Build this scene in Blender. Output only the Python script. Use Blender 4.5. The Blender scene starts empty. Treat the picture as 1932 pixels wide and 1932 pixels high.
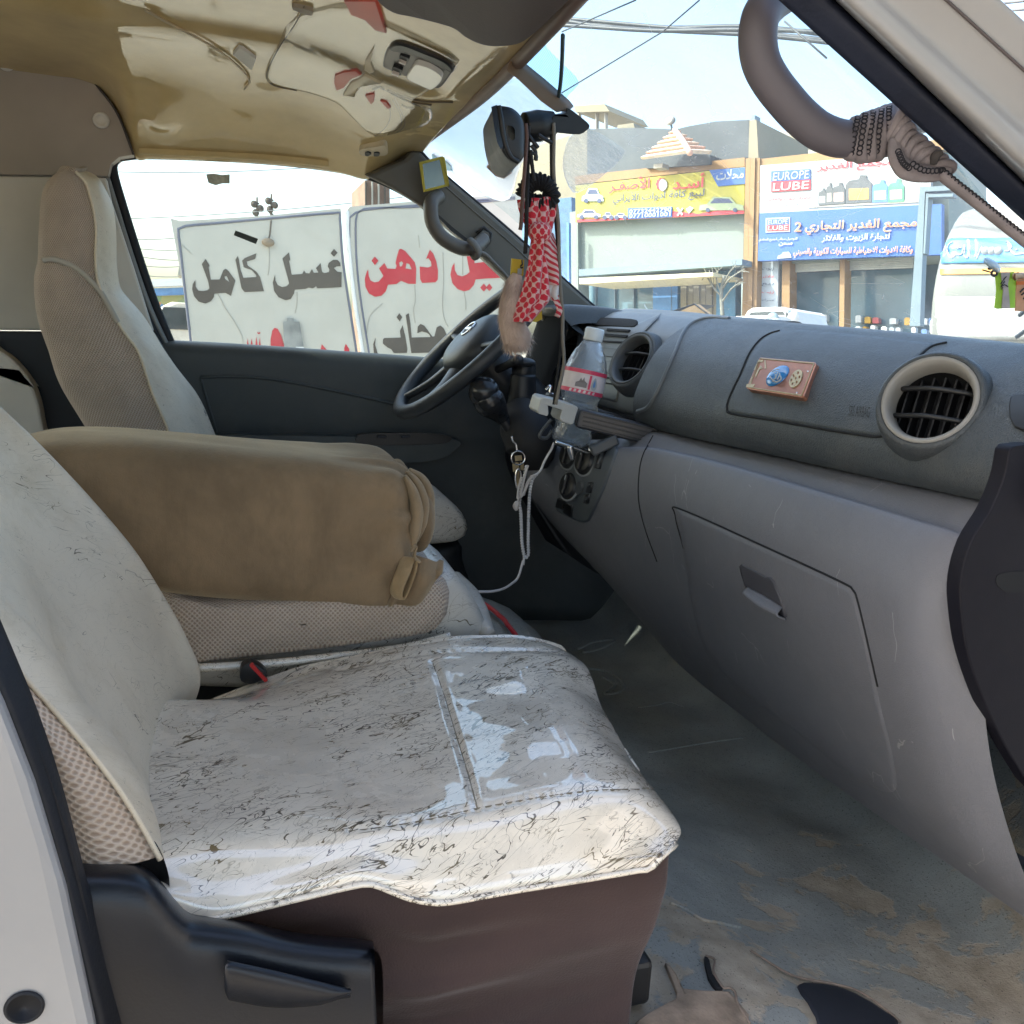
import bpy, bmesh, math, random
import numpy as np
from mathutils import Vector, Matrix
from mathutils.bvhtree import BVHTree
from mathutils.geometry import tessellate_polygon
random.seed(7)
rng = np.random.default_rng(7)
C = bpy.context.scene.collection
SC = bpy.context.scene

# ------------------------------------------------------------------ camera
# van axes: X forwards, Y across the cab to the driver's side, Z up; the camera stands at the origin
FP = 1698.0
CX = 966.0
_Y = np.array([405 - CX, 613 - CX, FP]); _Y /= np.linalg.norm(_Y)
_X = np.array([3.42 * 1800 / 2048 * 1.0, 0.0437, 1.0]); _X[0] = 3.0
_k = 0.061
# the forward axis lies on the horizon (rolled 3.5 degrees) and is square to the cross axis
_h = np.array([_k, -1.0, (613 - CX - _k * (405 - CX)) / FP])
_X = np.cross(_h, _Y); _X /= np.linalg.norm(_X)
if _X[0] < 0: _X = -_X
_Z = np.cross(_X, _Y)
RM = np.array([_X, _Y, _Z])

def ray(x, y): return RM @ np.array([x - CX, y - CX, FP])
def pX(x, y, v): d = ray(x, y); return d * (v / d[0])
def pY(x, y, v): d = ray(x, y); return d * (v / d[1])
def pZ(x, y, v): d = ray(x, y); return d * (v / d[2])
def proj(p):
    c = RM.T @ np.asarray(p, float)
    return CX + FP * c[0] / c[2], CX + FP * c[1] / c[2]

cam = bpy.data.cameras.new('camera'); camo = bpy.data.objects.new('camera', cam); C.objects.link(camo)
cam.sensor_width = 36; cam.lens = 36 * FP / 1932; cam.clip_start = 0.02; cam.clip_end = 2000
m3 = np.column_stack([RM[:, 0], -RM[:, 1], -RM[:, 2]])
camo.matrix_world = Matrix([[*m3[0], 0], [*m3[1], 0], [*m3[2], 0], [0, 0, 0, 1]])
SC.camera = camo

# ------------------------------------------------------------------ sky, sun, exposure
SUN_EL = math.radians(42); SUN_AZ = (-0.968, 0.25)
w = bpy.data.worlds.new('World'); SC.world = w; w.use_nodes = True
nt = w.node_tree; nt.nodes.clear()
so = nt.nodes.new('ShaderNodeOutputWorld'); bg = nt.nodes.new('ShaderNodeBackground'); sk = nt.nodes.new('ShaderNodeTexSky')
sk.sky_type = 'NISHITA'; sk.sun_disc = False; sk.sun_elevation = SUN_EL; sk.sun_rotation = math.atan2(SUN_AZ[0], SUN_AZ[1])
sk.air_density = 1.0; sk.dust_density = 4.0; sk.ozone_density = 0.0
bg.inputs[1].default_value = 0.15
nt.links.new(sk.outputs[0], bg.inputs[0]); nt.links.new(bg.outputs[0], so.inputs[0])
sl = bpy.data.lights.new('sun', 'SUN'); sl.energy = 2.0; sl.angle = math.radians(0.5); sl.color = (1.0, 0.93, 0.82)
slo = bpy.data.objects.new('sun', sl); C.objects.link(slo)
sd = Vector((SUN_AZ[0] * math.cos(SUN_EL), SUN_AZ[1] * math.cos(SUN_EL), math.sin(SUN_EL)))
slo.rotation_euler = sd.to_track_quat('Z', 'Y').to_euler()
SC.view_settings.view_transform = 'Standard'; SC.view_settings.look = 'None'
SC.view_settings.gamma = 1.0; SC.view_settings.use_curve_mapping = False
SC.view_settings.exposure = 2.35
SC.render.engine = 'CYCLES'
SC.cycles.max_bounces = 10; SC.cycles.diffuse_bounces = 5; SC.cycles.transparent_max_bounces = 24; SC.cycles.caustics_reflective = False
SC.cycles.caustics_refractive = False

# ------------------------------------------------------------------ materials
class NB:
    """small node-building helper"""
    def __init__(s, name):
        s.m = bpy.data.materials.new(name); s.m.use_nodes = True; s.t = s.m.node_tree
        s.t.nodes.clear(); s.out = s.t.nodes.new('ShaderNodeOutputMaterial')
    def n(s, kind, **kw):
        x = s.t.nodes.new('ShaderNode' + kind)
        for k, v in kw.items():
            if k.startswith('_'): setattr(x, k[1:], v)
        return x
    def l(s, a, b): s.t.links.new(a, b)
    def math(s, op, a, b=None, clamp=False):
        x = s.t.nodes.new('ShaderNodeMath'); x.operation = op; x.use_clamp = clamp
        for i, v in enumerate((a, b)):
            if v is None: continue
            if isinstance(v, (int, float)): x.inputs[i].default_value = v
            else: s.l(v, x.inputs[i])
        return x.outputs[0]
    def coord(s, which='Object', scale=(1, 1, 1), rot=(0, 0, 0)):
        tc = s.n('TexCoord'); mp = s.n('Mapping')
        mp.inputs['Scale'].default_value = scale; mp.inputs['Rotation'].default_value = rot
        s.l(tc.outputs[which], mp.inputs[0]); return mp.outputs[0]
    def noise(s, vec, scale, detail=3, rough=.55, dist=0.0):
        x = s.n('TexNoise'); x.inputs['Scale'].default_value = scale; x.inputs['Detail'].default_value = detail
        x.inputs['Roughness'].default_value = rough; x.inputs['Distortion'].default_value = dist
        s.l(vec, x.inputs['Vector']); return x
    def voro(s, vec, scale, feature='F1', rand=1.0):
        x = s.n('TexVoronoi'); x.feature = feature; x.inputs['Scale'].default_value = scale
        x.inputs['Randomness'].default_value = rand; s.l(vec, x.inputs['Vector']); return x
    def ramp(s, fac, stops):
        x = s.n('ValToRGB'); e = x.color_ramp.elements
        while len(e) < len(stops): e.new(0.5)
        for el, (p, c) in zip(e, stops):
            el.position = p; el.color = (*c, 1) if len(c) == 3 else c
        s.l(fac, x.inputs[0]); return x.outputs[0]
    def mix(s, fac, a, b, blend='MIX'):
        x = s.n('Mix'); x.data_type = 'RGBA'; x.blend_type = blend
        for i, v in ((0, fac), (6, a), (7, b)):
            if isinstance(v, (int, float)): x.inputs[i].default_value = v
            elif isinstance(v, tuple): x.inputs[i].default_value = (*v, 1)
            else: s.l(v, x.inputs[i])
        return x.outputs[2]
    def bump(s, h, strength, dist, normal=None):
        x = s.n('Bump'); x.inputs['Strength'].default_value = strength; x.inputs['Distance'].default_value = dist
        s.l(h, x.inputs['Height'])
        if normal is not None: s.l(normal, x.inputs['Normal'])
        return x.outputs[0]
    def bsdf(s, col, rough=.5, normal=None, metal=0, spec=.5, coat=0, coat_rough=.05, sheen=0, trans=0, ior=1.45, alpha=None, coat_normal=None, sheen_tint=None):
        b = s.n('BsdfPrincipled')
        def put(k, v):
            if v is None: return
            if isinstance(v, tuple): b.inputs[k].default_value = (*v, 1)
            elif isinstance(v, (int, float)): b.inputs[k].default_value = v
            else: s.l(v, b.inputs[k])
        put('Base Color', col); put('Roughness', rough); put('Normal', normal); put('Metallic', metal)
        put('Specular IOR Level', spec); put('Coat Weight', coat); put('Coat Roughness', coat_rough); put('Coat Normal', coat_normal)
        put('Sheen Weight', sheen); put('Transmission Weight', trans); put('IOR', ior); put('Alpha', alpha)
        if sheen_tint: put('Sheen Tint', sheen_tint)
        s.l(b.outputs[0], s.out.inputs[0]); return b

def scl(c, k): return tuple(min(1, x * k) for x in c)
def m_plain(name, col, rough=.5, var=.18, scale=6, bump=0.0, bscale=200, **kw):
    b = NB(name); v = b.coord()
    n = b.noise(v, scale, 5)
    c = b.ramp(n.outputs[0], [(.3, scl(col, 1 - var)), (.7, scl(col, 1 + var))])
    nm = None
    if bump: nm = b.bump(b.noise(v, bscale, 3).outputs[0], bump, .002)
    rr = b.math('ADD', b.math('MULTIPLY', n.outputs[0], .16), rough - .08)
    b.bsdf(c, rr, nm, **kw); return b.m
def m_grain(name, col, rough=.5, cell=520, strength=.35, var=.12, dust=.0, scratch=0, **kw):
    """moulded plastic with a leather grain"""
    b = NB(name); v = b.coord()
    vo = b.voro(b.mix(.02, v, b.noise(v, 60).outputs[1]), cell, 'DISTANCE_TO_EDGE')
    h = b.math('MINIMUM', vo.outputs[0], .25)
    big = b.noise(v, 4, 4)
    c = b.ramp(big.outputs[0], [(.3, scl(col, 1 - var)), (.72, scl(col, 1 + var))])
    if dust:
        d = b.noise(b.coord(scale=(1, 1, 1)), 9, 8, .7)
        c = b.mix(b.math('MULTIPLY', b.math('SUBTRACT', d.outputs[0], .48, True), dust), c, (.35, .32, .28))
    if scratch:
        sv = b.voro(b.mix(.06, b.coord(scale=(1, 1, .5), rot=(.5, .3, .2)), b.noise(v, 9).outputs[1]), 11, 'DISTANCE_TO_EDGE')
        sl_ = b.math('MULTIPLY', b.math('LESS_THAN', sv.outputs[0], .0035), b.math('GREATER_THAN', b.noise(v, 17, 2).outputs[0], .60))
        c = b.mix(b.math('MULTIPLY', sl_, scratch), c, (.42, .42, .42))
    nm = b.bump(h, strength, .0016)
    sc_ = b.noise(v, 30, 6, .7)
    rr = b.math('ADD', b.math('MULTIPLY', sc_.outputs[0], .2), rough - .1)
    b.bsdf(c, rr, nm, **kw); return b.m

def m_marble(name, base, rough=.3, coat=0., wrinkle=.25, dirt=.35, dens=.5, big=1.0):
    """vinyl seat cover printed with hair-thin broken black veins"""
    b = NB(name); v = b.coord('UV')
    def layer(sc, w, seed, lo, stretch, rot, ms=9, thick=1.0, dist=1.6):
        mp = b.n('Mapping'); mp.inputs['Location'].default_value = (seed, seed * .7, 0); mp.inputs['Rotation'].default_value = (0, 0, rot)
        sq = b.n('Mapping'); sq.inputs['Scale'].default_value = (stretch, 1, 1); b.l(v, mp.inputs[0]); b.l(mp.outputs[0], sq.inputs[0]); mp = sq
        N = b.noise(mp.outputs[0], sc, 2, .45, dist)
        d = b.math('ABSOLUTE', b.math('SUBTRACT', N.outputs[0], .5))
        wid = b.math('MULTIPLY', b.math('SUBTRACT', b.noise(mp.outputs[0], sc * .8, 2).outputs[0], .36, True), w * 6.5)
        brk = b.ramp(b.noise(mp.outputs[0], sc * .62, 2, .6).outputs[0], [(.47, (0, 0, 0)), (.53, (1, 1, 1))])
        msk = b.ramp(b.noise(v, ms, 3, .6, .5).outputs[0], [(lo, (0, 0, 0)), (lo + .16, (1, 1, 1))])
        wid = b.math('MINIMUM', b.math('MULTIPLY', b.math('MULTIPLY', wid, brk), msk), .0165)
        return b.math('SUBTRACT', 1.0, b.math('DIVIDE', d, b.math('ADD', wid, .0005)), True)
    k_ = .20 * (dens - .5)
    a = layer(44 * big, .020, 1.3, .47 - k_, .36, -.45, 6)
    c2 = layer(34 * big, .013, 5.1, .48 - k_, .42, -.85, 5.5)
    c3 = layer(60 * big, .026, 8.4, .47 - k_, .34, -.60, 6.5)
    c4 = layer(52 * big, .022, 12.7, .47 - k_, .38, -.20, 6)
    c5 = layer(42 * big, .026, 21.3, .41 - k_, .34, -.5, 5); c6 = layer(56 * big, .024, 31.9, .42 - k_, .4, -.75, 5)
    ink = b.math('MAXIMUM', b.math('MAXIMUM', a, c2), b.math('MAXIMUM', c3, c4))
    ink = b.math('MULTIPLY', ink, 2.2, True)
    faint = b.math('MULTIPLY', b.math('MAXIMUM', c5, c6), .55, True)
    ink = b.math('MAXIMUM', ink, faint)
    tone = b.noise(v, 14, 3)
    inkc = b.ramp(tone.outputs[0], [(.40, (.15, .11, .05)), (.62, (.035, .030, .028))])
    gr = b.noise(v, 6, 6, .65)
    basec = b.ramp(gr.outputs[0], [(.25, scl(base, .80)), (.5, base), (.8, scl(base, 1.08))])
    st = b.noise(v, 3.1, 7, .72, .6)
    basec = b.mix(b.math('MULTIPLY', b.math('SUBTRACT', st.outputs[0], .5, True), dirt * 3.2, True), basec, (.34, .25, .13))
    col = b.mix(b.math('MULTIPLY', ink, .95), basec, inkc)
    wr = b.noise(v, 8, 4, .45, .8); wf = b.noise(v, 60, 3)
    hh = b.math('ADD', wr.outputs[0], b.math('MULTIPLY', wf.outputs[0], .1))
    nm = b.bump(hh, wrinkle, .006)
    rr = b.math('ADD', rough, b.math('MULTIPLY', gr.outputs[0], .12))
    pb_ = b.bsdf(col, rr, nm, coat=coat, coat_rough=.02, coat_normal=nm); pb_.inputs['Coat IOR'].default_value = 1.8; return b.m

def m_mesh(name, base, hole, pitch=.0085):
    """spacer fabric: round dimples on a staggered grid, UV in metres"""
    b = NB(name); tc = b.n('TexCoord')
    def dots(ox, oy):
        s = b.n('VectorMath'); s.operation = 'MULTIPLY_ADD'; b.l(tc.outputs['UV'], s.inputs[0])
        s.inputs[1].default_value = (1 / pitch, 1 / (pitch * 1.2), 0); s.inputs[2].default_value = (ox, oy, 0)
        f = b.n('VectorMath'); f.operation = 'FRACTION'; b.l(s.outputs[0], f.inputs[0])
        u = b.n('VectorMath'); u.operation = 'SUBTRACT'; b.l(f.outputs[0], u.inputs[0]); u.inputs[1].default_value = (.5, .5, 0)
        ln = b.n('VectorMath'); ln.operation = 'LENGTH'; b.l(u.outputs[0], ln.inputs[0]); return ln.outputs['Value']
    d = b.math('MINIMUM', dots(0, 0), dots(.5, .5))
    n = b.noise(b.coord('UV'), 700, 3); gr = b.noise(b.coord('UV'), 9, 5, .65)
    dd = b.math('ADD', d, b.math('MULTIPLY', b.math('SUBTRACT', n.outputs[0], .5), .18))
    fac = b.ramp(dd, [(.16, (1, 1, 1)), (.33, (0, 0, 0))])
    bc = b.ramp(gr.outputs[0], [(.3, scl(base, .78)), (.7, scl(base, 1.1))])
    col = b.mix(fac, bc, hole)
    h = b.ramp(dd, [(.1, (0, 0, 0)), (.4, (1, 1, 1))])
    b.bsdf(col, .9, b.bump(h, .7, .002), sheen=.15); return b.m

def m_velvet(name, col):
    b = NB(name); v = b.coord()
    n = b.noise(v, 5, 6, .65, .4); f = b.noise(v, 600, 2)
    n2 = b.noise(b.coord(scale=(1, 1, .35)), 26, 5, .7)
    c = b.ramp(n.outputs[0], [(.28, scl(col, .60)), (.55, col), (.8, scl(col, 1.35))])
    c = b.mix(b.math('MULTIPLY', b.math('SUBTRACT', n2.outputs[0], .45, True), 1.8), c, scl(col, .5))
    nm = b.bump(b.math('ADD', b.math('MULTIPLY', f.outputs[0], .5), n2.outputs[0]), .35, .003)
    b.bsdf(c, .85, nm, sheen=.55, sheen_tint=(.75, .62, .42)); return b.m

def m_glass(name, tint=(.93, .97, .97), dust=.06, streak=True, refl=.35, dcol=(.85, .86, .82)):
    """pane: clear, mirroring at a slant, with a film of dust"""
    b = NB(name); v = b.coord()
    tr = b.n('BsdfTransparent'); tr.inputs[0].default_value = (*tint, 1)
    gl = b.n('BsdfGlossy'); gl.inputs['Roughness'].default_value = .02
    fr = b.n('Fresnel'); fr.inputs[0].default_value = 1.35
    mx = b.n('MixShader'); b.l(b.math('MULTIPLY', fr.outputs[0], refl), mx.inputs[0]); b.l(tr.outputs[0], mx.inputs[1]); b.l(gl.outputs[0], mx.inputs[2])
    df = b.n('BsdfTranslucent'); df.inputs[0].default_value = (*dcol, 1)
    d2 = b.n('BsdfDiffuse'); d2.inputs[0].default_value = (*dcol, 1)
    ds = b.n('MixShader'); ds.inputs[0].default_value = .5; b.l(df.outputs[0], ds.inputs[1]); b.l(d2.outputs[0], ds.inputs[2])
    n = b.noise(b.coord(scale=(1, 1, 1)), 7, 8, .68, .5)
    sp = b.noise(v, 160, 3, .6)
    sc = b.voro(b.coord(scale=(1, .25, 1), rot=(0, .5, .9)), 38, 'DISTANCE_TO_EDGE')
    scr = b.math('MULTIPLY', b.math('LESS_THAN', sc.outputs[0], .006), b.math('GREATER_THAN', b.noise(v, 16, 3).outputs[0], .56))
    fac = b.math('ADD', b.math('MULTIPLY', b.math('SUBTRACT', n.outputs[0], .25, True), dust * 2.6), b.math('MULTIPLY', b.math('SUBTRACT', sp.outputs[0], .62, True), dust * 5))
    if streak: fac = b.math('ADD', fac, b.math('MULTIPLY', scr, .22))
    m2 = b.n('MixShader'); b.l(fac, m2.inputs[0]); b.l(mx.outputs[0], m2.inputs[1]); b.l(ds.outputs[0], m2.inputs[2])
    b.l(m2.outputs[0], b.out.inputs[0]); return b.m

def m_headliner(name, col):
    """tan roof lining under a crumpled clear protective film"""
    b = NB(name); v = b.coord()
    n = b.noise(v, 5, 6, .6); f = b.noise(v, 420, 3)
    c = b.ramp(n.outputs[0], [(.3, scl(col, .8)), (.7, scl(col, 1.12))])
    pe = b.noise(b.coord(scale=(1, 1.6, 1)), 2.6, 5, .6, .8)
    has = b.ramp(pe.outputs[0], [(.36, (.25, .25, .25)), (.38, (1, 1, 1))])
    wr = b.noise(v, 4.2, 4, .5, 1.2)
    nm = b.bump(wr.outputs[0], .09, .02)
    nf = b.bump(f.outputs[0], .2, .001)
    b.bsdf(c, .75, nf, coat=b.math('MULTIPLY', has, 1.0), coat_rough=.06, coat_normal=nm, spec=.2).inputs['Coat IOR'].default_value = 1.6; return b.m

def m_floor(name):
    b = NB(name); v = b.coord()
    n = b.noise(v, 5, 7, .65); f = b.noise(v, 330, 2, .8)
    c = b.ramp(n.outputs[0], [(.3, (.19, .205, .20)), (.7, (.32, .34, .325))])
    c = b.mix(b.ramp(f.outputs[0], [(.6, (0, 0, 0)), (.72, (1, 1, 1))]), c, (.012, .012, .012))
    # worn-through sandy patches, with edges of their own, thicker by the door sill
    sx = b.n('SeparateXYZ'); b.l(v, sx.inputs[0])
    near = b.math('MULTIPLY', b.math('SUBTRACT', 1.12, sx.outputs[1]), .42)
    p = b.noise(b.coord(scale=(1, 1.25, 1), rot=(0, 0, .6)), 6.5, 9, .60, .25)
    pf = b.ramp(b.math('ADD', p.outputs[0], near), [(.630, (0, 0, 0)), (.655, (1, 1, 1))])
    sand = b.ramp(b.noise(v, 30, 6).outputs[0], [(.3, (.27, .235, .18)), (.7, (.42, .37, .30))])
    sand = b.mix(b.ramp(f.outputs[0], [(.64, (0, 0, 0)), (.7, (1, 1, 1))]), sand, (.03, .025, .02))
    dustf = b.ramp(b.noise(v, 9, 6, .7).outputs[0], [(.5, (0, 0, 0)), (.75, (.5, .5, .5))])
    c = b.mix(dustf, c, (.26, .24, .20))
    c = b.mix(pf, c, sand)
    h = b.math('ADD', b.math('MULTIPLY', n.outputs[0], 1.0), b.math('MULTIPLY', f.outputs[0], .12))
    b.bsdf(c, .58, b.bump(b.math('SUBTRACT', h, b.math('MULTIPLY', pf, .15)), .5, .012)); return b.m

def m_keffiyeh(name):
    """white cotton with a red hooked-net weave, UV in metres"""
    b = NB(name); tc = b.n('TexCoord')
    def dots(ox, oy, p=.0135):
        s = b.n('VectorMath'); s.operation = 'MULTIPLY_ADD'; b.l(tc.outputs['UV'], s.inputs[0])
        s.inputs[1].default_value = (1 / p, 1 / (p * 1.25), 0); s.inputs[2].default_value = (ox, oy, 0)
        f = b.n('VectorMath'); f.operation = 'FRACTION'; b.l(s.outputs[0], f.inputs[0])
        u = b.n('VectorMath'); u.operation = 'SUBTRACT'; b.l(f.outputs[0], u.inputs[0]); u.inputs[1].default_value = (.5, .5, 0)
        ln = b.n('VectorMath'); ln.operation = 'LENGTH'; b.l(u.outputs[0], ln.inputs[0]); return ln.outputs['Value']
    d = b.math('MINIMUM', dots(0, 0), dots(.5, .5))
    n = b.noise(b.coord('UV'), 500, 2)
    d = b.math('ADD', d, b.math('MULTIPLY', b.math('SUBTRACT', n.outputs[0], .5), .25))
    c = b.mix(b.ramp(d, [(.29, (1, 1, 1)), (.34, (0, 0, 0))]), (.62, .38, .36), (.50, .018, .035))
    b.bsdf(c, .9, b.bump(n.outputs[0], .3, .001), sheen=.2); return b.m
def m_stripe(name, a, c_, sc, rot=0.0):
    b = NB(name); wv = b.n('TexWave'); wv.inputs['Scale'].default_value = sc; wv.inputs['Distortion'].default_value = 1.2
    b.l(b.coord('UV', rot=(0, 0, rot)), wv.inputs[0])
    b.bsdf(b.mix(b.ramp(wv.outputs[1], [(.45, (0, 0, 0)), (.55, (1, 1, 1))]), a, c_), .9); return b.m
def m_gloss_clear(name, tint=(.95, .98, .98), rough=.03, k=.6, haze=.05, bmp=.6):
    b = NB(name); v = b.coord()
    tr = b.n('BsdfTransparent'); tr.inputs[0].default_value = (*tint, 1)
    gl = b.n('BsdfGlossy'); gl.inputs['Roughness'].default_value = rough
    nm = b.bump(b.noise(v, 45 if bmp > .3 else 7, 4, .6, .8).outputs[0], bmp, .006); b.l(nm, gl.inputs['Normal'])
    fr = b.n('LayerWeight'); fr.inputs[0].default_value = .45; b.l(nm, fr.inputs['Normal'])
    mx = b.n('MixShader'); b.l(b.math('MULTIPLY', fr.outputs[1], k), mx.inputs[0]); b.l(tr.outputs[0], mx.inputs[1]); b.l(gl.outputs[0], mx.inputs[2])
    df = b.n('BsdfTranslucent'); df.inputs[0].default_value = (.9, .92, .92, 1)
    m2 = b.n('MixShader'); m2.inputs[0].default_value = haze; b.l(mx.outputs[0], m2.inputs[1]); b.l(df.outputs[0], m2.inputs[2])
    b.l(m2.outputs[0], b.out.inputs[0]); return b.m

# ------------------------------------------------------------------ object helpers
OFF = {}
def V3(p): return np.asarray(p, float)
def tag(o, label=None, cat=None, group=None, kind=None):
    if label: o['label'] = label
    if cat: o['category'] = cat
    if group: o['group'] = group
    if kind: o['kind'] = kind
    return o
def thing(name, label, cat, loc=(0, 0, 0), group=None):
    o = bpy.data.objects.new(name, None); C.objects.link(o); o.location = tuple(float(a) for a in loc); o.empty_display_size = .05
    OFF[o.name] = V3(loc); return tag(o, label, cat, group)
def link(name, me, mat, parent=None, loc=None):
    o = bpy.data.objects.new(name, me); C.objects.link(o)
    if mat is not None and len(me.materials) == 0: me.materials.append(mat)
    if parent is not None:
        o.parent = parent; OFF[o.name] = OFF[parent.name]
    else: OFF[o.name] = V3((0, 0, 0))
    if loc is not None: o.location = tuple(float(a) for a in (V3(loc) - OFF[o.name]))
    return o
def obj(name, g, mat, parent=None, smooth=True, bevel=0, bseg=2, sub=0, solid=0, solid_off=-1, label=None, auto=None):
    """g = (verts, faces[, uvs per vertex]) in van coordinates"""
    v, f = g[0], g[1]; off = OFF[parent.name] if parent is not None else V3((0, 0, 0))
    me = bpy.data.meshes.new(name); me.from_pydata([tuple(float(c) for c in (V3(p) - off)) for p in v], [], [tuple(int(i) for i in q) for q in f])
    if len(g) > 2 and g[2] is not None:
        uv = me.uv_layers.new(name='UVMap'); u = np.asarray(g[2], float)
        idx = np.empty(len(me.loops), int); me.loops.foreach_get('vertex_index', idx)
        uv.data.foreach_set('uv', u[idx].ravel())
    me.update()
    if smooth: me.polygons.foreach_set('use_smooth', [True] * len(me.polygons))
    o = link(name, me, mat, parent)
    if solid:
        s = o.modifiers.new('solid', 'SOLIDIFY'); s.thickness = solid; s.offset = solid_off
    if bevel:
        s = o.modifiers.new('bevel', 'BEVEL'); s.width = bevel; s.segments = bseg; s.limit_method = 'ANGLE'; s.angle_limit = math.radians(35); s.harden_normals = False
    if sub:
        s = o.modifiers.new('sub', 'SUBSURF'); s.levels = sub; s.render_levels = sub
    if auto is not None:
        me.set_sharp_from_angle(angle=math.radians(auto))
    if label: o['label'] = label
    return o

# ------------------------------------------------------------------ shape helpers
def cr(P, n):
    """Catmull-Rom through the rows of P, resampled to n rows"""
    P = np.asarray(P, float); k = len(P)
    if k == 2: 
        t = np.linspace(0, 1, n).reshape((-1,) + (1,) * (P.ndim - 1)); return P[0] * (1 - t) + P[1] * t
    Q = np.concatenate([[2 * P[0] - P[1]], P, [2 * P[-1] - P[-2]]]); out = []
    for t in np.linspace(0, k - 1, n):
        i = min(int(t), k - 2); u = t - i; a, b, c, d = Q[i:i + 4]
        out.append(.5 * (2 * b + (c - a) * u + (2 * a - 5 * b + 4 * c - d) * u * u + (3 * b - a - 3 * c + d) * u ** 3))
    return np.array(out)
def crs(P, n):
    """as cr but with points evenly spaced by length"""
    Q = cr(P, max(n * 6, 60)); d = np.r_[0, np.cumsum(np.linalg.norm(np.diff(Q, axis=0), axis=1))]
    t = np.linspace(0, d[-1], n); return np.column_stack([np.interp(t, d, Q[:, i]) for i in range(Q.shape[1])])
def grid_faces(r, c, closed_c=False, flip=False):
    f = []
    for i in range(r - 1):
        for j in range(c if closed_c else c - 1):
            a, b = i * c + j, i * c + (j + 1) % c; d, e = a + c, b + c
            f.append((a, d, e, b) if flip else (a, b, e, d))
    return f
def surf(ctrl, nr, nc, flip=False, fn=None):
    G = cr(np.asarray(ctrl, float), nr); G = np.swapaxes(cr(np.swapaxes(G, 0, 1), nc), 0, 1)
    if fn: G = fn(G)
    mr, mc = nr // 2, nc // 2
    u = np.r_[0, np.cumsum(np.linalg.norm(np.diff(G[mr], axis=0), axis=1))]
    v = np.r_[0, np.cumsum(np.linalg.norm(np.diff(G[:, mc], axis=0), axis=1))]
    uv = np.array([(a, b) for b in v for a in u])
    return G.reshape(-1, 3), grid_faces(nr, nc, flip=flip), uv
def tube(pts, r, seg=10, n=None, closed=False, smooth=True, squash=None):
    P = np.asarray(pts, float)
    if closed: P = np.vstack([P, P[:1]])
    if smooth: P = crs(P, n or max(12, len(P) * 5))
    if closed: P = P[:-1]
    k = len(P); R = np.full(k, r) if np.isscalar(r) else np.interp(np.linspace(0, 1, k), np.linspace(0, 1, len(r)), r)
    T = np.gradient(P, axis=0) if not closed else (np.roll(P, -1, 0) - np.roll(P, 1, 0))
    T /= np.maximum(np.linalg.norm(T, axis=1)[:, None], 1e-9)
    ref = np.array([0, 0, 1.0]) if abs(T[0][2]) < .9 else np.array([0, 1.0, 0])
    N = np.cross(T[0], ref); N /= np.linalg.norm(N); V = []; 
    for i in range(k):
        N = N - T[i] * N.dot(T[i]); N /= np.linalg.norm(N); B = np.cross(T[i], N)
        for j in range(seg):
            a = 2 * math.pi * j / seg; s2 = squash or 1
            V.append(P[i] + R[i] * (math.cos(a) * N + math.sin(a) * s2 * B))
    F = grid_faces(k, seg, True)
    if closed: F += [((k - 1) * seg + j, (k - 1) * seg + (j + 1) % seg, (j + 1) % seg, j) for j in range(seg)]
    else: F += [tuple(range(seg - 1, -1, -1)), tuple((k - 1) * seg + j for j in range(seg))]
    L = np.r_[0, np.cumsum(np.linalg.norm(np.diff(P, axis=0), axis=1))]
    uv = [(R[i] * 2 * math.pi * j / seg, L[i]) for i in range(k) for j in range(seg)]
    return V, F, uv
def join(*gs):
    V, F, U = [], [], []
    for g in gs:
        o = len(V); V += list(g[0]); F += [tuple(i + o for i in q) for q in g[1]]
        U += list(g[2]) if len(g) > 2 and g[2] is not None else [(0, 0)] * len(g[0])
    return V, F, U
def prism(loops, thick):
    """planar outline (first loop) with holes, pushed along vector thick"""
    if not isinstance(loops[0][0], (list, tuple, np.ndarray)): loops = [loops]
    loops = [[V3(p) for p in l] for l in loops]; flat = [p for l in loops for p in l]; n = len(flat)
    tris = tessellate_polygon([[Vector(p) for p in l] for l in loops]); th = V3(thick)
    V = flat + [p + th for p in flat]; F = []
    for t in tris:
        a, b, c = (flat[i] for i in t); s = np.cross(b - a, c - a).dot(th)
        t = tuple(t) if s < 0 else tuple(reversed(t)); F.append(t); F.append(tuple(i + n for i in reversed(t)))
    o = 0
    for l in loops:
        k = len(l)
        for i in range(k):
            a, b = o + i, o + (i + 1) % k; F.append((a, b, b + n, a + n))
        o += k
    bm = bmesh.new(); vs = [bm.verts.new(tuple(p)) for p in V]
    for q in F:
        try: bm.faces.new([vs[i] for i in q])
        except ValueError: pass
    bmesh.ops.recalc_face_normals(bm, faces=bm.faces); bm.verts.index_update()
    R = ([V3(v.co) for v in bm.verts], [tuple(v.index for v in f.verts) for f in bm.faces]); bm.free(); return R
def fine(poly, n=8, closed=True):
    """round a pixel or 3-D outline by Catmull-Rom"""
    P = [V3(p) for p in poly]; k = len(P); out = []
    for i in range(k if closed else k - 1):
        a, b, c, d = P[(i - 1) % k], P[i], P[(i + 1) % k], P[(i + 2) % k]
        if not closed:
            if i == 0: a = 2 * b - c
            if i == k - 2: d = 2 * c - b
        for u in np.linspace(0, 1, n, endpoint=False):
            out.append(.5 * (2 * b + (c - a) * u + (2 * a - 5 * b + 4 * c - d) * u * u + (3 * b - a - 3 * c + d) * u ** 3))
    if not closed: out.append(P[-1])
    return out
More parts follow.
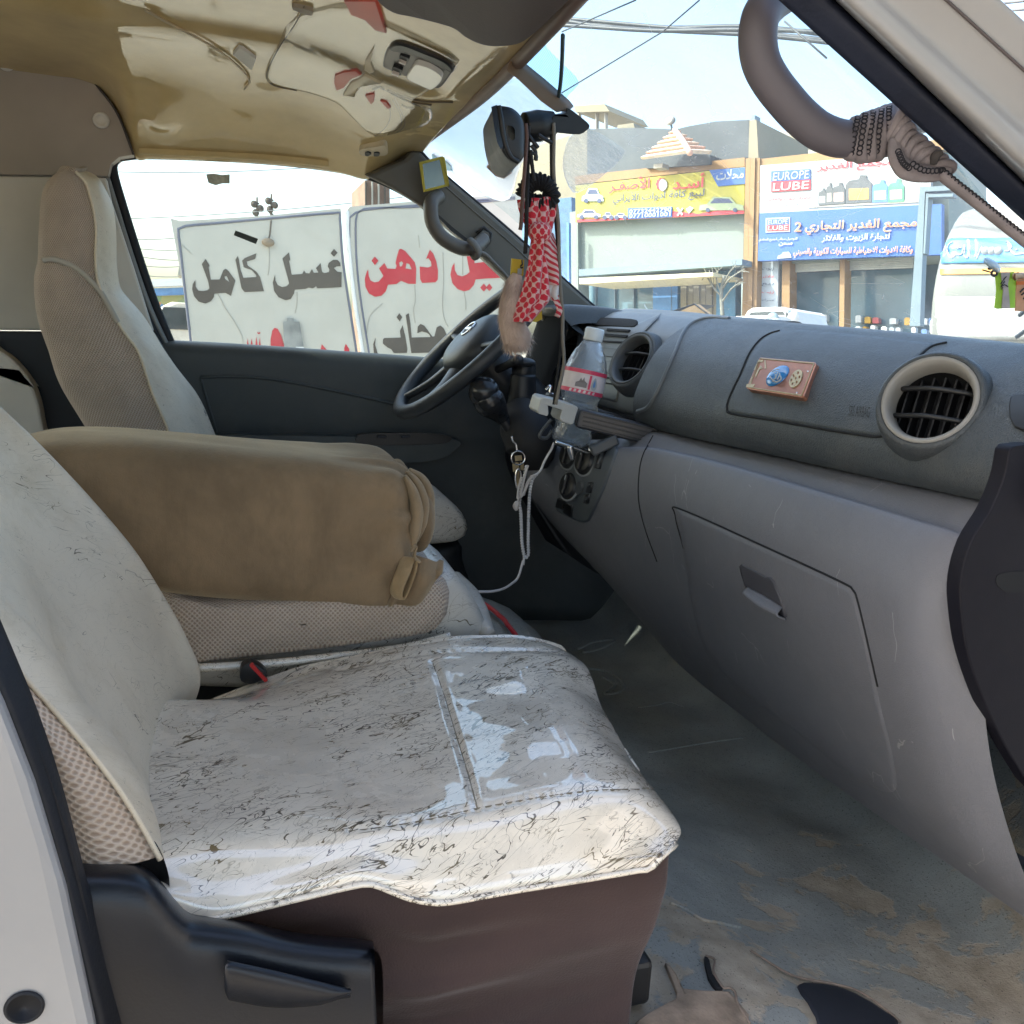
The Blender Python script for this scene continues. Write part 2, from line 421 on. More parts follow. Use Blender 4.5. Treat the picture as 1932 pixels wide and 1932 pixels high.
def box(c, s, ax=None):
    c = V3(c); h = V3(s) / 2; A = np.eye(3) if ax is None else np.array(ax, float)
    V = [c + A[0] * h[0] * i + A[1] * h[1] * j + A[2] * h[2] * k for i in (-1, 1) for j in (-1, 1) for k in (-1, 1)]
    return V, [(0, 1, 3, 2), (4, 6, 7, 5), (0, 4, 5, 1), (2, 3, 7, 6), (0, 2, 6, 4), (1, 5, 7, 3)]
def frame3(n, up=(0, 0, 1)):
    n = V3(n) / np.linalg.norm(n); u = np.cross(V3(up), n); u /= np.linalg.norm(u); return u, np.cross(n, u), n
def lathe(prof, c, axis, seg=32, up=(0, 0, 1), cap=True):
    """prof = (radius, height along axis)"""
    u, v, n = frame3(axis, up); c = V3(c); V = []
    for r, h in prof:
        for j in range(seg):
            a = 2 * math.pi * j / seg; V.append(c + n * h + r * (math.cos(a) * u + math.sin(a) * v))
    F = grid_faces(len(prof), seg, True)
    if cap:
        F.append(tuple(range(seg - 1, -1, -1))); F.append(tuple((len(prof) - 1) * seg + j for j in range(seg)))
    L = np.r_[0, np.cumsum([math.hypot(prof[i + 1][0] - prof[i][0], prof[i + 1][1] - prof[i][1]) for i in range(len(prof) - 1)])]
    uv = [(j / seg * 2 * math.pi * max(p[0] for p in prof), L[i]) for i in range(len(prof)) for j in range(seg)]
    return V, F, uv
def ellipsoid(c, r, ax=None, nu=16, nv=24, pw=1.0):
    A = np.eye(3) if ax is None else np.array(ax, float); c = V3(c); V = []
    sg = lambda x: math.copysign(abs(x) ** pw, x)
    for i in range(nu + 1):
        t = -math.pi / 2 + math.pi * i / nu
        for j in range(nv):
            a = 2 * math.pi * j / nv
            V.append(c + A[0] * r[0] * sg(math.cos(t)) * sg(math.cos(a)) + A[1] * r[1] * sg(math.cos(t)) * sg(math.sin(a)) + A[2] * r[2] * sg(math.sin(t)))
    return V, grid_faces(nu + 1, nv, True), [(j / nv * 2 * math.pi * r[0], i / nu * math.pi * r[2]) for i in range(nu + 1) for j in range(nv)]
def zfit(X, Y, poly):
    """height at which the point (X, Y, z) is seen on the line poly of the photograph"""
    px, py = zip(*poly); lo, hi = -1.6, 1.2
    for _ in range(40):
        z = (lo + hi) / 2; x, y = proj((X, Y, z))
        if y > np.interp(x, px, py): lo = z
        else: hi = z
    return (lo + hi) / 2
def lin(v, xs, ys): return float(np.interp(v, xs, ys))
def bvh(g): return BVHTree.FromPolygons([Vector(p) for p in g[0]], [tuple(q) for q in g[1]])
def cast(t, x, y, off=0.0):
    d = ray(x, y); h = t.ray_cast(Vector((0, 0, 0)), Vector(d / np.linalg.norm(d)))
    if h[0] is None: return None
    n = V3(h[1]); n = n if n.dot(d) < 0 else -n
    return V3(h[0]) + n * off
def castline(t, pts, off=0.0, n=None):
    P = crs(np.array(pts, float), n or len(pts) * 8)
    return [q for q in (cast(t, x, y, off) for x, y in P) if q is not None]
def patch(t, outline, off, skirt=.004, ns=None):
    """a lid lying on surface t: the closed pixel outline, filled with a fine grid and lifted by off, with turned-in edges"""
    O = np.array(outline, float); mn, mx = O.min(0), O.max(0)
    k = ns or 10
    loops = [O]
    c = O.mean(0); V = []; ids = []
    rings = [0, .03, .09, .2, .35, .5, .65, .8, .92]
    for q, s in enumerate(rings):
        for p in O:
            P = None
            for e in np.linspace(0, 1, 21):          # a corner past the edge of the surface slides back onto it
                s2 = s + (1 - s) * e; xy = p + (c - p) * s2; P = cast(t, xy[0], xy[1], off * (0.0 if q == 0 else 1.0) - (skirt if q == 0 else 0))
                if P is not None: break
            V.append(P)
    m = len(O); F = grid_faces(len(rings), m, True)
    P = cast(t, c[0], c[1], off); V.append(P); b = (len(rings) - 1) * m
    F += [(b + j, b + (j + 1) % m, len(V) - 1) for j in range(m)]
    uv = [(p[1], p[2]) for p in V]
    bm = bmesh.new(); vs = [bm.verts.new(tuple(p)) for p in V]
    for q in F: bm.faces.new([vs[i] for i in q])
    bmesh.ops.recalc_face_normals(bm, faces=bm.faces); bm.free()
    return V, F, uv

# Arabic presentation forms so that letters join, written right to left
AR = {'ا': 'FE8D FE8E', 'أ': 'FE83 FE84', 'ب': 'FE8F FE90 FE91 FE92', 'ة': 'FE93 FE94', 'ت': 'FE95 FE96 FE97 FE98', 'ج': 'FE9D FE9E FE9F FEA0',
      'ح': 'FEA1 FEA2 FEA3 FEA4', 'خ': 'FEA5 FEA6 FEA7 FEA8', 'د': 'FEA9 FEAA', 'ر': 'FEAD FEAE', 'ز': 'FEAF FEB0', 'س': 'FEB1 FEB2 FEB3 FEB4', 'ص': 'FEB9 FEBA FEBB FEBC',
      'ط': 'FEC1 FEC2 FEC3 FEC4', 'ع': 'FEC9 FECA FECB FECC', 'غ': 'FECD FECE FECF FED0', 'ف': 'FED1 FED2 FED3 FED4', 'ق': 'FED5 FED6 FED7 FED8', 'ك': 'FED9 FEDA FEDB FEDC',
      'ل': 'FEDD FEDE FEDF FEE0', 'م': 'FEE1 FEE2 FEE3 FEE4', 'ن': 'FEE5 FEE6 FEE7 FEE8', 'ه': 'FEE9 FEEA FEEB FEEC', 'و': 'FEED FEEE', 'ي': 'FEF1 FEF2 FEF3 FEF4', 'ئ': 'FE89 FE8A FE8B FE8C'}
AR = {k: [chr(int(h, 16)) for h in v.split()] for k, v in AR.items()}
def arabic(t):
    out = []; prev = False; i = 0
    while i < len(t):
        c = t[i]
        if c == 'ل' and i + 1 < len(t) and t[i + 1] in 'اأ':
            out.append(chr((0xFEFB if t[i + 1] == 'ا' else 0xFEF7) + (1 if prev else 0))); prev = False; i += 2; continue
        if c == 'ـ': out.append(c); prev = True; i += 1; continue
        if c not in AR: out.append(c); prev = False; i += 1; continue
        f = AR[c]; dual = len(f) == 4; nxt = i + 1 < len(t) and (t[i + 1] in AR or t[i + 1] == 'ـ')
        if dual and nxt: out.append(f[3] if prev else f[2])
        else: out.append(f[1] if prev else f[0])
        prev = dual and nxt; i += 1
    s = ''.join(reversed(out))
    import re
    return re.sub(r'[0-9]+', lambda m: m.group(0)[::-1], s)
def text_mesh(body, o, du, dv, w=None, h=None, bold=0.0, thick=0.0):
    """letters filling the box from o along du (w metres) and dv (h metres); du, dv unit vectors; lifted by thick towards the viewer"""
    c = bpy.data.curves.new('t', 'FONT'); c.body = body; c.resolution_u = 2; c.offset = bold
    ob = bpy.data.objects.new('t', c); C.objects.link(ob); bpy.context.view_layer.update()
    me = bpy.data.meshes.new_from_object(ob.evaluated_get(bpy.context.evaluated_depsgraph_get()))
    P = np.empty(len(me.vertices) * 3); me.vertices.foreach_get('co', P); P = P.reshape(-1, 3); F = [tuple(p.vertices) for p in me.polygons]
    bpy.data.objects.remove(ob); bpy.data.curves.remove(c); bpy.data.meshes.remove(me)
    mn, mx = P.min(0), P.max(0); sx = (w / (mx[0] - mn[0])) if w else None; sy = (h / (mx[1] - mn[1])) if h else None
    sx = sx or sy; sy = sy or sx; o, du, dv = V3(o), V3(du), V3(dv)
    return [o + du * (p[0] - mn[0]) * sx + dv * (p[1] - mn[1]) * sy for p in P], F
# crops of the photograph in which outlines were measured -> photograph pixels
def crop(x0, y0, k): return lambda u, v: (x0 + k * u, y0 + k * v)
A1 = crop(0, 0, .3418); A2 = crop(471.7, 0, .3418); A3 = crop(1037.7, 141.5, .24414); A4 = crop(1367.9, 0, .292)
A5 = crop(707.5, 518.9, .293); A6 = crop(1179.2, 518.9, .3896)
B1 = crop(0, 754.7, .4394); B2 = crop(0, 1271.7, .3418); B3 = crop(660.4, 1177.4, .3906); B4 = crop(1179.2, 1179.2, .3896); B5 = crop(801.9, 990.6, .293); B6 = crop(924.5, 169.8, .2638)
T1 = crop(339.6, 452.8, .166); T2 = crop(641.5, 443.4, .166); T3 = crop(1066, 301.9, .18555); T4 = crop(1415.1, 283, .1953); T5 = crop(1773.6, 396.2, .127)
T6 = crop(1386.8, 566, .1904); T7 = crop(1396.2, 660.4, .0879); T8 = crop(698.1, 56.6, .127)
def mp(cr_, pts): return [cr_(*p) for p in pts]

# ================================================================== OUTSIDE
GZ = -1.65
def gmesh():
    S = []
    xs = [-600, -120, -40, -15, -6, -2, 0, 2, 5, 10, 18, 30, 60, 150, 600]
    ctrl = [[(x, y, GZ) for x in xs] for y in xs]
    v = [p for r in ctrl for p in r]; return v, grid_faces(len(xs), len(xs)), [(p[0], p[1]) for p in v]
b = NB('ground_sand'); v_ = b.coord()
n1 = b.noise(v_, .35, 8, .65); n2 = b.noise(v_, 30, 4, .7)
gc = b.ramp(n1.outputs[0], [(.3, (.29, .265, .22)), (.7, (.43, .395, .345))])
gc = b.mix(b.math('MULTIPLY', n2.outputs[0], .35), gc, (.22, .19, .15))
b.bsdf(gc, .95, b.bump(n2.outputs[0], .5, .02)); M_ground = b.m
tag(obj('ground', gmesh(), M_ground, smooth=False), 'dusty pale ground of the yard and street around the parked van', kind='structure')

M_cream = m_plain('cream_board', (.52, .50, .44), .6, .07, 3, .1, 60)
M_white = m_plain('white_paint', (.78, .77, .75), .35, .04, 2)
M_red = m_plain('red_letter', (.50, .03, .045), .5, .08, 8)
M_greyl = m_plain('grey_letter', (.075, .062, .05), .6, .1, 6)
M_stripe = m_plain('blue_grey_line', (.13, .14, .19), .5, .1)
M_black = m_plain('black_plastic', (.012, .013, .015), .42, .2, 20)
M_metal = m_plain('bare_metal', (.55, .55, .54), .3, .1, 20, metal=1)
M_chrome = m_plain('chrome', (.7, .7, .7), .12, .05, 20, metal=1)

# ---- the two painted wash-bay boards seen through the driver's window, leaning a little
SY = 7.0
S = lambda p, dy=0.0: pY(p[0], p[1], SY + dy)
def sheet(name, loops, mat, par, dy, th=.004, **kw):
    L = [[S(p, dy) for p in l] for l in loops]
    return obj(name, prism(L, (0, th, 0)), mat, par, smooth=False, **kw)
bd1 = thing('sign_board', 'white wash-bay board with large grey Arabic lettering, left of the two boards', 'sign board', S((500, 700)))
bd2 = thing('sign_board', 'white oil-change board with red Arabic lettering on top, right of the two boards', 'sign board', S((800, 700)))
out1 = [(322, 412), (340, 417), (500, 407), (643, 393), (648, 500), (678, 690), (690, 800), (388, 800), (360, 620)]
out2 = [(655, 396), (660, 390), (780, 380), (960, 366), (985, 364), (985, 800), (710, 800), (692, 690), (668, 540)]
sheet('panel', [out1], M_cream, bd1, 0, .06); sheet('panel', [out2], M_cream, bd2, 0, .06)
def strokeline(name, pts, par, mat, r, dy=-.004, n=None):
    return obj(name, tube([S(p, dy) for p in pts], r, 6, n or len(pts) * 6, squash=.35), mat, par)
strokeline('border_line', [(380, 800), (357, 620), (340, 470), (336, 437), (347, 427), (420, 420), (520, 411), (632, 402), (641, 410), (648, 500), (672, 660), (690, 790)], bd1, M_stripe, .009)
strokeline('border_line', [(705, 790), (690, 700), (668, 560), (656, 440), (656, 402), (646, 396)], bd2, M_white, .016)
for dx in (0, 12):
    strokeline('border_line', [(704 + dx, 790), (688 + dx, 690), (664 + dx, 530), (659 + dx, 420), (668 + dx, 404 - dx * .5), (690 + dx, 396 - dx * .3), (800, 386 + dx * .3), (972, 372 + dx * .3)], bd2, M_stripe, .007)
kaml = [(290, 215), (340, 295), (325, 300), (350, 450), (450, 448), (495, 340), (520, 328), (550, 350), (630, 460), (580, 635), (515, 600), (390, 610), (385, 650), (350, 695), (290, 722), (210, 700), (160, 640), (138, 560), (145, 500), (175, 455), (178, 530), (210, 575), (265, 580), (310, 570), (335, 550), (320, 470), (248, 275)]
kh = [(505, 415), (530, 408), (562, 478), (515, 445)]
kaf = [(870, 150), (855, 215), (760, 245), (770, 290), (870, 360), (910, 420), (955, 582), (735, 592), (700, 550), (630, 225), (655, 182), (668, 215), (690, 340), (720, 430), (868, 420), (865, 400), (820, 345), (725, 310), (706, 235), (735, 205)]
ghs = [(1238, 140), (1255, 230), (1240, 235), (1270, 395), (1390, 385), (1410, 345), (1430, 375), (1470, 380), (1500, 330), (1520, 372), (1575, 370), (1545, 320), (1598, 263), (1615, 360), (1640, 375), (1690, 365), (1700, 340), (1680, 300), (1690, 260), (1740, 225), (1790, 225), (1822, 260), (1825, 298), (1780, 300), (1750, 320), (1790, 360), (1838, 365), (1836, 535), (1560, 550), (1550, 525), (1510, 550), (1460, 540), (1430, 555), (1305, 565), (1295, 610), (1260, 670), (1200, 685), (1120, 650), (1070, 580), (1055, 480), (1080, 395), (1085, 460), (1110, 510), (1160, 535), (1210, 525), (1240, 495), (1230, 450), (1165, 210)]
dot = [(1750, 100), (1792, 145), (1750, 190), (1712, 150)]
for nm, L in (('letter', [mp(T1, kaml), mp(T1, kh)]), ('letter', [mp(T1, kaf)]), ('letter', [mp(T1, ghs)]), ('letter_dot', [mp(T1, dot)])):
    sheet(nm, L, M_greyl, bd1, -.004, .004)
arc = [(1030, 1210), (1030, 1130), (1050, 1030), (1075, 998), (1110, 1010), (1150, 1080), (1190, 1220), (1210, 1400), (1020, 1400)]
sheet('letter', [mp(T1, arc)], M_red, bd1, -.004, .004)
for L in ([(760, 1200), (770, 1120), (780, 1200), (770, 1400)], [(800, 1205), (815, 1120), (828, 1205), (815, 1400)], [(855, 1210), (868, 1100), (885, 1210), (870, 1400)], [(895, 1210), (908, 1105), (918, 1210), (905, 1400)], [(875, 1045), (895, 1055), (915, 1045), (905, 1068), (885, 1068)], [(1590, 1400), (1595, 1260), (1612, 1185), (1675, 1255), (1690, 1400)], [(1865, 1400), (1868, 1225), (1885, 1180), (1925, 1240), (1930, 1400)]):
    sheet('letter', [mp(T1, L)], M_red, bd1, -.004, .004)
nun = [(320, 390), (326, 460), (345, 515), (390, 538), (440, 530), (495, 465), (445, 380), (505, 318), (538, 380), (632, 385), (645, 350), (632, 320), (648, 245), (672, 165), (692, 155), (740, 180), (800, 250), (850, 310), (866, 380), (862, 555), (780, 555), (695, 520), (640, 557), (545, 565), (520, 640), (470, 690), (400, 702), (330, 665), (290, 590), (283, 500), (300, 430)]
sheet('letter', [mp(T2, nun), mp(T2, [(672, 315), (700, 297), (720, 318), (705, 352), (682, 360)]), mp(T2, [(755, 320), (790, 330), (816, 390), (745, 380)])], M_red, bd2, -.004, .004)
for L in ([(395, 245), (437, 290), (398, 342), (360, 290)], [(1022, 168), (1060, 210), (1095, 300), (1114, 400), (1112, 505), (1085, 537), (935, 544), (913, 505), (907, 358), (1000, 370), (1042, 352), (1035, 300), (1005, 262), (980, 272)],
          [(1300, 318), (1305, 400), (1335, 455), (1390, 470), (1440, 450), (1475, 420), (1440, 230), (1425, 100), (1515, 100), (1530, 260), (1528, 320), (1650, 305), (1700, 330), (1760, 300), (1900, 310), (1900, 480), (1755, 490), (1640, 495), (1542, 505), (1520, 570), (1470, 625), (1410, 640), (1340, 615), (1280, 550), (1256, 450), (1275, 360)],
          [(1635, 552), (1674, 600), (1635, 642), (1595, 598)], [(1698, 552), (1732, 598), (1698, 637), (1662, 595)]):
    sheet('letter', [mp(T2, L)], M_red, bd2, -.004, .004)
for L in ([(675, 888), (707, 935), (680, 982), (643, 935)], [(782, 888), (800, 1000), (815, 1165), (1030, 1160), (1015, 1130), (985, 1110), (930, 1095), (880, 1115), (885, 1040), (915, 1010), (960, 1030), (1050, 1155), (1075, 1150), (1100, 1050), (1140, 1028), (1180, 1060), (1240, 1190), (1280, 1190), (1280, 1330), (812, 1342), (748, 910)],
          [(712, 1025), (745, 1160), (767, 1300), (760, 1340), (612, 1342), (585, 1300), (545, 1280), (488, 1235), (490, 1185), (505, 1170), (692, 1165), (682, 1090)], [(405, 1165), (400, 1250), (430, 1350), (520, 1420), (480, 1470), (420, 1430), (385, 1340), (378, 1240)]):
    sheet('letter', [mp(T2, L)], M_greyl, bd2, -.004, .004)
for L in ([(950, 640), (900, 560), (760, 20)], ): pass
M_crack = m_plain('grime_run', (.36, .34, .30), .8, .1)
for cr_, L in ((T1, [(430, 610), (520, 780), (620, 930), (700, 1080), (720, 1200)]), (T1, [(1012, 60), (1015, 260), (1000, 400)]), (T1, [(1330, 590), (1328, 720), (1310, 830)]), (T1, [(20, 50), (130, 160)])):
    strokeline('grime_run', mp(cr_, L), bd1, M_crack, .0035, -.002)
for L in ([(850, 570), (855, 750), (835, 850), (855, 1000)], [(1170, 200), (1178, 500), (1165, 800), (1190, 960), (1230, 1040)], [(1395, 100), (1395, 450)], [(1410, 645), (1430, 760), (1430, 850)], [(480, 780), (340, 920), (300, 1140)], [(890, 0), (905, 140)]):
    strokeline('grime_run', mp(T2, L), bd2, M_crack, .003, -.002)
M_patch = m_plain('grey_patch', (.26, .27, .26), .4, .5, 5)
pl = sheet('steel_patch', [mp(T1, [(1170, 932), (1212, 922), (1215, 890), (1240, 883), (1290, 890), (1292, 925), (1358, 928), (1420, 1290), (1190, 1290)])], M_patch, bd1, -.02, .02)  # flat grey plate laid on the board
sheet('patch_sill', [mp(T1, [(1320, 1215), (1405, 1215), (1410, 1240), (1322, 1240)])], M_white, bd1, -.035, .03)
# rust stain, built as a small tan lump, and a wire on the first board
strokeline('lamp_wire', mp(A1, [(1497, 1215), (1490, 1290), (1480, 1330)]), bd1, M_greyl, .006, -.02)
obj('lamp', ellipsoid(S(A1(1480, 1338), -.02), (.045, .02, .03)), m_plain('tan_lamp', (.24, .18, .12)), bd1)  # lump standing for the stain, not a light fitting

# ---- far things on the driver's side
def far(x, y, Y): return pY(x, y, Y)
def quad_block(name, pxs, Y, depth, mat, par=None, **kw):
    return obj(name, prism([pY(x, y, Y) for x, y in pxs], (0, depth, 0)), mat, par, smooth=False, **kw)
M_brown = m_plain('brown_render', (.20, .13, .10), .8, .3, 1.2)
M_conc = m_plain('pale_concrete', (.36, .34, .30), .85, .12, .8)
bb = thing('building', 'narrow brown rendered tower standing behind the painted boards', 'building', pY(715, 700, 30))
quad_block('wall', [(689, 340), (735, 338), (742, 900), (690, 900)], 30, 3, M_brown, bb)
for i in range(4): quad_block('corner_strip', [(689 + i * 12, 342), (692 + i * 12, 342), (694 + i * 12, 900), (690 + i * 12, 900)], 29.9, .09, M_conc if i % 3 else M_greyl, bb)
for cx, hgt, lab in ((485, 372, 'short lattice antenna mast with hung dishes, left of the pair beyond the board'), (512, 366, 'thin lattice antenna mast, right of the pair beyond the board')):
    t = thing('antenna_mast', lab, 'mast', pY(cx, 500, 60))
    gs = [tube([pY(cx - 3 + 6 * k, 500, 60), pY(cx, hgt, 60)], .06, 5, 4, smooth=False) for k in (0, 1)]
    gs += [tube([pY(cx - 4, y, 60), pY(cx + 4, y + 5, 60)], .05, 5, 3, smooth=False) for y in range(int(hgt) + 8, 405, 9)]
    obj('pole', join(*gs), M_greyl, t)
    for k in range(3):
        c = pY(cx + (-7, 5, -4)[k], hgt + 14 + 8 * k, 59.8); obj('dish', lathe([(.02, 0), (.16, .05), (.22, .14)], c, (0.3, -1, .1), 14), M_greyl, t)
for i, (a, b_, sag) in enumerate((((150, 322), (760, 300), 12), ((150, 415), (760, 372), 8), ((190, 448), (360, 446), 5), ((190, 455), (360, 470), 8), ((190, 462), (362, 490), 10), ((190, 480), (362, 500), 12), ((190, 500), (362, 520), 10))):
    pts = [(a[0] + (b_[0] - a[0]) * t, a[1] + (b_[1] - a[1]) * t + sag * 4 * t * (1 - t)) for t in np.linspace(0, 1, 7)]
    tag(obj('power_line', tube([pY(x, y, 40 + i) for x, y in pts], .018, 5, 24), m_plain('wire_grey', (.2, .2, .2)) if i == 0 else bpy.data.materials['wire_grey']),
        ('%s of two grey overhead wires crossing the sky over the painted boards' % ('upper', 'lower')[i] if i < 2 else '%s of the slack wires beside the left edge of the painted board' % ('topmost', 'second from the top', 'middle', 'fourth from the top', 'lowest')[i - 2]), 'power line', 'overhead wires' if i < 2 else 'slack wires by the board')
# parked vehicle and shop front showing between window post and board
fb = thing('shop', 'low shop with a patterned blue and orange fascia left of the painted board', 'building', pY(330, 600, 26))
b = NB('painted_fascia'); vv = b.voro(b.coord(), 3.5); 
b.bsdf(b.ramp(vv.outputs[1], [(.2, (.10, .22, .42)), (.45, (.45, .36, .12)), (.6, (.20, .30, .16)), (.8, (.5, .25, .12))]), .6); M_fascia = b.m
quad_block('wall', [(260, 585), (375, 590), (375, 720), (260, 720)], 26, 3, M_conc, fb)
quad_block('fascia', [(262, 560), (374, 556), (374, 596), (262, 600)], 25.8, .2, M_fascia, fb)
quad_block('fascia_band', [(262, 545), (374, 541), (374, 555), (262, 559)], 25.7, .3, m_plain('fascia_blue', (.12, .26, .5)), fb)
quad_block('eave', [(262, 528), (374, 524), (374, 538), (262, 542)], 25.6, .5, M_white, fb)
quad_block('upper_wall', [(335, 520), (376, 518), (376, 500), (338, 502)], 27, 2, M_conc, fb)
def far_car(name, lab, Y, px, py, w, h, col, flip=1, group=None):
    """side-on small car seen far off: body, cabin glass, two wheels"""
    o = pY(px, py, Y); k = Y / FP; t = thing(name, lab, 'car', o, group)
    s = w * k; hh = h * k
    side = [(-.5, .18), (-.49, .42), (-.36, .52), (-.24, .56), (-.12, .92), (-.02, 1.0), (.24, 1.0), (.36, .62), (.48, .52), (.5, .2)]
    P = [o + np.array([flip * x * s, 0, z * hh]) for x, z in side]
    obj('body', prism(P, (0, 1.6, 0)), col, t, smooth=False, bevel=.05)
    G = [o + np.array([flip * x * s, -.02, z * hh]) for x, z in ((-.19, .6), (-.09, .92), (.22, .93), (.31, .62))]
    obj('window', prism(G, (0, .03, 0)), M_carglass, t, smooth=False)
    for x in (-.3, .3):
        obj('wheel', lathe([(.02, -.03), (.09 * s, -.03), (.1 * s, .05), (.1 * s, .2)], o + np.array([flip * x * s, -.02, .16 * hh]), (0, 1, 0), 18), M_black, t)
    return t
M_carglass = m_plain('dark_car_glass', (.05, .06, .065), .1, .2)
far_car('parked_car', 'cream parked car with rounded roof between the window post and the painted board', 14, 330, 700, 190, 118, m_plain('cream_paint', (.62, .56, .48), .3), 1)

# ---- the shop front across the yard, seen through the windscreen
def hz(x): return 613 + .061 * (x - 405)
def fpt(x, D):
    d = ray(x, hz(x)) / FP; return d * D
fA, fB = fpt(1090, 25.0), fpt(1405, 21.8)
fd = fB - fA; fd[2] = 0; fd /= np.linalg.norm(fd); fn = np.array([fd[1], -fd[0], 0.0])
if fn.dot(fA) > 0: fn = -fn
def PF(x, y, off=0.0):
    q = fA + fn * off; d = ray(x, y); return d * (q.dot(fn) / d.dot(fn))
UPV = np.array([0, 0, 1.0])
def wall(name, pxs, off, depth, mat, par, **kw):
    """block with its front face 'off' in front of the wall plane"""
    return obj(name, prism([PF(x, y, off) for x, y in pxs], -fn * depth, ), mat, par, smooth=False, **kw)
def on_wall(tx, x0, y0, x1, off, par, mat, w=None, hpx=None, bold=0.0, name='lettering'):
    """text from pixel (x0,y0) lower left along the wall to pixel x1"""
    o = PF(x0, y0, off); e = PF(x1, y0 - .05 * (x1 - x0), off); ww = abs((e - o).dot(fd))
    h = None
    if hpx: h = abs((PF(x0, y0 - hpx, off) - o)[2])
    return obj(name, text_mesh(tx, o, fd, UPV, ww, h, bold), mat, par, smooth=False)
M_tan = m_plain('tan_cladding', (.30, .18, .08), .6, .08, 1.5)
M_pale = m_plain('pale_green_panel', (.22, .26, .23), .6, .04, .6)
M_beige = m_plain('beige_render', (.27, .24, .17), .85, .12, .7)
M_slate = m_plain('dark_roof_sheet', (.085, .10, .11), .7, .25, .9)
M_yel = m_plain('yellow_print', (.40, .36, .05), .5, .06, .9)
M_blue = m_plain('blue_print', (.05, .13, .38), .5, .1, .7)
M_bluel = m_plain('light_blue_print', (.10, .26, .55), .5, .1)
M_signw = m_plain('white_print', (.38, .41, .42), .5, .03)
M_redp = m_plain('red_print', (.60, .05, .07), .5, .05)
M_navy = m_plain('navy_print', (.05, .07, .14), .5)
M_steel = m_plain('blue_grey_steel', (.16, .22, .26), .5, .15, 1)
M_shopglass = m_plain('shop_glass', (.10, .18, .23), .12, .35, .7)
M_shutter = m_plain('shutter', (.50, .52, .49), .6, .1)

sh = thing('shop_building', 'yellow-signed spare parts shop with dark roof, left of the tan pillar', 'building', PF(1240, 640))
wall('upper_wall', [(1088, 418), (1404, 400), (1402, 497), (1088, 513)], 0, 3, M_pale, sh)
wall('tan_beam', [(1085, 332), (1405, 297), (1405, 314), (1085, 348)], .12, .5, M_tan, sh)
wall('canopy', [(1092, 508), (1400, 489), (1400, 500), (1092, 521)], .9, .9, M_steel, sh)  # awning in shadow, the shade put into its blue-grey colour
wall('canopy_sunlit_edge', [(1093, 525), (1345, 514), (1345, 521), (1093, 536)], 1.6, 1.6, m_plain('canopy_sunlit_cream', (.75, .66, .42), .5, .1), sh)  # sunlight on the awning, painted as a cream strip
wall('shop_window', [(1090, 538), (1285, 528), (1285, 720), (1090, 720)], -.6, .2, M_shopglass, sh)
for i, x in enumerate(range(1284, 1345, 12)):
    wall('curtain_strip', [(x, 528), (x + 11, 527), (x + 11, 720), (x, 720)], -.35 - .05 * (i % 2), .1, M_beige, sh)
wall('blue_post', [(1352, 512), (1388, 508), (1386, 720), (1350, 720)], .2, .3, m_plain('blue_post_paint', (.06, .17, .28), .5, .2), sh)
wall('grey_post', [(1075, 400), (1090, 398), (1092, 700), (1077, 700)], .15, .5, M_pale, sh)
wall('blue_pipe', [(1069, 420), (1073, 420), (1075, 700), (1071, 700)], .5, .1, M_bluel, sh)
for i in range(5): 
    wall('window_post', [(1122 + 36 * i, 537 - 1.6 * i), (1124 + 36 * i, 537 - 1.6 * i), (1124 + 36 * i, 720), (1122 + 36 * i, 720)], -.5, .1, M_steel, sh)
wall('notice', [(1232, 540), (1278, 536), (1278, 585), (1232, 588)], -.5, .05, M_bluel, sh)
# roof: two slopes and the little tiled gable
def roofpts(pxs, off): return [PF(x, y, off) for x, y in pxs]
wall('roof', [(1108, 244), (1190, 241), (1275, 244), (1300, 238), (1350, 229), (1413, 226), (1413, 297), (1250, 316), (1108, 330)], -.6, 3, M_slate, sh)
wall('parapet_pier', [(1414, 227), (1427, 226), (1431, 298), (1412, 299)], -.3, 3, M_beige, sh)
wall('finial', [(1418, 217), (1424, 217), (1424, 227), (1418, 227)], -.5, .3, M_steel, sh)
apex = PF(1273, 246, .5)
TR = [m_plain('roof_tile_a', (.66, .40, .30), .7, .15, 5), m_plain('roof_tile_b', (.72, .58, .46), .7, .15, 5)]
LL, MM, RR = PF(1209, 302, .6), PF(1302, 289, 1.6), PF(1343, 291, .4)
def lerp(a, b_, t): return a * (1 - t) + b_ * t
for (P0, P1, nb) in ((LL, MM, 6), (MM, RR, 6)):
    for k in range(nb):
        t0, t1 = k / nb, (k + 1) / nb - .03
        q = [lerp(apex, P0, t0 + .01), lerp(apex, P1, t0 + .01), lerp(apex, P1, t1), lerp(apex, P0, t1)]
        n_ = np.cross(P0 - apex, P1 - apex); n_ /= np.linalg.norm(n_)
        if n_.dot(apex) > 0: n_ = -n_
        q = [p + n_ * (.02 + .05 * (i > 1)) for i, p in enumerate(q)]
        obj('tile_course', prism(q, -n_ * .09), TR[k % 2], sh, smooth=False)
obj('ridge_tile', tube([apex, lerp(apex, MM, .5) + (0, 0, .03), MM], .07, 8, 10), TR[0], sh)
wall('gable_wall', [(1220, 300), (1302, 291), (1340, 292), (1340, 310), (1220, 318)], .2, .8, M_slate, sh)
obj('dish', lathe([(.02, 0), (.09, .03), (.13, .08)], PF(1266, 232, .3), fn + np.array([.4, 0, .3]), 18), M_conc, sh)
obj('dish_pole', tube([PF(1268, 246, .3), PF(1266, 233, .3)], .03, 6, 3, smooth=False), M_steel, sh)
wall('floodlight', [(1233, 310), (1250, 308), (1250, 316), (1233, 318)], .6, .3, M_conc, sh)
